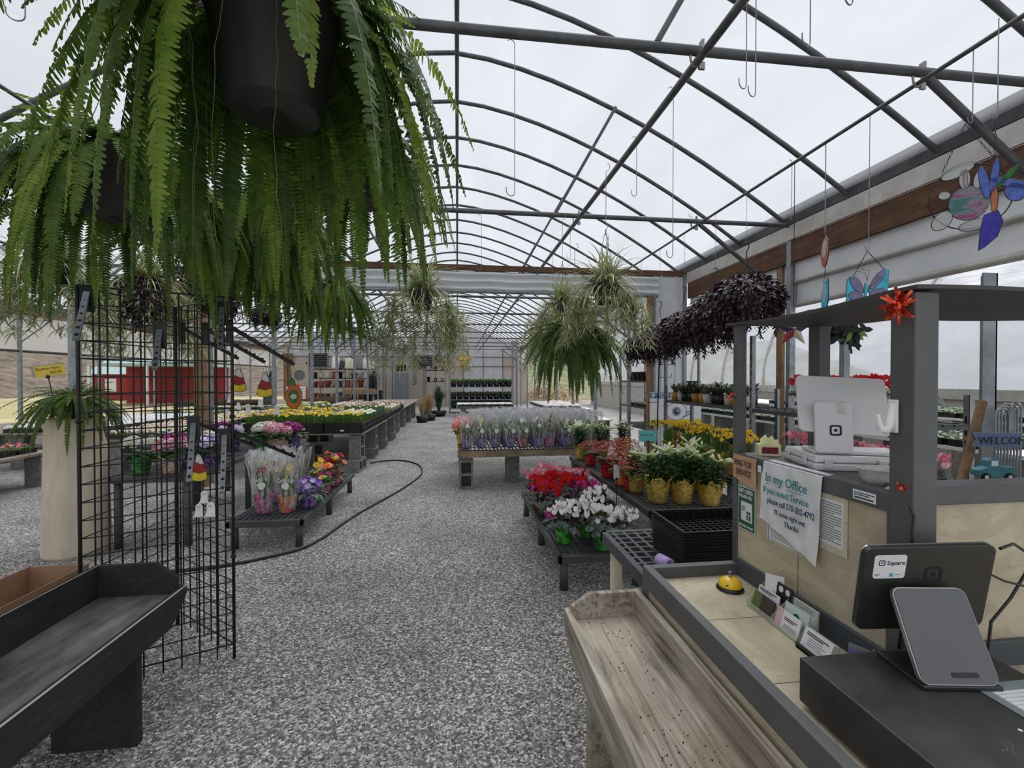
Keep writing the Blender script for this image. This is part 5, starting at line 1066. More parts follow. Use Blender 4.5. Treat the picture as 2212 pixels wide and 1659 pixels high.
for r_ in range(6):
    for i in range(10):
        k = order[i] if r_ == 0 else order[(i*3+r_*2) % 10]; x = .13+.195*i+.03*math.sin(i*3+r_); y = 6.12+.2*r_+.02*math.sin(i+r_*2)
        if r_ > 0 and i == 0: continue
        if r_ > 3 and i < 2: continue
        lab = 'sleeved bulb plant in %s foil, %s from the aisle in the front row' % (cn_[k], ordn[i]) if r_ == 0 else 'clear-sleeved bulb plant in the packed rows behind the front one'
        S[k].put((x, y, .54), (i*.13+.2*r_) % .6-.3, lab, 'front row of sleeved bulb plants' if r_ == 0 else 'rear rows of sleeved bulb plants', 1.1)
fs = mk_sl(9, 'foil_magenta', 'wine', word='Calla'); fo = mk_sl(10, 'foil_flowers', 'yellow', word='Calla Lily', L=.24)
for pr, u, v, lab, s in ((fs, 571, 1108, 'clear-sleeved plant in magenta foil at the front of the low left bench', 1.25), (fo, 621, 1106, 'clear-sleeved yellow calla in orange flowered foil at the front of the low left bench', 1.2), (fo, 545, 1090, 'clear-sleeved plant in flowered foil behind the magenta one', 1.2), (S[4], 598, 1085, 'clear-sleeved plant in purple foil in the second row of the low left bench', 1.2), (fs, 640, 1078, 'clear-sleeved plant inside the second row by the violet plant', 1.15), (fo, 575, 1068, 'clear-sleeved plant in the third row of the low left bench', 1.15)):
    p = at(u, v, z=Z2); p.x = max(-1.9, p.x); p.y = max(4.22, p.y); pr.put((p.x, p.y, Z2), 0, lab, 'clear-sleeved plants on the low left bench', s)
# narcissus pots right of the lilies
def narc(seed, n=60, nf=38, L=.26, c='yellow', r=.07):
    rn = random.Random(seed); lv = MB(); fl = MB()
    for i in range(n): a = rn.uniform(0, 2*PI); q = r*math.sqrt(rn.random()); lv.leaf((q*math.cos(a), q*math.sin(a), 0), (math.cos(a)*.3*q/r, math.sin(a)*.3*q/r, 1), (math.cos(a), math.sin(a), 0), L*rn.uniform(.7, 1.05), .008, 3, .3, 0)
    for i in range(nf):
        a = rn.uniform(0, 2*PI); q = r*1.7*math.sqrt(rn.random()); c_ = Vector((q*math.cos(a), q*math.sin(a), L*rn.uniform(.85, 1.15))); d = Vector((math.cos(a)*.7, math.sin(a)*.7-.6, .3)); petals5(fl, c_, d, .021, 0, 6, -.1, rn, 1.2); fl.tube([tuple(c_), tuple(c_+d.normalized()*.014)], [.006, .009], 6, 1, caps=False)
    return lv, fl
lv, fl = narc(1, nf=22, L=.22); N1 = Proto(potted('potted_narcissus', 'x', 'flower', 'small narcissus right of the lilies', G['foil_gold'], .055, .075, .13, [('leaves', lv, [G['blade']], .11), ('blooms', fl, [G['yellow'], G['gold']], .11)], 3))
# ------------------------------------------------------------------ narcissus and succulents on the right-hand racks
def rack(label, pts, shelves, name='metal_rack', w_=.35, diag=None):
    """uprights at pts (x, y) and shelves (z, thickness) spanning them"""
    t = thing(name, label, 'rack', (0, 0, 0)); xs = [p[0] for p in pts]; ys = [p[1] for p in pts]
    for (x, y, z1) in pts:
        m = MB(); m.span((x-.018, y-.002, 0), (x+.018, y+.002, z1)); m.span((x-.018, y-.002, 0), (x-.014, y+.034, z1)); u_ = m.build('upright', G['galv'], t)
        m = MB(); [m.span((x-.0145, y+.012, .1+.075*k), (x-.0185, y+.024, .145+.075*k)) for k in range(int((z1-.2)/.075))]; m.build('slots', G['matte'], u_)
    for z in shelves:
        m = MB(); x0, x1, y0, y1 = min(xs), max(xs)+.02, min(ys), max(ys)+.03
        m.span((x0-.01, y0, z-.035), (x0+.012, y1, z)); m.span((x1-.012, y0, z-.035), (x1+.01, y1, z)); m.span((x0, y0, z-.035), (x1, y0+.015, z)); m.span((x0, y1-.015, z-.035), (x1, y1, z))
        [m.span((x0, y0+.1*k, z-.012), (x1, y0+.1*k+.012, z-.001)) for k in range(int((y1-y0)/.1))]; [m.span((x0+.08*k, y0, z-.012), (x0+.08*k+.012, y1, z-.002)) for k in range(int((x1-x0)/.08))]; m.build('shelf', G['bench'], t)
    return t
rack('galvanised slotted rack of succulents behind the canopy posts', [(2.75, 5.6, 2.3), (2.75, 4.0, 2.3), (3.12, 5.6, 1.4), (3.12, 4.0, 1.4)], (1.22, .72), )
rack('galvanised slotted rack carrying red cyclamens behind the register', [(2.75, 2.35, 2.0), (2.75, 3.85, 1.9), (3.12, 2.35, 1.4), (3.12, 3.85, 1.4)], (1.22, .72))
def succ(seed, n=34, L=.10, mats=('succ', 'leafg'), w_=.022):
    rn = random.Random(seed); m = MB()
    for i in range(n): a = rn.uniform(0, 2*PI); e = rn.uniform(.1, 2.2); m.leaf((.012*math.cos(a), .012*math.sin(a), rn.uniform(0, .05)), (math.cos(a), math.sin(a), e), UPV, L*rn.uniform(.5, 1.1), w_, 3, .1, rn.choice((0, 0, 1)), prof=lambda t: .55+.6*math.sin(PI*t*.85))
    return m
G['potyellow'] = mat('mustard_pot', (.45, .24, .03), .4, rnd=.1); G['potwhite'] = mat('white_glazed_pot', (.62, .61, .6), .35)
def mk_s(seed, pot, mats, r=.055, h=.10, **k):
    t = thing('potted_succulent', 'x', 'succulent', (0, 0, 0), 0, 'succulents on the galvanised racks'); m = MB(); m.lathe([(0, 0), (r*.78, 0), (r, h), (r*.92, h), (r*.9, h-.01), (0, h-.01)], 20); m.build('pot', G[pot], t)
    succ(seed, **k).build('leaves', [G[x] for x in mats], t, loc=(0, 0, h-.015)); return Proto(t)
SS = [mk_s(1, 'potyellow', ('succ', 'leafg')), mk_s(2, 'black', ('succ', 'leafd'), n=40, L=.13), mk_s(3, 'potwhite', ('leafg', 'succ'), n=46, L=.09), mk_s(4, 'potyellow', ('succr', 'leafd'), n=44, L=.09, w_=.03), mk_s(5, 'black', ('succr', 'succ'), n=50, L=.11)]
PN = ('mustard pot', 'black pot', 'white pot', 'mustard pot with bronze leaves', 'black pot with bronze leaves')
rn = random.Random(9)
for row, z in ((0, 1.22), (1, .72)):
    for i in range(12):
        y = 5.5-.125*i; k = (i*2+row*3) % 5 if not (row == 0 and i == 9) else 2
        SS[k].put((2.83+.02*(i % 2), y, z), rn.uniform(0, 6), 'succulent in %s, %s rack shelf' % (PN[k], ('upper', 'lower')[row]), 'succulents on the %s rack shelf' % ('upper', 'lower')[row], 1.05)
for i in range(5): SS[(i*2+1) % 5].put((3.02, 5.45-.3*i, 1.22), rn.uniform(0, 6), 'succulent standing at the back of the upper rack shelf', 'succulents at the back of the upper shelf')
for i in range(7):
    N1.put((2.38+.10*(i%3), 4.75-.2*i, .66), i, 'clump of small yellow narcissus right of the easter lilies', 'small narcissus right of the lilies', 1.0)
gridbench('plastic_bench', 'narrow dark grid bench of small narcissus behind the lilies', 2.28, 2.72, 3.5, 4.95, .66)
for i, (pr, y, lab) in enumerate(((crd, 3.32, 'red cyclamen in patterned foil on the rack, behind the register screen'), (crd2, 2.78, 'red cyclamen in orange foil on the rack, right of the near canopy post'), (crd, 3.02, 'red cyclamen behind the white coat hook'), (crd2, 2.5, 'red cyclamen on the rack farthest right beside the steel post'))):
    pr.put((2.86, y, 1.22), y*7, lab, 'cyclamens on the galvanised rack', 1.0)
for i in range(5): cpk.put((2.9, 2.45+.26*i, .72), i*2, 'pale pink cyclamen on the lower rack shelf behind the front rail', 'pale pink cyclamens on the lower shelf', 1.05)
b = thing('toy_duck', 'small yellow rubber duck on the rack shelf', 'toy', (2.77, 2.50, 1.22)); m = MB(); m.ball((0, 0, .018), .022, 12, 8, 0, (1.3, .9, .8)); m.ball((-.014, 0, .042), .014, 10, 8); m.build('body', G['gold'], b); m = MB(); m.ball((-.029, 0, .040), .006, 8, 5, 0, (1.2, .8, .4)); m.build('bill', G['orange'], b)
# ------------------------------------------------------------------ trays
def traymesh(L, W, h, crate=False):
    m = MB(); th = .006
    for a, b_ in (((0, 0, 0), (L, th, h)), ((0, W-th, 0), (L, W, h)), ((0, 0, 0), (th, W, h)), ((L-th, 0, 0), (L, W, h)), ((0, 0, 0), (L, W, .006))): m.span(a, b_)
    for a, b_ in (((-.006, -.006, h-.012), (L+.006, .004, h)), ((-.006, W-.004, h-.012), (L+.006, W+.006, h)), ((-.006, 0, h-.012), (.004, W, h)), ((L-.004, 0, h-.012), (L+.006, W, h))): m.span(a, b_)
    if crate:
        for k in range(6): x = L*(k+.5)/6; m.span((x-.012, -.008, 0), (x+.012, 0, h*.8))
        for k in range(4): y = W*(k+.5)/4; m.span((L, y-.012, 0), (L+.008, y+.012, h*.8))
        m.span((0, -.006, h*.42), (L, .002, h*.52)); m.span((L-.002, 0, h*.42), (L+.006, W, h*.52))
    return m
def mk_tray(label, kind, L=.52, W=.27, h=.06, n=260, colours=(), seed=0, fh=.08, fn=60, crate=False, group='trays', lm=('leaf', 'leafl'), size=.016, blade=False, bw=.02):
    rn = random.Random(seed); t = thing('bulb_crate' if crate else 'plant_tray', label, 'plant tray', (0, 0, 0), 0, group); traymesh(L, W, h, crate).build('tray', G['black'], t)
    m = MB(); m.span((.006, .006, .006), (L-.006, W-.006, h-.012)); m.build('soil', G['soil'], t); lv = MB(); fl = MB()
    for i in range(n):
        x, y = rn.uniform(.01, L-.01), rn.uniform(.01, W-.01); a = rn.uniform(0, 2*PI)
        if blade: lv.leaf((x, y, h-.02), (math.cos(a)*.18, math.sin(a)*.18, 1), (math.cos(a), math.sin(a), 0), fh*rn.uniform(.7, 1.1), bw, 2, .3, rn.choice((0, 0, 1)))
        else: lv.leaf((x, y, h-.02+rn.uniform(0, fh*.5)), (math.cos(a), math.sin(a), rn.uniform(.2, 1.4)), UPV, fh*rn.uniform(.5, .9), fh*.4, 2, .8, rn.choice((0, 0, 1)))
    for i in range(fn):
        x, y = rn.uniform(0, L), rn.uniform(0, W); c = rn.randrange(len(colours)); petals5(fl, (x, y, h-.02+fh*rn.uniform(.8, 1.1)), (rn.gauss(0, .4), rn.gauss(-.4, .4), 1), size*rn.uniform(.8, 1.2), c, 5, .15, rn, 1.3)
    lv.build('foliage', [G[x] for x in lm], t)
    if colours: fl.build('blooms', [G[c] for c in colours], t)
    return Proto(t)
# spring bulbs along the aisle: columns of three trays
TL, TW = .585, .38
daf = mk_tray('x', 0, TL, TW, .17, 330, ('yellow', 'gold'), 1, .17, 55, True, 'x', ('blade', 'leafl'), .024, True, .013); hya = mk_tray('x', 0, TL, TW, .17, 240, ('indigo', 'yellow', 'violet'), 2, .15, 60, True, 'x', ('blade', 'leaf'), .022, True, .018)
wht = mk_tray('x', 0, TL, TW, .17, 200, ('whitep', 'cream', 'cream'), 3, .15, 50, True, 'x', ('blade', 'leaf'), .03, True, .015); grn = mk_tray('x', 0, TL, TW, .17, 420, ('cream',), 4, .19, 8, True, 'x', ('leafg', 'blade'), .02, True, .011)
strw = mk_tray('x', 0, TL, TW, .12, 520, ('palepink', 'cream'), 5, .14, 18, True, 'x', ('straw', 'leafl'), .02, True, .008); mixd = mk_tray('x', 0, TL, TW, .12, 240, ('whitep', 'cream', 'palepink'), 6, .10, 40, True, 'x', ('leafl', 'leafg'), .02)
rows = [(daf, daf, daf), (hya, daf, wht), (daf, hya, wht), (grn, daf, grn), (daf, grn, grn), (grn, grn, grn), (grn, mixd, strw), (strw, mixd, strw), (strw, strw, mixd), (strw, strw, mixd), (mixd, strw, mixd), (mixd, mixd, mixd), (mixd, strw, mixd), (mixd, mixd, strw), (mixd, mixd, mixd)]
nm = {id(daf): 'yellow daffodils', id(hya): 'daffodils and dark blue hyacinths', id(wht): 'white and cream daffodils', id(grn): 'budded green bulbs', id(strw): 'straw-coloured sedge', id(mixd): 'pale mixed seedlings'}
y = 7.38
for r_, row in enumerate(rows):
    if 9.55 < y < 9.8: y = 9.84
    if 11.95 < y < 12.5: y = 12.55
    for c, pr in enumerate(row):
        lab = 'tray of %s in bench row %d, %s column' % (nm[id(pr)], r_+1, ('left', 'middle', 'aisle-side')[c]) if r_ < 3 else 'tray of %s on the long plywood bench along the aisle' % nm[id(pr)]
        pr.put((-3.32+.605*c+(-.1 if y > 12.4 else 0), y, .622 if y < 12.4 else .612), 0, lab, 'trays on the long plywood bench' if r_ < 3 else 'rear trays of %s' % nm[id(pr)])
    y += TW+.03
for (x, w_) in ((-2.42, 'small'), (-1.83, 'round')):
    t = tag(MB().__class__ and (lambda m: (m.box((0, 0, 0), (.06, .003, .025)), m.build('price_tag', G['paper'], None, .001, (x, 7.365, .70 if w_ == 'small' else .67)))[1])(MB()), 'white price tag on the %s front tray' % ('middle' if w_ == 'small' else 'aisle-side'), 'tag')
# flats in the left bay
pansy = mk_tray('x', 0, .52, .27, .06, 240, ('whitep', 'cream', 'palepink'), 11, .07, 60, size=.020); pinkf = mk_tray('x', 0, .52, .27, .06, 240, ('pink', 'hotpink', 'coral', 'wine'), 12, .08, 34, size=.020)
prim = mk_tray('x', 0, .52, .27, .06, 200, ('cream', 'palepink', 'yellow', 'whitep'), 13, .08, 80, size=.022); seedl = mk_tray('x', 0, .52, .27, .06, 260, (), 14, .07, 0, lm=('leaf', 'leafg')); lime = mk_tray('x', 0, .52, .27, .06, 240, ('yellow', 'cream'), 15, .07, 40, lm=('leafl', 'leaf'), size=.018)
rust = mk_tray('x', 0, .52, .27, .08, 420, (), 16, .13, 0, lm=('rust', 'leafg'), blade=True, bw=.012); wsil = mk_tray('x', 0, .52, .27, .06, 220, ('whitep', 'whitep'), 17, .06, 110, lm=('leafg', 'leaf'), size=.024)
def fill(prs, x0, x1, y0, y1, z, lab, seed, gap=.03, rot=False):
    rn = random.Random(seed); y = y0; L, W = .52, .27; r_ = 0
    while y+W <= y1:
        x = x0; c = 0
        while x+L <= x1+.01:
            k = rn.randrange(len(prs)) if len(prs) > 1 else 0; pr, nm_ = prs[k]; pr.put((x, y, z), 0, 'tray of %s %s' % (nm_, lab), 'trays of %s %s' % (nm_, lab)); x += L+gap; c += 1
        y += W+.03; r_ += 1
A_ = lambda p, n: (p, n)
fill([A_(pinkf, 'pink and red dianthus')], -7.5, -5.74, 4.65, 7.1, .47, 'on the bench at the left photo edge', 1)
fill([A_(pansy, 'pale pansies'), A_(prim, 'mixed primroses')], -5.3, -3.76, 7.25, 9.6, .60, 'behind the hydrangea bench', 2)
fill([A_(prim, 'mixed primroses'), A_(lime, 'lime and yellow primroses')], -5.3, -3.76, 9.7, 12.0, .60, 'on the far half of the primrose bench', 3)
fill([A_(wsil, 'white-flowered edging')], -7.45, -5.80, 8.3, 11.2, .60, 'in the middle of the left bay', 4)
fill([A_(lime, 'lime and yellow primroses'), A_(seedl, 'green seedlings')], -7.45, -5.80, 11.3, 14.0, .60, 'farther back in the left bay', 5)
fill([A_(seedl, 'green seedlings')], -9.45, -7.92, 6.1, 7.4, .55, 'by the outer side of the left bay', 6)
fill([A_(lime, 'yellow primroses'), A_(seedl, 'green seedlings')], -5.35, -3.82, 12.7, 15.7, .62, 'on the far bench of the left bay', 7)
fill([A_(rust, 'rust-coloured seedheads')], -5.35, -3.82, 15.8, 19.0, .62, 'on the far end of the left bay bench', 8)
fill([A_(rust, 'rust-coloured seedheads')], -8.8, -6.2, 15.2, 16.2, .62, 'by the far outer side', 9)
# right side: seedling benches between the houses
deckbench('long pale bench of seedling flats outside the right-hand posts', 4.2, 5.35, 2.2, 9.5, .92, 'white'); deckbench('second pale bench of seedling flats near the neighbouring house', 6.0, 7.1, 2.2, 12.0, 1.02, 'white')
fill([A_(seedl, 'green seedlings')], 4.22, 5.3, 3.1, 9.4, .92, 'on the pale bench outside the posts', 10)
slvr = mk_tray('x', 0, .52, .27, .06, 300, (), 18, .07, 0, lm=('leafg', 'leafl')); fill([A_(slvr, 'silvery green seedlings')], 4.22, 5.3, 2.25, 3.05, .92, 'at the near end of the pale bench', 11)
fill([A_(slvr, 'silvery green seedlings')], 6.02, 7.1, 2.6, 8.0, 1.02, 'by the neighbouring house', 12)
# ------------------------------------------------------------------ tan column with potted fern
tc_ = thing('tan_pedestal', 'tall tapering tan pedestal column under a potted fern', 'pedestal', (-3.28, 4.28, 0)); m = MB(); m.lathe([(0, 0), (.225, 0), (.228, .03), (.215, .5), (.198, 1.14), (.195, 1.16), (0, 1.16)], 40); m.build('shaft', G['tan'], tc_)
t = thing('potted_fern', 'potted boston fern standing on the tan column', 'fern', (-3.28, 4.28, 1.16)); pot_mesh(.15, .12, .16).build('pot', G['potblk'], t)
fern_mesh(120, .52, 31, .030, .0125, 3.6, .13, lime=.05, mixd=.55).build('fronds', FM, t, loc=(0, 0, .16))
t = thing('price_sign', 'yellow handwritten price sign on a black stake in the potted fern', 'sign', (-3.40, 4.17, 1.50), R(18), rot=(0, R(-10), R(12))); m = MB(); m.tube([(0, 0, -.2), (0, 0, .04)], .004, 6); m.build('stake', G['black'], t)
m = MB(); m.span((-.10, -.001, .02), (.12, .001, .12)); m.build('sleeve', G['tape'], t); m = MB(); m.span((-.08, -.003, .02), (.12, -.001, .11)); m.build('card', G['gold'], t); text('Boston Fern', .034, G['ink'], t, (-.07, -.004, .075), sx=.95); text('$22.99', .028, G['ink'], t, (.02, -.004, .04)); m = MB(); m.ball((0, -.004, .015), .016, 8, 5); m.build('clip', G['black'], t)
# ------------------------------------------------------------------ wire display tower of three grid panels
A0, A1, A2 = Vector((-1.745, 2.29, 0)), Vector((-1.19, 2.53, 0)), Vector((-1.70, 2.93, 0)); H0, H1 = .02, 1.93
tw = thing('wire_display_tower', 'black three-sided wire grid display tower left of the aisle', 'display rack', (0, 0, 0))
def gridpanel(P, Q, nx=8, nz=22):
    m = MB(); d = Q-P
    for i in range(nx+1): p = P+d*i/nx; m.tube([(p.x, p.y, H0 if i in (0, nx) else H0+.0), (p.x, p.y, H1)], .0036 if 0 < i < nx else .006, 5)
    for j in range(nz+1): z = H0+.06+(H1-H0-.06)*j/nz; m.tube([(P.x, P.y, z), (Q.x, Q.y, z)], .0032 if 0 < j < nz else .0045, 5)
    m.build('grid_panel', G['wire'], tw)
gridpanel(A0, A1); gridpanel(A1, A2); gridpanel(A2, A0)
for a in (A0, A1, A2):
    m = MB(); m.tube([(a.x, a.y, 0), (a.x, a.y, H1+.005)], .011 if a is A2 else .008, 8); m.build('corner_pole', G['wire'], tw)
    for z in (.55, 1.3): m = MB(); m.ball((a.x, a.y, z), .016, 8, 5, 0, (1, 1, .7)); m.build('clip', G['wire'], tw)
def arm(P, d, z, L, knobs=7, slope=-.62, tip=None):
    """waterfall arm: bracket plate, sloping bar with knobs. d = direction out of the panel"""
    d = Vector((d[0], d[1], 0)).normalized(); s = Vector((-d.y, d.x, 0)); q = Vector((P[0], P[1], z)); o = d*math.cos(math.atan(-slope)); e = q+d*L*.8+UPV*slope*L
    a = thing('waterfall_arm', 'x', 'x', (0, 0, 0)); a.parent = tw; a.name = 'waterfall_arm'; del a['label']; del a['category']
    m = MB(); m.beam(q-UPV*.09+d*.006, q+UPV*.03+d*.006, .055, .008, 0, tuple(d)); m.beam(q+d*-.012+UPV*.03, q+d*.008+UPV*.03, .06, .012); m.build('bracket', G['wire'], a)
    m = MB(); m.beam(q+d*.01, e, .022, .010 if False else .016); bar = m.build('bar', G['galv'] if d.y < 0 else G['wire'], a)
    m = MB(); [m.ball(tuple(q+(e-q)*(k+.7)/knobs+UPV*.013), .0085, 8, 5) for k in range(knobs)]; m.build('knobs', G['wire'], a); return e
F1 = A0+(A1-A0)*.1; nf = Vector((.38, -.925, 0)); nr = Vector((.64, .77, 0))
for k_, z_, L_ in ((.06, 1.90, .20), (.93, 1.87, .19), (.5, 1.74, .17), (.72, 1.27, .23), (.94, 1.20, .23)): arm(A0+(A1-A0)*k_, (.38, -.925), z_, L_, slope=-1.15)
for (k, z) in ((.05, 1.86), (.45, 1.84), (.92, 1.86)): 
    pass
E = [arm(A1+(A2-A1)*k, (nr.x, nr.y), z, L, slope=-.42) for k, z, L in ((.06, 1.78, .46), (.45, 1.78, .42), (.88, 1.80, .40), (.06, 1.22, .46), (.62, 1.24, .42))]
# stained glass pieces hanging from the arms
for nm_, c in dict(glass_red=(.45, .02, .015), glass_yellow=(.85, .62, .03), glass_white=(.82, .82, .82), glass_orange=(.62, .17, .01), glass_green=(.03, .25, .03), glass_blue=(.12, .2, .55), glass_indigo=(.07, .06, .45), glass_cyan=(.08, .55, .68), glass_mauve=(.30, .27, .42), glass_amber=(.55, .22, .12)).items():
    G[nm_] = mat(nm_, c, .2, 0, tuple(min(1, x*1.4+.02) for x in c), 30, trl=.45, bump=.2)
G['lead'] = mat('lead_came', (.03, .03, .03), .4, .6)
def glasspiece(parent, pts, col, th=.003, name='glass_pane', frame=True, y=0):
    m = MB(); m.poly(pts, th, 0); o = m.build(name, G[col], parent, loc=(0, y, 0))
    if frame: m = MB(); m.tube([(x, 0, z) for x, z in pts], .0022, 4, closed=True); m.build('lead_line', G['lead'], o)
    return o
def candycorn(label, loc, rz=0, s=1.):
    t = thing('candy_corn_suncatcher', label, 'suncatcher', loc, rz, 'glass candy corns'); t.scale = (s, s, s)
    glasspiece(t, [(-.012, .09), (0, .10), (.012, .09), (.028, .045), (.012, .040), (-.018, .055)], 'glass_white'); glasspiece(t, [(-.018, .055), (.012, .040), (.028, .045), (.040, .0), (.0, -.012), (-.04, .002)], 'glass_red')
    glasspiece(t, [(-.04, .002), (0, -.012), (.040, 0), (.046, -.032), (.036, -.048), (0, -.055), (-.036, -.048), (-.046, -.032)], 'glass_yellow'); m = MB(); m.tube([(-.012, 0, .088), (0, 0, .165), (.02, 0, .07)], .0012, 4); m.build('hanging_wire', G['lead'], t)
def at_arm(e, dz=.175): return (e.x, e.y, e.z-dz)
candycorn('candy corn suncatcher hanging left, beside the tower edge', at_arm(E[2], .165), .3); candycorn('candy corn suncatcher hanging in the middle, left of the pumpkin', at_arm(E[1], .165), .15)
t = thing('pumpkin_suncatcher', 'glass pumpkin with green and white eye hanging from the longest arm', 'suncatcher', at_arm(E[0], .185))
n = 20; glasspiece(t, [(.048*math.cos(2*PI*i/n), .074*math.sin(2*PI*i/n)-.012) for i in range(n)], 'glass_orange'); glasspiece(t, [(-.016, .06), (.010, .06), (.004, .09), (-.012, .105), (-.022, .10)], 'glass_green')
glasspiece(t, [(.026*math.cos(2*PI*i/n), .040*math.sin(2*PI*i/n)-.010) for i in range(n)], 'glass_green', .004, y=-.002); glasspiece(t, [(.022*math.cos(2*PI*i/n), .017*math.sin(2*PI*i/n)**3-.010) for i in range(n)], 'glass_white', .005, y=-.003)
for s in (-1, 1): m = MB(); m.tube([(.018*s, 0, .056), (.03*s, 0, .02), (.032*s, 0, -.05), (.018*s, 0, -.076)], .0018, 4); m.build('lead_line', G['lead'], t)
m = MB(); m.tube([(-.03, 0, .05), (0, 0, .182), (.03, 0, .05)], .0012, 4); m.build('hanging_wire', G['lead'], t)
candycorn('dark candy corn suncatcher hanging low inside the right of the tower', (-1.30, 2.42, 1.03), 0, .9)
def ghost(label, loc, rz, s=1, wire=0, flip=1):
    t = thing('ghost_ornament', label, 'ornament', loc, rz, 'white ghost ornaments'); t.scale = (s*flip, s, s); glasspiece(t, [(0, .062), (-.018, .056), (-.027, .035), (-.026, .0), (-.034, -.03), (-.05, -.055), (-.02, -.047), (0, -.052), (.02, -.045), (.03, -.05), (.028, 0), (.027, .035), (.018, .056)], 'whitep', .003, frame=False)
    for x in (-.010, .010): m = MB(); m.ball((x, -.002, .034), .0035, 8, 5); m.build('eye', G['ink'], t)
    m = MB(); m.ball((0, -.002, .024), .004, 8, 5); m.build('mouth', G['ink'], t)
    m = MB(); m.tube([(0, .003, .05), (0, .003, -wire if wire > 0 else .05-wire)], .0014, 4); m.build('stake' if wire > 0 else 'hanging_wire', G['lead'], t)
for i, (u, v, sf, lab) in enumerate(((598, 886, 1.05, 'white ghost ornament farthest right'), (562, 872, .85, 'white ghost ornament highest at the right'), (536, 884, 1.05, 'white ghost ornament leaning left'), (515, 878, .8, 'white ghost ornament behind the tower edge'), (497, 862, .9, 'white ghost ornament seen through the tower, upper'), (489, 885, .9, 'white ghost ornament seen through the tower, lower'))):
    p = at(u, v, y=5.7+.05*i); ghost(lab, tuple(p), .2*math.sin(i*2), sf, p.z-.75, (-1)**i)
for i, (u, v, sf, lab) in enumerate(((441, 1075, .8, 'ghost hanging low inside the tower, top of three'), (430, 1104, .85, 'ghost hanging low inside the tower, lower left of three'), (455, 1102, .95, 'ghost hanging low inside the tower, lower right of three'))):
    p = at(u, v, y=2.46); ghost(lab, tuple(p), 0, sf*.75, -.12)
m = MB(); t_ = [(-1.36, 2.46, .78), (-1.35, 2.46, .70), (-1.33, 2.47, .64), (-1.36, 2.46, .60)]; 
# black hooked stake by the daffodils
m = MB(); p = at(560, 960, y=6.5); q = at(545, 893, y=6.5); m.tube([(p.x, 6.5, 0), (p.x, 6.5, p.z), (p.x-.01, 6.5, q.z-.06), (q.x+.02, 6.5, q.z-.01), (q.x, 6.5, q.z)], .008, 6); tag(m.build('curved_stake', G['black']), 'black curved stake standing before the daffodil trays', 'stake')
# ------------------------------------------------------------------ garden hose
m = MB(); ctl = [at(u, v, z=.012) for u, v in ((330, 1238), (430, 1228), (505, 1218), (580, 1203), (650, 1185), (700, 1160), (745, 1128), (790, 1100), (830, 1078), (870, 1055), (905, 1030), (912, 1015), (900, 1002), (870, 995), (835, 995), (800, 1000))]
pts = []
for i in range(len(ctl)-1):
    a, b, c, d = ctl[max(0, i-1)], ctl[i], ctl[i+1], ctl[min(len(ctl)-1, i+2)]
    for k in range(8): t = k/8; pts.append(.5*((2*b)+(c-a)*t+(2*a-5*b+4*c-d)*t*t+(3*b-a-3*c+d)*t**3))
pts.append(ctl[-1]); m.tube(pts, .013, 8); tag(m.build('garden_hose', G['hose']), 'black garden hose curving across the gravel aisle', 'hose')
# ------------------------------------------------------------------ stack of nursery trays on the dark grid bench
x0, x1, y0, y1 = .875, 1.40, 1.60, 1.90
for i in range(11):
    z = .75+.0115*i; m = MB(); a, b = .535/2, .28/2
    for p, q in (((-a, -b, 0), (a, -b+.004, .045)), ((-a, b-.004, 0), (a, b, .045)), ((-a, -b, 0), (-a+.004, b, .045)), ((a-.004, -b, 0), (a, b, .045))): m.span(p, q)
    for p, q in (((-a-.007, -b-.007, .040), (a+.007, -b+.003, .045)), ((-a-.007, b-.003, .040), (a+.007, b+.007, .045)), ((-a-.007, -b, .040), (-a+.003, b, .045)), ((a-.003, -b, .040), (a+.007, b, .045))): m.span(p, q)
    if i in (0, 10): [m.span((-a, -b+.028*k, .0), (a, -b+.028*k+.004, .004)) for k in range(1, 10)]; [m.span((-a+.03*k, -b, .0), (-a+.03*k+.004, b, .004)) for k in range(1, 18)]
    if i == 10: [m.span((-a+.035*k, b-.012, .004), (-a+.035*k+.005, b-.003, .040)) for k in range(1, 15)]
    o = m.build('nursery_tray', G['black'], None, 0, ((x0+x1)/2+.002*math.sin(i*2.2), (y0+y1)/2+.002*math.cos(i*3), z), 1, .006*math.sin(i*5))
    tag(o, ('top' if i == 10 else 'bottom' if i == 0 else 'inner')+' black nursery tray of the stack on the grid bench' if i in (0, 10) else 'one of the black nursery trays inside the stack on the grid bench', 'tray', 'stacked black nursery trays')
t = thing('tray_label', 'white printed label lying in the topmost black tray', 'label', (1.26, 1.72, .8697)); m = MB(); m.box((0, 0, .002), (.09, .05, .001), rz=.2); m.build('sheet', G['paper'], t)
t = thing('purple_tape_roll', 'purple and white paper roll standing beside the black tray stack', 'roll', (.81, 1.66, .775), rot=(R(90), 0, R(15))); m = MB(); m.lathe([(.012, -.03), (.025, -.03), (.025, .03), (.012, .03), (.012, -.03)], 20); m.build('roll', G['lilac'], t)
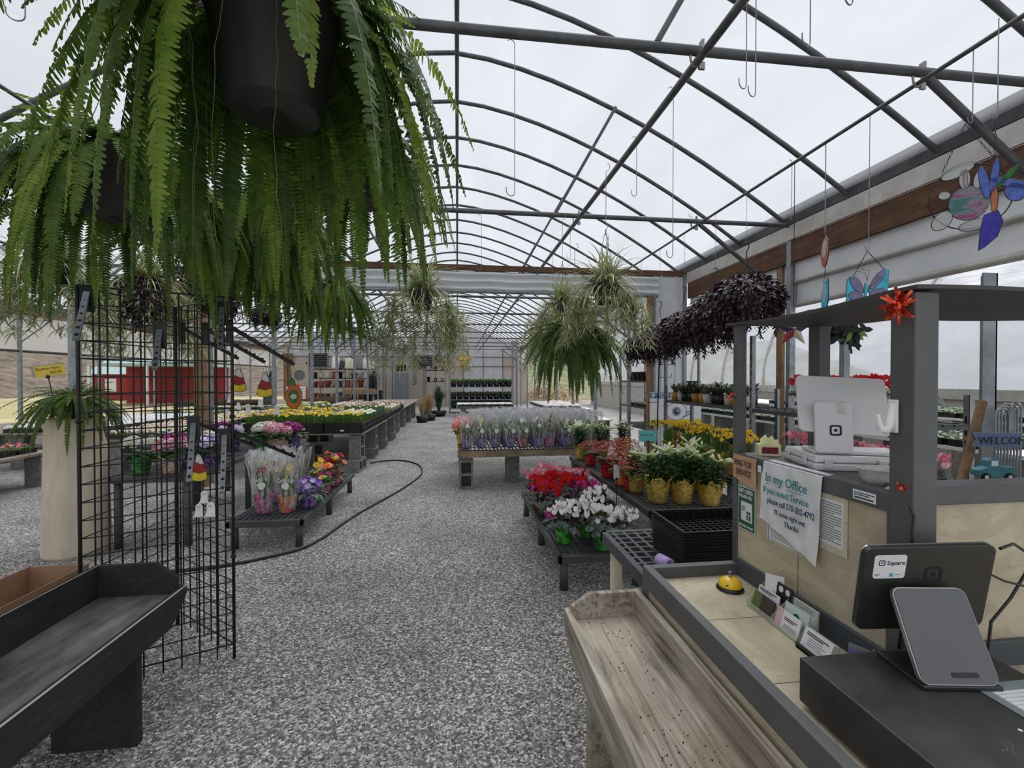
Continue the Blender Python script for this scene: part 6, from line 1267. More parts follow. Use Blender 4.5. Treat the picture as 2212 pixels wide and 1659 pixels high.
# price stakes
def stake(label, loc, W, H, s, mt='aqua', rz=0, sticklen=.3, sz=.03):
    t = thing('price_stake', label, 'price sign', loc, rz); m = MB(); m.tube([(0, 0, -sticklen), (0, 0, .0)], .004, 6); m.build('stake', G['black'], t); m = MB(); m.ball((0, -.004, .004), .011, 8, 5); m.build('clip', G['black'], t)
    m = MB(); m.span((-W*.6, -.0005, .0), (W*.6, .0005, H*1.1)); m.build('clear_sleeve', G['tape'], t); m = MB(); m.span((-W/2, -.002, .005), (W/2, -.0008, H)); m.build('card', G[mt], t); _ = text(s, sz, G['ink'], t, (-W*.45, -.003, H*.55), sx=.9) if s else plines(t, -W*.4, H*.7, W*.7, 3, 'ink'); return t
p = at(1400, 945, y=3.9); stake('aqua handwritten price card above the gold-foiled lilies', (p.x, p.y, p.z-.04), .15, .10, 'Easter Lily', rz=-.1, sticklen=p.z-.04-.54); p = at(1100, 908, y=6.3); stake('aqua price card inside the sleeved bulb plants', (p.x, p.y, p.z-.02), .14, .09, '', rz=.2, sticklen=p.z-.02-.56)
p = at(1277, 1012, y=3.7); stake('slim pale price tag between the kalanchoes and the cyclamens', (1.385, 3.75, .62), .05, .12, '', 'paper', sticklen=.36)
# ------------------------------------------------------------------ sign on the white pillar
t = thing('eye_sign', 'white sign with a large blue eye reading if you do not see something, please', 'sign', (2.86, 6.352, .80)); W, H = .82, .50
m = MB(); m.span((0, 0, 0), (W, .008, H)); m.build('board', G['paper'], t); G['signblue'] = mat('sign_blue', (.05, .12, .24), .5); G['signyellow'] = mat('sign_yellow', (.72, .52, .03), .5); G['eyeblue'] = mat('eye_blue', (.16, .27, .36), .4)
m = MB(); m.span((0, -.002, H-.095), (W, 0, H-.01)); m.build('blue_band', G['signblue'], t); m = MB(); m.span((0, -.002, 0), (W, 0, .085)); m.build('yellow_band', G['signyellow'], t)
text("IF YOU DON'T", .088, G['paper'], t, (.02, -.004, H-.083), sx=1.0, bold=.002); text('PLEASE', .088, G['ink'], t, (.02, -.004, .012), sx=1.05, bold=.002)
S_ = 'SEE SOMETHING'
for i, ch in enumerate(S_):
    a = R(152-9.6*i); o = text(ch, .048, G['ink'], t, (.42+.205*math.cos(a), -.003, .20+.175*math.sin(a)), (R(90), 0, 0), align='CENTER', bold=.0008); o.rotation_euler = (R(90), -(a-PI/2), 0)
def disc(m, cx, cz_, r, y, n=28, ex=1): m.add([(cx+r*ex*math.cos(2*PI*i/n), y, cz_+r*math.sin(2*PI*i/n)) for i in range(n)], [tuple(range(n))])
for nm_, r, mt, y, ex in (('eye_outline', .135, 'signblue', -.0025, 1.25), ('eye_white', .127, 'paper', -.003, 1.25), ('iris', .07, 'eyeblue', -.0035, 1), ('pupil', .042, 'ink', -.004, 1)): m = MB(); disc(m, .42, .205, r, y, ex=ex); m.build(nm_, G[mt], t)
m = MB(); disc(m, .435, .215, .014, -.0045); m.build('eye_glint', G['paper'], t); m = MB(); m.tube([(.57, -.004, .17), (.61, -.004, .20), (.67, -.004, .23), (.66, -.004, .19), (.60, -.004, .15), (.52, -.004, .12)], .006, 5); m.build('tail_outline', G['signblue'], t)
# hook pole before the pillar
t = thing('hook_pole', 'black standing pole with staggered side hooks before the white pillar', 'hook stand', (2.68, 5.75, 0)); m = MB(); m.tube([(0, 0, 0), (.02, 0, 1.0), (.05, 0, 2.06)], .009, 6); m.tube([(.05, 0, 2.06), (.03, 0, 2.10), (.05, 0, 2.13), (.07, 0, 2.10), (.05, 0, 2.06)], .006, 5); m.build('pole', G['matte'], t)
for i, z in enumerate((1.18, 1.52, 1.69, 1.86, 2.0)):
    s = -1 if i in (0, 3) else 1; x = .02+.03*(z-1)/1.06; m = MB(); m.tube([(x, 0, z), (x+s*.17, 0, z), (x+s*.18, 0, z+.01), (x+s*.18, 0, z+.05)], .005, 5); m.build('side_hook', G['matte'], t)
# ------------------------------------------------------------------ wire hooks hanging from the pipes
def wirehook(u, v, label, x=None, y=None, r=.022, flip=1):
    """a long wire from the pipe above to a J hook whose bottom shows at (u, v)"""
    p = at(u, v, x=x) if x is not None else at(u, v, y=y); t = thing('wire_hook', label, 'hook', tuple(p), R(20*flip), 'wire hooks hanging from the roof pipes'); Z = GZ-.05-p.z
    q = [(-2*r, 0, r*1.6), (-2*r, 0, r)]+[(-r-r*math.cos(a), 0, r-r*math.sin(a)) for a in [PI*i/7 for i in range(1, 7)]]+[(0, 0, r), (0, 0, Z)]+[(-.018+.018*math.cos(a), 0, Z+.018*math.sin(a)) for a in (.8, 1.8, 2.8)]
    m = MB(); m.tube(q, .0021, 5); m.build('wire', G['galv'], t); return t
for a in ((1612, 195, 'left of the paired wire hooks near the top centre right', 1.15, None), (1632, 212, 'right of the paired wire hooks near the top centre right', 1.17, None), (1750, 105, 'short wire hook near the top, right of the paired ones', 1.15, None), (1842, 16, 'wire hook cut by the top photo edge, rightmost there', 1.15, None),
          (1375, 425, 'wire hook ending above the right-hand spider plant', 1.15, None), (1453, 558, 'long wire hook right of the highest right-hand spider plant', 1.15, None), (1112, 425, 'long single wire ending below the first cross pipe', None, 2.05), (1710, 475, 'short wire hook left of the side-on suncatchers', 2.37, None),
          (55, 50, 'wire hook at the top left photo corner', -1.35, None), (1040, 585, 'long wire hanging over the middle aisle', None, 4.25), (1232, 560, 'wire hook behind the middle cross pipe', 1.15, None), (1495, 470, 'short wire on the thin rod above the second purple basket', 2.37, None)):
    wirehook(a[0], a[1], a[2], a[3], a[4])
# ------------------------------------------------------------------ suncatchers on the right
def chain(parent, p, q, n=9):
    m = MB(); p = Vector(p); q = Vector(q); d = (q-p)/n
    for i in range(n):
        c = p+d*(i+.5); s = Vector((1, 0, 0)) if i % 2 else Vector((0, 1, 0)); u_ = d.normalized(); m.tube([c+u_*d.length*.62*math.cos(a)+s*.0042*math.sin(a) for a in [2*PI*k/8 for k in range(8)]], .0011, 4, closed=True)
    m.build('chain', G['lead'], parent)
def hangwire(t, z): m = MB(); Z = GZ-.06-t.location.z; m.tube([(-.012, 0, z+.03), (-.008, 0, z+.006), (0, 0, z), (.006, 0, z+.01), (.006, 0, Z)], .002, 5); m.build('wire_hook', G['galv'], t)
p = at(2095, 425, x=2.37); k = p.y/ (960*.9)  # one pixel in metres at that distance is about depth/960
t = thing('bunny_suncatcher', 'glass bunny with a pink and teal body inside a wire ring', 'suncatcher', tuple(p), R(-30)); s = .150
m = MB(); m.tube([(s*math.cos(a), 0, s*math.sin(a)) for a in [2*PI*i/40 for i in range(40)]], .0028, 6, closed=True); m.build('ring', G['lead'], t)
G['swirl'] = mat('swirled_glass', (.45, .13, .30), .25, 0, (.12, .30, .28), 9, 4, trl=.45, lo=.42, hi=.58, col3=(.42, .40, .44), stretch=(1, 1, 3)); G['frost'] = mat('frosted_glass', (.62, .64, .62), .35, trl=.45)
def ell(cx, cz_, a, b, n=18, rot=0): return [(cx+a*math.cos(2*PI*i/n)*math.cos(rot)-b*math.sin(2*PI*i/n)*math.sin(rot), cz_+a*math.cos(2*PI*i/n)*math.sin(rot)+b*math.sin(2*PI*i/n)*math.cos(rot)) for i in range(n)]
G['glass_swirl'] = G['swirl']; G['glass_frost'] = G['frost']
glasspiece(t, ell(-.005, -.03, .072, .078), 'swirl', .004)
for pts, c in ((ell(-.045, .125, .065, .026, rot=.45), 'frost'), (ell(-.02, .083, .02, .045), 'frost'), (ell(.03, .075, .018, .042, rot=-.2), 'frost'), (ell(-.018, .083, .008, .04), 'palepink'), (ell(-.092, .018, .022, .018), 'frost'), (ell(-.10, -.10, .033, .048, rot=-.6), 'frost'), (ell(.02, -.132, .06, .025, rot=.2), 'frost')): glasspiece(t, pts, c, .003, y=-.001)
chain(t, (-.10, 0, .13), (-.02, 0, .34)); chain(t, (.11, 0, .12), (-.02, 0, .34)); hangwire(t, .34)
p = at(2148, 440, x=2.28); t = thing('iris_suncatcher', 'blue and purple glass iris flower hanging beside the bunny ring', 'suncatcher', tuple(p), R(-60))
for pts, c in ((ell(-.03, .10, .014, .075, rot=.15), 'glass_blue'), (ell(.0, .12, .012, .07, rot=-.1), 'glass_blue'), (ell(.05, .07, .015, .075, rot=1.0), 'glass_blue'), (ell(.06, .03, .028, .04, rot=.4), 'glass_blue'), ([(-.03, -.04), (.01, -.03), (.025, -.08), (.01, -.14), (-.03, -.18), (-.045, -.19), (-.04, -.10)], 'glass_indigo'), (ell(.0, .02, .010, .06), 'glass_amber'), (ell(.035, .10, .010, .05, rot=-.7), 'glass_green')): glasspiece(t, pts, c, .004)
chain(t, (0, 0, .17), (0, 0, .36), 12); hangwire(t, .36)
p = at(1873, 622, x=2.37); t = thing('butterfly_suncatcher', 'turquoise and mauve glass butterfly above the dark canopy', 'suncatcher', tuple(p), R(-22))
for pts, c in (([(-.10, .055), (-.085, .07), (-.06, .065), (-.045, .03), (-.02, 0), (-.03, -.07), (-.10, -.09), (-.105, -.03)], 'glass_cyan'), ([(.105, .10), (.085, .105), (.05, .07), (.01, .01), (.01, -.07), (.07, -.06), (.10, -.02)], 'glass_cyan')): glasspiece(t, pts, c, .004)
for pts, c in ((ell(-.055, .025, .024, .05, rot=.5), 'glass_mauve'), (ell(-.055, -.045, .038, .028, rot=-.3), 'glass_mauve'), (ell(.05, .045, .02, .062, rot=-.55), 'glass_mauve'), (ell(.05, -.035, .042, .026, rot=.35), 'glass_mauve'), (ell(-.008, -.02, .007, .05), 'glass_cyan')): glasspiece(t, pts, c, .006, y=-.002)
m = MB(); m.tube([(0, 0, .04), (-.01, 0, .09), (-.05, 0, .10)], .0013, 4); m.tube([(0, 0, .04), (.01, 0, .1), (-.03, 0, .11)], .0013, 4); m.build('antennae', G['lead'], t); chain(t, (-.075, 0, .06), (0, 0, .215), 11); chain(t, (.085, 0, .10), (0, 0, .215), 9); hangwire(t, .215)
for (u, v, pts, c, c2, lab, zt) in ((1782, 545, ell(0, 0, .10, .095), 'glass_amber', 'glass_white', 'amber glass suncatcher turned nearly edge-on', .12), (1782, 640, [(-.09, .10), (.02, .09), (.10, .02), (.08, -.08), (-.02, -.11), (-.10, -.04)], 'glass_cyan', 'glass_white', 'turquoise glass suncatcher turned nearly edge-on, lower', .18)):
    p = at(u, v, x=2.37); t = thing('edge_on_suncatcher', lab, 'suncatcher', tuple(p), R(59)); glasspiece(t, pts, c, .006); glasspiece(t, [(x*.55, z*.55+.02) for x, z in pts], c2, .012); m = MB(); m.tube([(-.05, 0, .08), (0, 0, zt), (.05, 0, .06)], .0014, 4); m.build('hanging_cord', G['lead'], t); hangwire(t, zt)
# tin stars
def star(label, loc, R_, cols, rz=0, name='tin_star', hang=None):
    t = thing(name, label, 'star', loc, rz); pts = [(R_*(1 if i % 2 == 0 else .39)*math.cos(PI/2+PI*i/5), R_*(1 if i % 2 == 0 else .39)*math.sin(PI/2+PI*i/5)) for i in range(10)]
    for k in range(5):
        a, b, c = pts[(2*k-1) % 10], pts[2*k], pts[2*k+1]; m = MB(); D = R_*.2
        m.add([(0, -D, 0), (a[0], 0, a[1]), (b[0], 0, b[1]), (c[0], 0, c[1]), (0, D*.3, 0)], [(0, 1, 2), (0, 2, 3), (4, 2, 1), (4, 3, 2)]); m.build('star_point', G[cols[k % len(cols)]], t)
    if hang: m = MB(); m.tube([(0, 0, R_), (0, 0, hang-loc[2])], .0025, 4); m.build('hanging_wire', G['lead'], t)
    return t
G['tingold'] = mat('gold_tin', (.62, .38, .06), .4, .3); G['tinred'] = mat('red_tin', (.25, .02, .02), .5, .2); G['tinblue'] = mat('navy_tin', (.025, .035, .08), .5, .2); G['tincream'] = mat('cream_tin', (.5, .46, .34), .5, .2)
p = at(1002, 779, y=10.85); star('gold five-pointed star hanging over the far aisle', tuple(p), .26, ['tingold'], hang=GZ)
p = at(1714, 712, x=2.37); star('red, cream and navy tin star hanging behind the canopy', tuple(p), .13, ['tincream', 'tinblue', 'tinred', 'tincream', 'tinblue'], R(-20), hang=GZ-.06)
# tinsel bows
def tinsel(label, loc, r, n, seed):
    rn = random.Random(seed); m = MB()
    for i in range(n):
        d = Vector((rn.gauss(0, 1), rn.gauss(0, 1), rn.gauss(0, 1))).normalized(); p = Vector((0, 0, 0)); s = d.orthogonal().normalized()
        m.leaf(p+d*r*.1, d, s, r*rn.uniform(.5, 1), r*.14, 4, rn.uniform(-3, 3), prof=lambda t: 1)
    tag(m.build('tinsel_bow', G['tinselred'], None, 0, loc), label, 'bow')
G['tinselred'] = mat('red_tinsel', (.55, .03, .01), .22, .75, (.75, .12, .06), 60)
p = at(1940, 662, d=.985); tinsel('shiny red tinsel bow at the canopy corner', tuple(p), .042, 70, 1); p = at(1945, 1048, d=.985); tinsel('small red tinsel scrap at the near ledge corner', tuple(p), .02, 14, 2); p = at(1578, 855, d=1.6); tinsel('small red tinsel strand on the far canopy post', tuple(p), .03, 12, 3)
m = MB(); m.ball((0, 0, 0), .05, 16, 8, 0, (1, 1, .45)); m.lathe([(.05, -.004), (.062, -.010), (.05, -.012)], 20); p = Vector((1.24, 1.42, 1.72)); tag(m.build('black_hat', G['matte'], None, 0, p), 'black rounded hat lying on the dark canopy', 'hat')
rn = random.Random(6); m = MB(); p = at(1832, 712, d=2.25)
for i in range(60): a = rn.uniform(0, 2*PI); m.leaf((rn.gauss(0, .035), rn.gauss(0, .02), rn.gauss(0, .03)), (math.cos(a), .2*math.sin(a), rn.uniform(-1.2, .3)), (0, -1, 0), .07, .028, 3, .3, 1 if i % 9 == 0 else 0)
m.tube([(.04, 0, .0), (.075, 0, .0), (.08, 0, .008)], .008, 6); m.ball((0, 0, .0), .05, 10, 6, 0, (1.1, .5, .9)); o = m.build('cloth_ornament', [G['matte'], G['leafl']], None, 0, p); tag(o, 'black and green fringed ornament on top of a steel upright under the canopy', 'ornament')
m = MB(); m.span((p.x-.02, p.y+.0, 0), (p.x+.012, p.y+.03, p.z-.03)); tag(m.build('steel_upright', G['galv']), 'slotted steel upright under the fringed black ornament', 'post')
# behind the front rail
p = at(2138, 800, d=1.62); m = MB(); m.span((p.x-.03, p.y, 0), (p.x+.03, p.y+.006, 1.5+228*1.62/960)); m.span((p.x+.024, p.y, 0), (p.x+.03, p.y+.05, 1.5+228*1.62/960)); tag(m.build('steel_post', G['galv']), 'free-standing galvanised angle post behind the front rail', 'post')
a, b = at(2078, 1035, d=1.52), at(2122, 868, d=1.58); d = (a-b).normalized(); m = MB(); m.tube([b, a, a+d*(a.z/(-d.z))], .0145, 8); tag(m.build('wooden_stick', G['postwood']), 'rough wooden stick leaning against the angle post', 'stick')
G['paleblue'] = mat('pale_blue_paint', (.10, .16, .28), .6); G['truckblue'] = mat('weathered_truck_blue', (.03, .16, .22), .45, 0, (.07, .28, .33), 25)
p = at(2100, 950, d=1.48); t = thing('welcome_stake', 'pale blue welcome board on a garden stake with a toy truck below', 'garden stake', tuple(p), R(-8))
m = MB(); m.poly([(0, -.022), (.012, 0), (-.004, .026), (.16, .022), (.155, -.024)], .006); m.build('welcome_board', G['paleblue'], t); text('WELCOME', .036, G['ink'], t, (.016, -.005, -.014), sx=1.0)
m = MB(); m.tube([(.09, .004, .02), (.09, .004, -p.z)], .003, 5); m.build('stake', G['galv'], t)
tr = thing('toy_truck', 'x', 'x', (.008, 0, -.125)); tr.parent = t; tr.name = 'toy_truck'; del tr['label']; del tr['category']
m = MB(); m.poly([(0, .008), (.002, .026), (.03, .036), (.034, .058), (.046, .065), (.068, .064), (.074, .038), (.12, .036), (.12, .010), (.085, .004), (.02, .004)], .03); m.build('body', G['truckblue'], tr, .002)
m = MB(); m.span((.040, -.016, .040), (.062, -.0152, .058)); m.build('window', G['paper'], tr)
for x in (.022, .098):
    m = MB(); m.lathe([(0, 0), (.014, 0), (.014, .006), (0, .006)], 18, M=Matrix.Translation((x, -.013, .004)) @ Matrix.Rotation(R(90), 4, 'X')); w_ = m.build('wheel', G['matte'], tr); m = MB(); m.lathe([(0, 0), (.007, 0)], 14, M=Matrix.Translation((x, -.0197, .004)) @ Matrix.Rotation(R(90), 4, 'X')); m.build('hubcap', G['paper'], w_)
for i in range(9):
    p = at(2150+7*i, 885-(i % 3)*6, d=1.52+.02*i); m = MB(); h = p.z; m.tube([(0, 0, 0), (0, 0, h-.02), (.006, 0, h-.004), (.02, 0, h+.002), (.045, 0, h), (.055, 0, h-.02), (.055, 0, h-.09)], .0035, 5); tag(m.build('shepherd_hook', G['galv'], None, 0, (p.x, p.y, 0), 2, .1*i), 'grey wire shepherd hook in the bundle at the right photo edge', 'hook', 'bundle of shepherd hooks')
# ------------------------------------------------------------------ far shelves of pots
def potrack(label, u0, u1, zs, y, post='galv'):
    a, b = at(u0, 830, y=y).x, at(u1, 830, y=y).x; t = thing('shelving_unit', label, 'shelving', (0, 0, 0))
    for x in (a, (a+b)/2, b):
        for yy in (y, y+.45): m = MB(); m.span((x-.02, yy-.02, 0), (x+.02, yy+.02, max(zs)+.05)); m.build('upright', G[post], t)
    for z in zs: m = MB(); m.span((a, y-.02, z-.03), (b, y+.47, z)); m.build('shelf', G['matte'], t)
    return a, b
def pot(kind, loc, h, r, label, group, mt):
    m = MB()
    if kind == 'stack': m.lathe([(0, 0), (r*.8, 0)]+[(r*(.8+.2*((k % 2)))+0, h*(k+1)/9) for k in range(8)]+[(r*.8, h), (0, h)], 14)
    elif kind == 'tall': m.lathe([(0, 0), (r, 0), (r, h*.15), (r*.9, h*.2), (r*.78, h), (r*.3, h*1.03), (0, h*1.03)], 14)
    else: m.lathe([(0, 0), (r*.72, 0), (r, h*.85), (r*1.08, h*.86), (r*1.08, h), (r*.9, h), (r*.88, h*.9), (0, h*.9)], 14)
    tag(m.build('plant_pot', G[mt], None, 0, loc), label, 'pot', group)
G['terra'] = mat('terracotta', (.30, .09, .045), .8, 0, (.38, .14, .08), 10); G['creamglaze'] = mat('cream_glaze', (.62, .60, .44), .5); G['greyglaze'] = mat('grey_glaze', (.15, .16, .17), .5)
YR = 23.0; Z_ = lambda v: at(700, v, y=YR).z
a, b = potrack('black shelving of stacked pots at the far end wall', 668, 812, (Z_(862), Z_(836), Z_(817), Z_(797)), YR)
tops = [('tall', 'whitep', .62, .2), ('tall', 'black', .42, .17), ('tall', 'creamglaze', .54, .2), ('tall', 'creamglaze', .48, .17), ('tall', 'greyglaze', .52, .24), ('tall', 'whitep', .58, .2), ('tall', 'creamglaze', .4, .17)]
nmn = dict(whitep='white', black='black', creamglaze='cream', greyglaze='grey', terra='terracotta', tan='tan', foil_purple='purple')
xs = [at(u, 800, y=YR).x for u in (723, 738, 750, 760, 776, 788, 800)]
for i, ((k, mt, h, r), x) in enumerate(zip(tops, xs)): pot(k, (x, YR+.2, Z_(797)), h, r, 'upturned %s pot stack on the top shelf at the far wall' % nmn[mt], 'pots on the top far shelf', mt)
rn = random.Random(12)
for (v, kinds) in ((817, ('black', 'creamglaze', 'whitep', 'terra', 'black', 'tan', 'greyglaze', 'whitep', 'whitep', 'black')), (836, ('terra', 'terra', 'terra', 'creamglaze', 'greyglaze', 'terra', 'terra', 'terra', 'tan', 'black')), (862, ('terra', 'terra', 'black', 'terra', 'greyglaze', 'terra', 'black', 'terra', 'black', 'black'))):
    for i, mt in enumerate(kinds): x = a+.2+(b-a-.35)*i/(len(kinds)-1); pot(rn.choice(('pot', 'stack')), (x, YR+.2, Z_(v)), rn.uniform(.26, .38), rn.uniform(.12, .17), '%s pot on a middle or lower shelf at the far wall' % nmn[mt], 'pots on the lower far shelves', mt)
for i, u in enumerate((801, 812)): p = at(u, 842, y=21.5); m = MB(); m.lathe([(0, 0), (.14, 0), (.15, .1), (.17, .6), (.15, .75), (0, .78)], 14); tag(m.build('black_pot_stack', G['black'], None, 0, (p.x, p.y, p.z)), 'upright black pot stack before the far shelves, %s one' % ('left', 'right')[i], 'pot')
m = MB(); p = at(806, 843, y=21.5); m.span((p.x-.4, 21.3, 0), (p.x+.4, 21.75, p.z)); tag(m.build('storage_bin', G['matte']), 'low black bin under the two upright pot stacks', 'bin')
# heater
p = at(852, 842, y=24.5); q = at(880, 784, y=24.5); t = thing('space_heater', 'grey cabinet heater with dark grille against the far wall', 'heater', (p.x, 24.5, 0)); W = q.x-p.x
m = MB(); m.span((0, 0, 0), (W, .6, p.z+.9)); m.build('cabinet', G['greyglaze'] if False else G['galv'], t, .01); m = MB(); m.span((.02, -.0, p.z+.9), (W-.02, .6, q.z)); m.build('upper_cabinet', G['channel'], t, .01); m = MB(); m.span((.08, -.02, q.z-.45), (W-.08, .01, q.z-.1)); m.build('grille', G['matte'], t)
m = MB(); m.tube([(W+.25, .3, 1.2), (W+.35, .3, 1.25), (W+.38, .3, 1.5), (W+.38, .3, q.z+.35), (W+.3, .3, q.z+.45)], .09, 10); m.build('duct', G['galv'], t)
# stand of small items right of the heater, framed panel, bins
a, b = potrack('dark rack of small ornaments at the far end of the aisle', 919, 962, (.55, 1.35, 1.95), 24.0)
for i in range(9): pot('pot', (a+.15+(b-a-.3)*(i % 3)/2, 24.2, (.55, 1.35, 1.95)[i//3]), .2+.05*(i % 2), .09, 'small item on the dark far rack', 'small ornaments on the far rack', ('whitep', 'terra', 'red', 'black', 'greyglaze', 'creamglaze', 'whitep', 'terra', 'black')[i])
p, q = at(630, 838, y=22), at(663, 783, y=22); t = thing('framed_panel', 'pale framed panel with a grey disc standing left of the pot racks', 'panel', (p.x, 22, p.z)); W, H = q.x-p.x, q.z-p.z
m = MB(); m.span((0, 0, -p.z), (.06, .05, H)); m.span((W-.06, 0, -p.z), (W, .05, H)); m.span((0, 0, H-.06), (W, .05, H)); m.span((0, 0, 0), (W, .05, .06)); m.build('frame', G['channel'], t); m = MB(); m.span((.05, .02, .05), (W-.05, .03, H-.05)); m.build('panel', G['tincream'], t); m = MB(); disc(m, W/2, H/2, W*.36, .015); m.build('disc', G['greyglaze'], t)
p = at(582, 842, y=16); m = MB(); m.lathe([(0, 0), (.17, 0), (.2, p.z-0+.35), (.22, p.z+.38), (.19, p.z+.4), (0, p.z+.4)], 16); tag(m.build('storage_tub', G['greyglaze'], None, 0, (p.x, 16, 0)), 'grey tub with a pale lid behind the hanging candy corn', 'tub')
p = at(585, 812, y=16); m = MB(); m.lathe([(.24, 0), (.10, .02), (.07, .1), (.02, .25), (0, .26)], 14); tag(m.build('witch_hat', G['matte'], None, 0, (p.x, 16, p.z-.09)), 'black pointed hat lying on the grey tub', 'hat')
for i in range(5): p = at(520, 846-8*i, y=15.0); m = MB(); m.span((-.35, 0, 0), (.30, .45, .10)); tag(m.build('white_crate', G['paper'], None, .01, (p.x, 15.0, .95+.105*i) if False else (p.x, 19.7, .62+.11*i)), 'white crate in the stack at the far left bench end', 'crate', 'stacked white crates')
p = at(645, 838, y=20.5); m = MB(); m.ball((0, 0, 0), .35, 12, 7, 0, (1, .5, .55)); m.span((-.4, -.2, -p.z), (.4, .2, -.05)); tag(m.build('covered_pile', G['terra'], None, 0, (p.x, 20.5, p.z)), 'red-brown heap on a low stand left of the pot racks', 'heap')
p, q = at(742, 846, y=20.5), at(812, 846, y=20.5); t = thing('coir_table', 'low table topped with a shaggy brown coir mat before the pot racks', 'table', (0, 0, 0)); m = MB(); m.span((p.x, 20.3, p.z-.12), (q.x, 20.9, p.z-.04)); [m.span((x-.04, 20.4, 0), (x+.04, 20.5, p.z-.12)) for x in (p.x+.1, q.x-.1)]; m.build('table', G['plywood'], t)
m = MB(); rn = random.Random(3)
for i in range(500): m.leaf((rn.uniform(p.x, q.x), rn.uniform(20.3, 20.9), p.z-.04), (rn.gauss(0, .5), rn.gauss(0, .5), 1), (0, 1, 0), rn.uniform(.1, .25), .02, 2, .4)
m.build('coir_mat', G['straw'], t)
# straw grasses and dark shrub at the end of the aisle
def clump(label, loc, h, r, mt, n, seed, pot_=True, name='ornamental_grass', cat='grass', wd=.012):
    rn = random.Random(seed); t = thing(name, label, cat, loc); 
    if pot_: m = MB(); m.lathe([(0, 0), (r*.5, 0), (r*.62, .22), (0, .22)], 14); m.build('pot', G['black'], t)
    m = MB()
    for i in range(n): a = rn.uniform(0, 2*PI); m.leaf((.04*math.cos(a), .04*math.sin(a), .2 if pot_ else 0), (math.cos(a)*.5, math.sin(a)*.5, 1.4), (math.cos(a), math.sin(a), 0), h*rn.uniform(.6, 1.05), wd, 4, rn.uniform(.2, 1.2)*r/.3)
    m.build('foliage', G[mt], t)
for u, v, y, h, r, lab in ((912, 889, 15.5, .62, .34, 'straw-coloured grass at the far aisle end of the plywood bench, front'), (927, 888, 16.2, .9, .4, 'taller straw-coloured grass behind the front one'), (920, 884, 17.5, .7, .35, 'straw-coloured grass farthest back by the bench end')): p = at(u, v, y=y); clump(lab, (p.x, y, 0), h, r, 'straw', 260, int(u), wd=.014)
clump('dark green shrub at the far end of the aisle', (at(948, 880, y=18).x, 18, 0), 1.1, .5, 'leafd', 200, 7, name='dark_shrub', cat='shrub', wd=.05)
# far plant rack between the aisle end posts
a, b = at(972, 850, y=19.5).x, at(1107, 850, y=19.5).x; t = thing('plant_rack', 'three-tier steel rack of black-potted perennials at the far end', 'rack', (0, 0, 0))
for x in (a, b, b+.18):
    m = MB(); m.span((x-.04, 19.4, 0), (x+.04, 19.5, 3.15)); m.build('upright', G['galv'], t)
ZS = (.22, .60, 1.15)
for z in ZS: m = MB(); m.span((a, 19.4, z-.04), (b, 20.3, z)); m.build('shelf', G['galv'], t)
def mk_pp(seed, lm, h=.28, n=60):
    t = thing('potted_perennial', 'x', 'potted plant', (0, 0, 0), 0, 'perennials on the far rack'); m = MB(); m.lathe([(0, 0), (.10, 0), (.125, .20), (0, .19)], 12); m.build('pot', G['black'], t); rn = random.Random(seed); m = MB()
    for i in range(n): a_ = rn.uniform(0, 2*PI); q = rn.uniform(0, .09); m.leaf((q*math.cos(a_), q*math.sin(a_), .18), (math.cos(a_)*.5, math.sin(a_)*.5, 1), UPV, h*rn.uniform(.5, 1), .03, 2, .6, rn.choice((0, 0, 1)))
    m.build('foliage', [G[x] for x in lm], t); return Proto(t)
pp = [mk_pp(1, ('leaf', 'leafl')), mk_pp(2, ('leafl', 'leafg')), mk_pp(3, ('leafg', 'leaf'), .2), mk_pp(4, ('rust', 'leaf'), .34)]
for j, z in enumerate(ZS):
    for i in range(10):
        for r_ in range(2): pp[(i*3+j+r_) % (3 if j < 2 else 2)].put((a+.16+(b-a-.32)*i/9, 19.55+.35*r_, z), i, 'green perennial in a black pot on the %s shelf of the far rack' % ('lowest', 'middle', 'top')[j], 'perennials on the %s far shelf' % ('lowest', 'middle', 'top')[j], 1.05)
deckbench('low bench of pale bedding flats before the far rack', -.02, at(1105, 880, y=17.5).x, 17.2, 18.3, .42)
fill([A_(wsil, 'white-flowered edging')], 0, 2.2, 17.25, 18.25, .42, 'on the low bench before the far rack', 13)
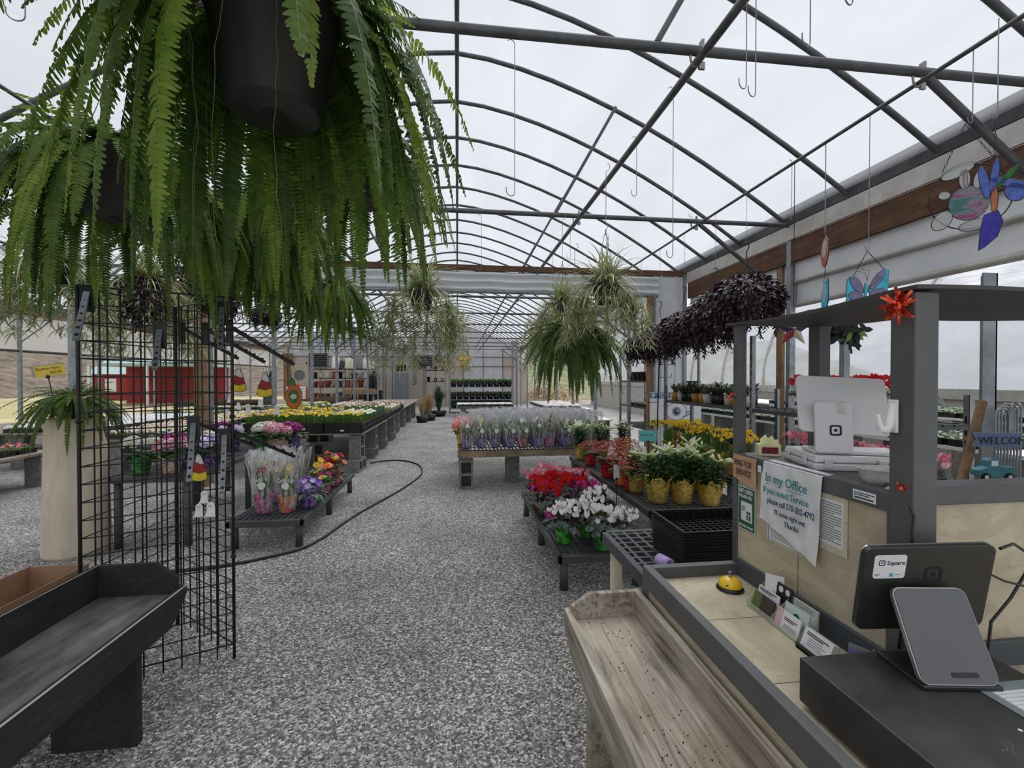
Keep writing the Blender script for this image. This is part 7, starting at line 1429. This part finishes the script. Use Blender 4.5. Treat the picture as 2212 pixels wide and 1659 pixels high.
# right side beyond the pillar: more racks and benches
for i, (x0, x1, y0, y1, z) in enumerate(((1.9, 3.3, 9.2, 11.6, .62), (2.5, 3.9, 12.6, 15.5, .62))):
    deckbench(('pale bench of potted bedding plants behind the sleeved bulbs', 'far pale bench of potted bedding plants on the right')[i], x0, x1, y0, y1, z, 'white'); fill([A_(wsil, 'white-flowered edging'), A_(seedl, 'green seedlings'), A_(pansy, 'pale pansies')], x0+.02, x1, y0+.05, y1, z, ('behind the sleeved bulbs', 'on the far right bench')[i], 14+i)
rack('galvanised slotted rack of flats beyond the wooden post', [(3.56, 7.2, 2.2), (3.56, 9.4, 2.2), (4.13, 7.2, 2.2), (4.13, 9.4, 2.2)], (1.46, .95, .55)); fill([A_(seedl, 'green seedlings')], 3.59, 4.2, 7.3, 9.3, .95, 'on the rack beyond the wooden post', 17); 
for i in range(9): pot('pot', (3.7+.0*i, 7.35+.22*i, 1.46), .18, .09, 'dark nursery pot on the top shelf beyond the wooden post', 'empty pots on the rack beyond the wooden post', 'terra' if i in (3, 4) else 'black')
p = at(1140, 884, y=14); m = MB(); [m.lathe([(0, .045*k), (.26+.012*k, .045*k), (.30+.012*k, .045*k+.04), (0, .045*k+.04)], 20) for k in range(7)]; tag(m.build('basket_stack', G['tan'], None, 0, (p.x+.05, 13.3, .62-.0) if False else (2.02, 13.6, 0)), 'stack of tan shallow baskets behind the sleeved bulbs', 'baskets')
# brush heap and garden rows outside
rn = random.Random(5); m = MB()
for i in range(1500): x, y = rn.gauss(5.6, .8), rn.gauss(27.5, 2); z = max(0, 1.1-((x-5.6)/1.6)**2*.6-((y-27.5)/4)**2*.6)*rn.uniform(.3, 1); m.leaf((x, y, z), (rn.gauss(0, 1), rn.gauss(0, 1), rn.gauss(.2, .5)), UPV, rn.uniform(.2, .6), .05, 2, .5, i % 2)
tag(m.build('brush_heap', [G['straw'], G['rust']]), 'heap of dry brush outside the far right side', 'brush heap', kind='stuff')
# drop any source plant that was never set out
for p_ in PROTOS:
    if not p_.used:
        for ch in list(p_.root.children_recursive): bpy.data.objects.remove(ch)
        bpy.data.objects.remove(p_.root)
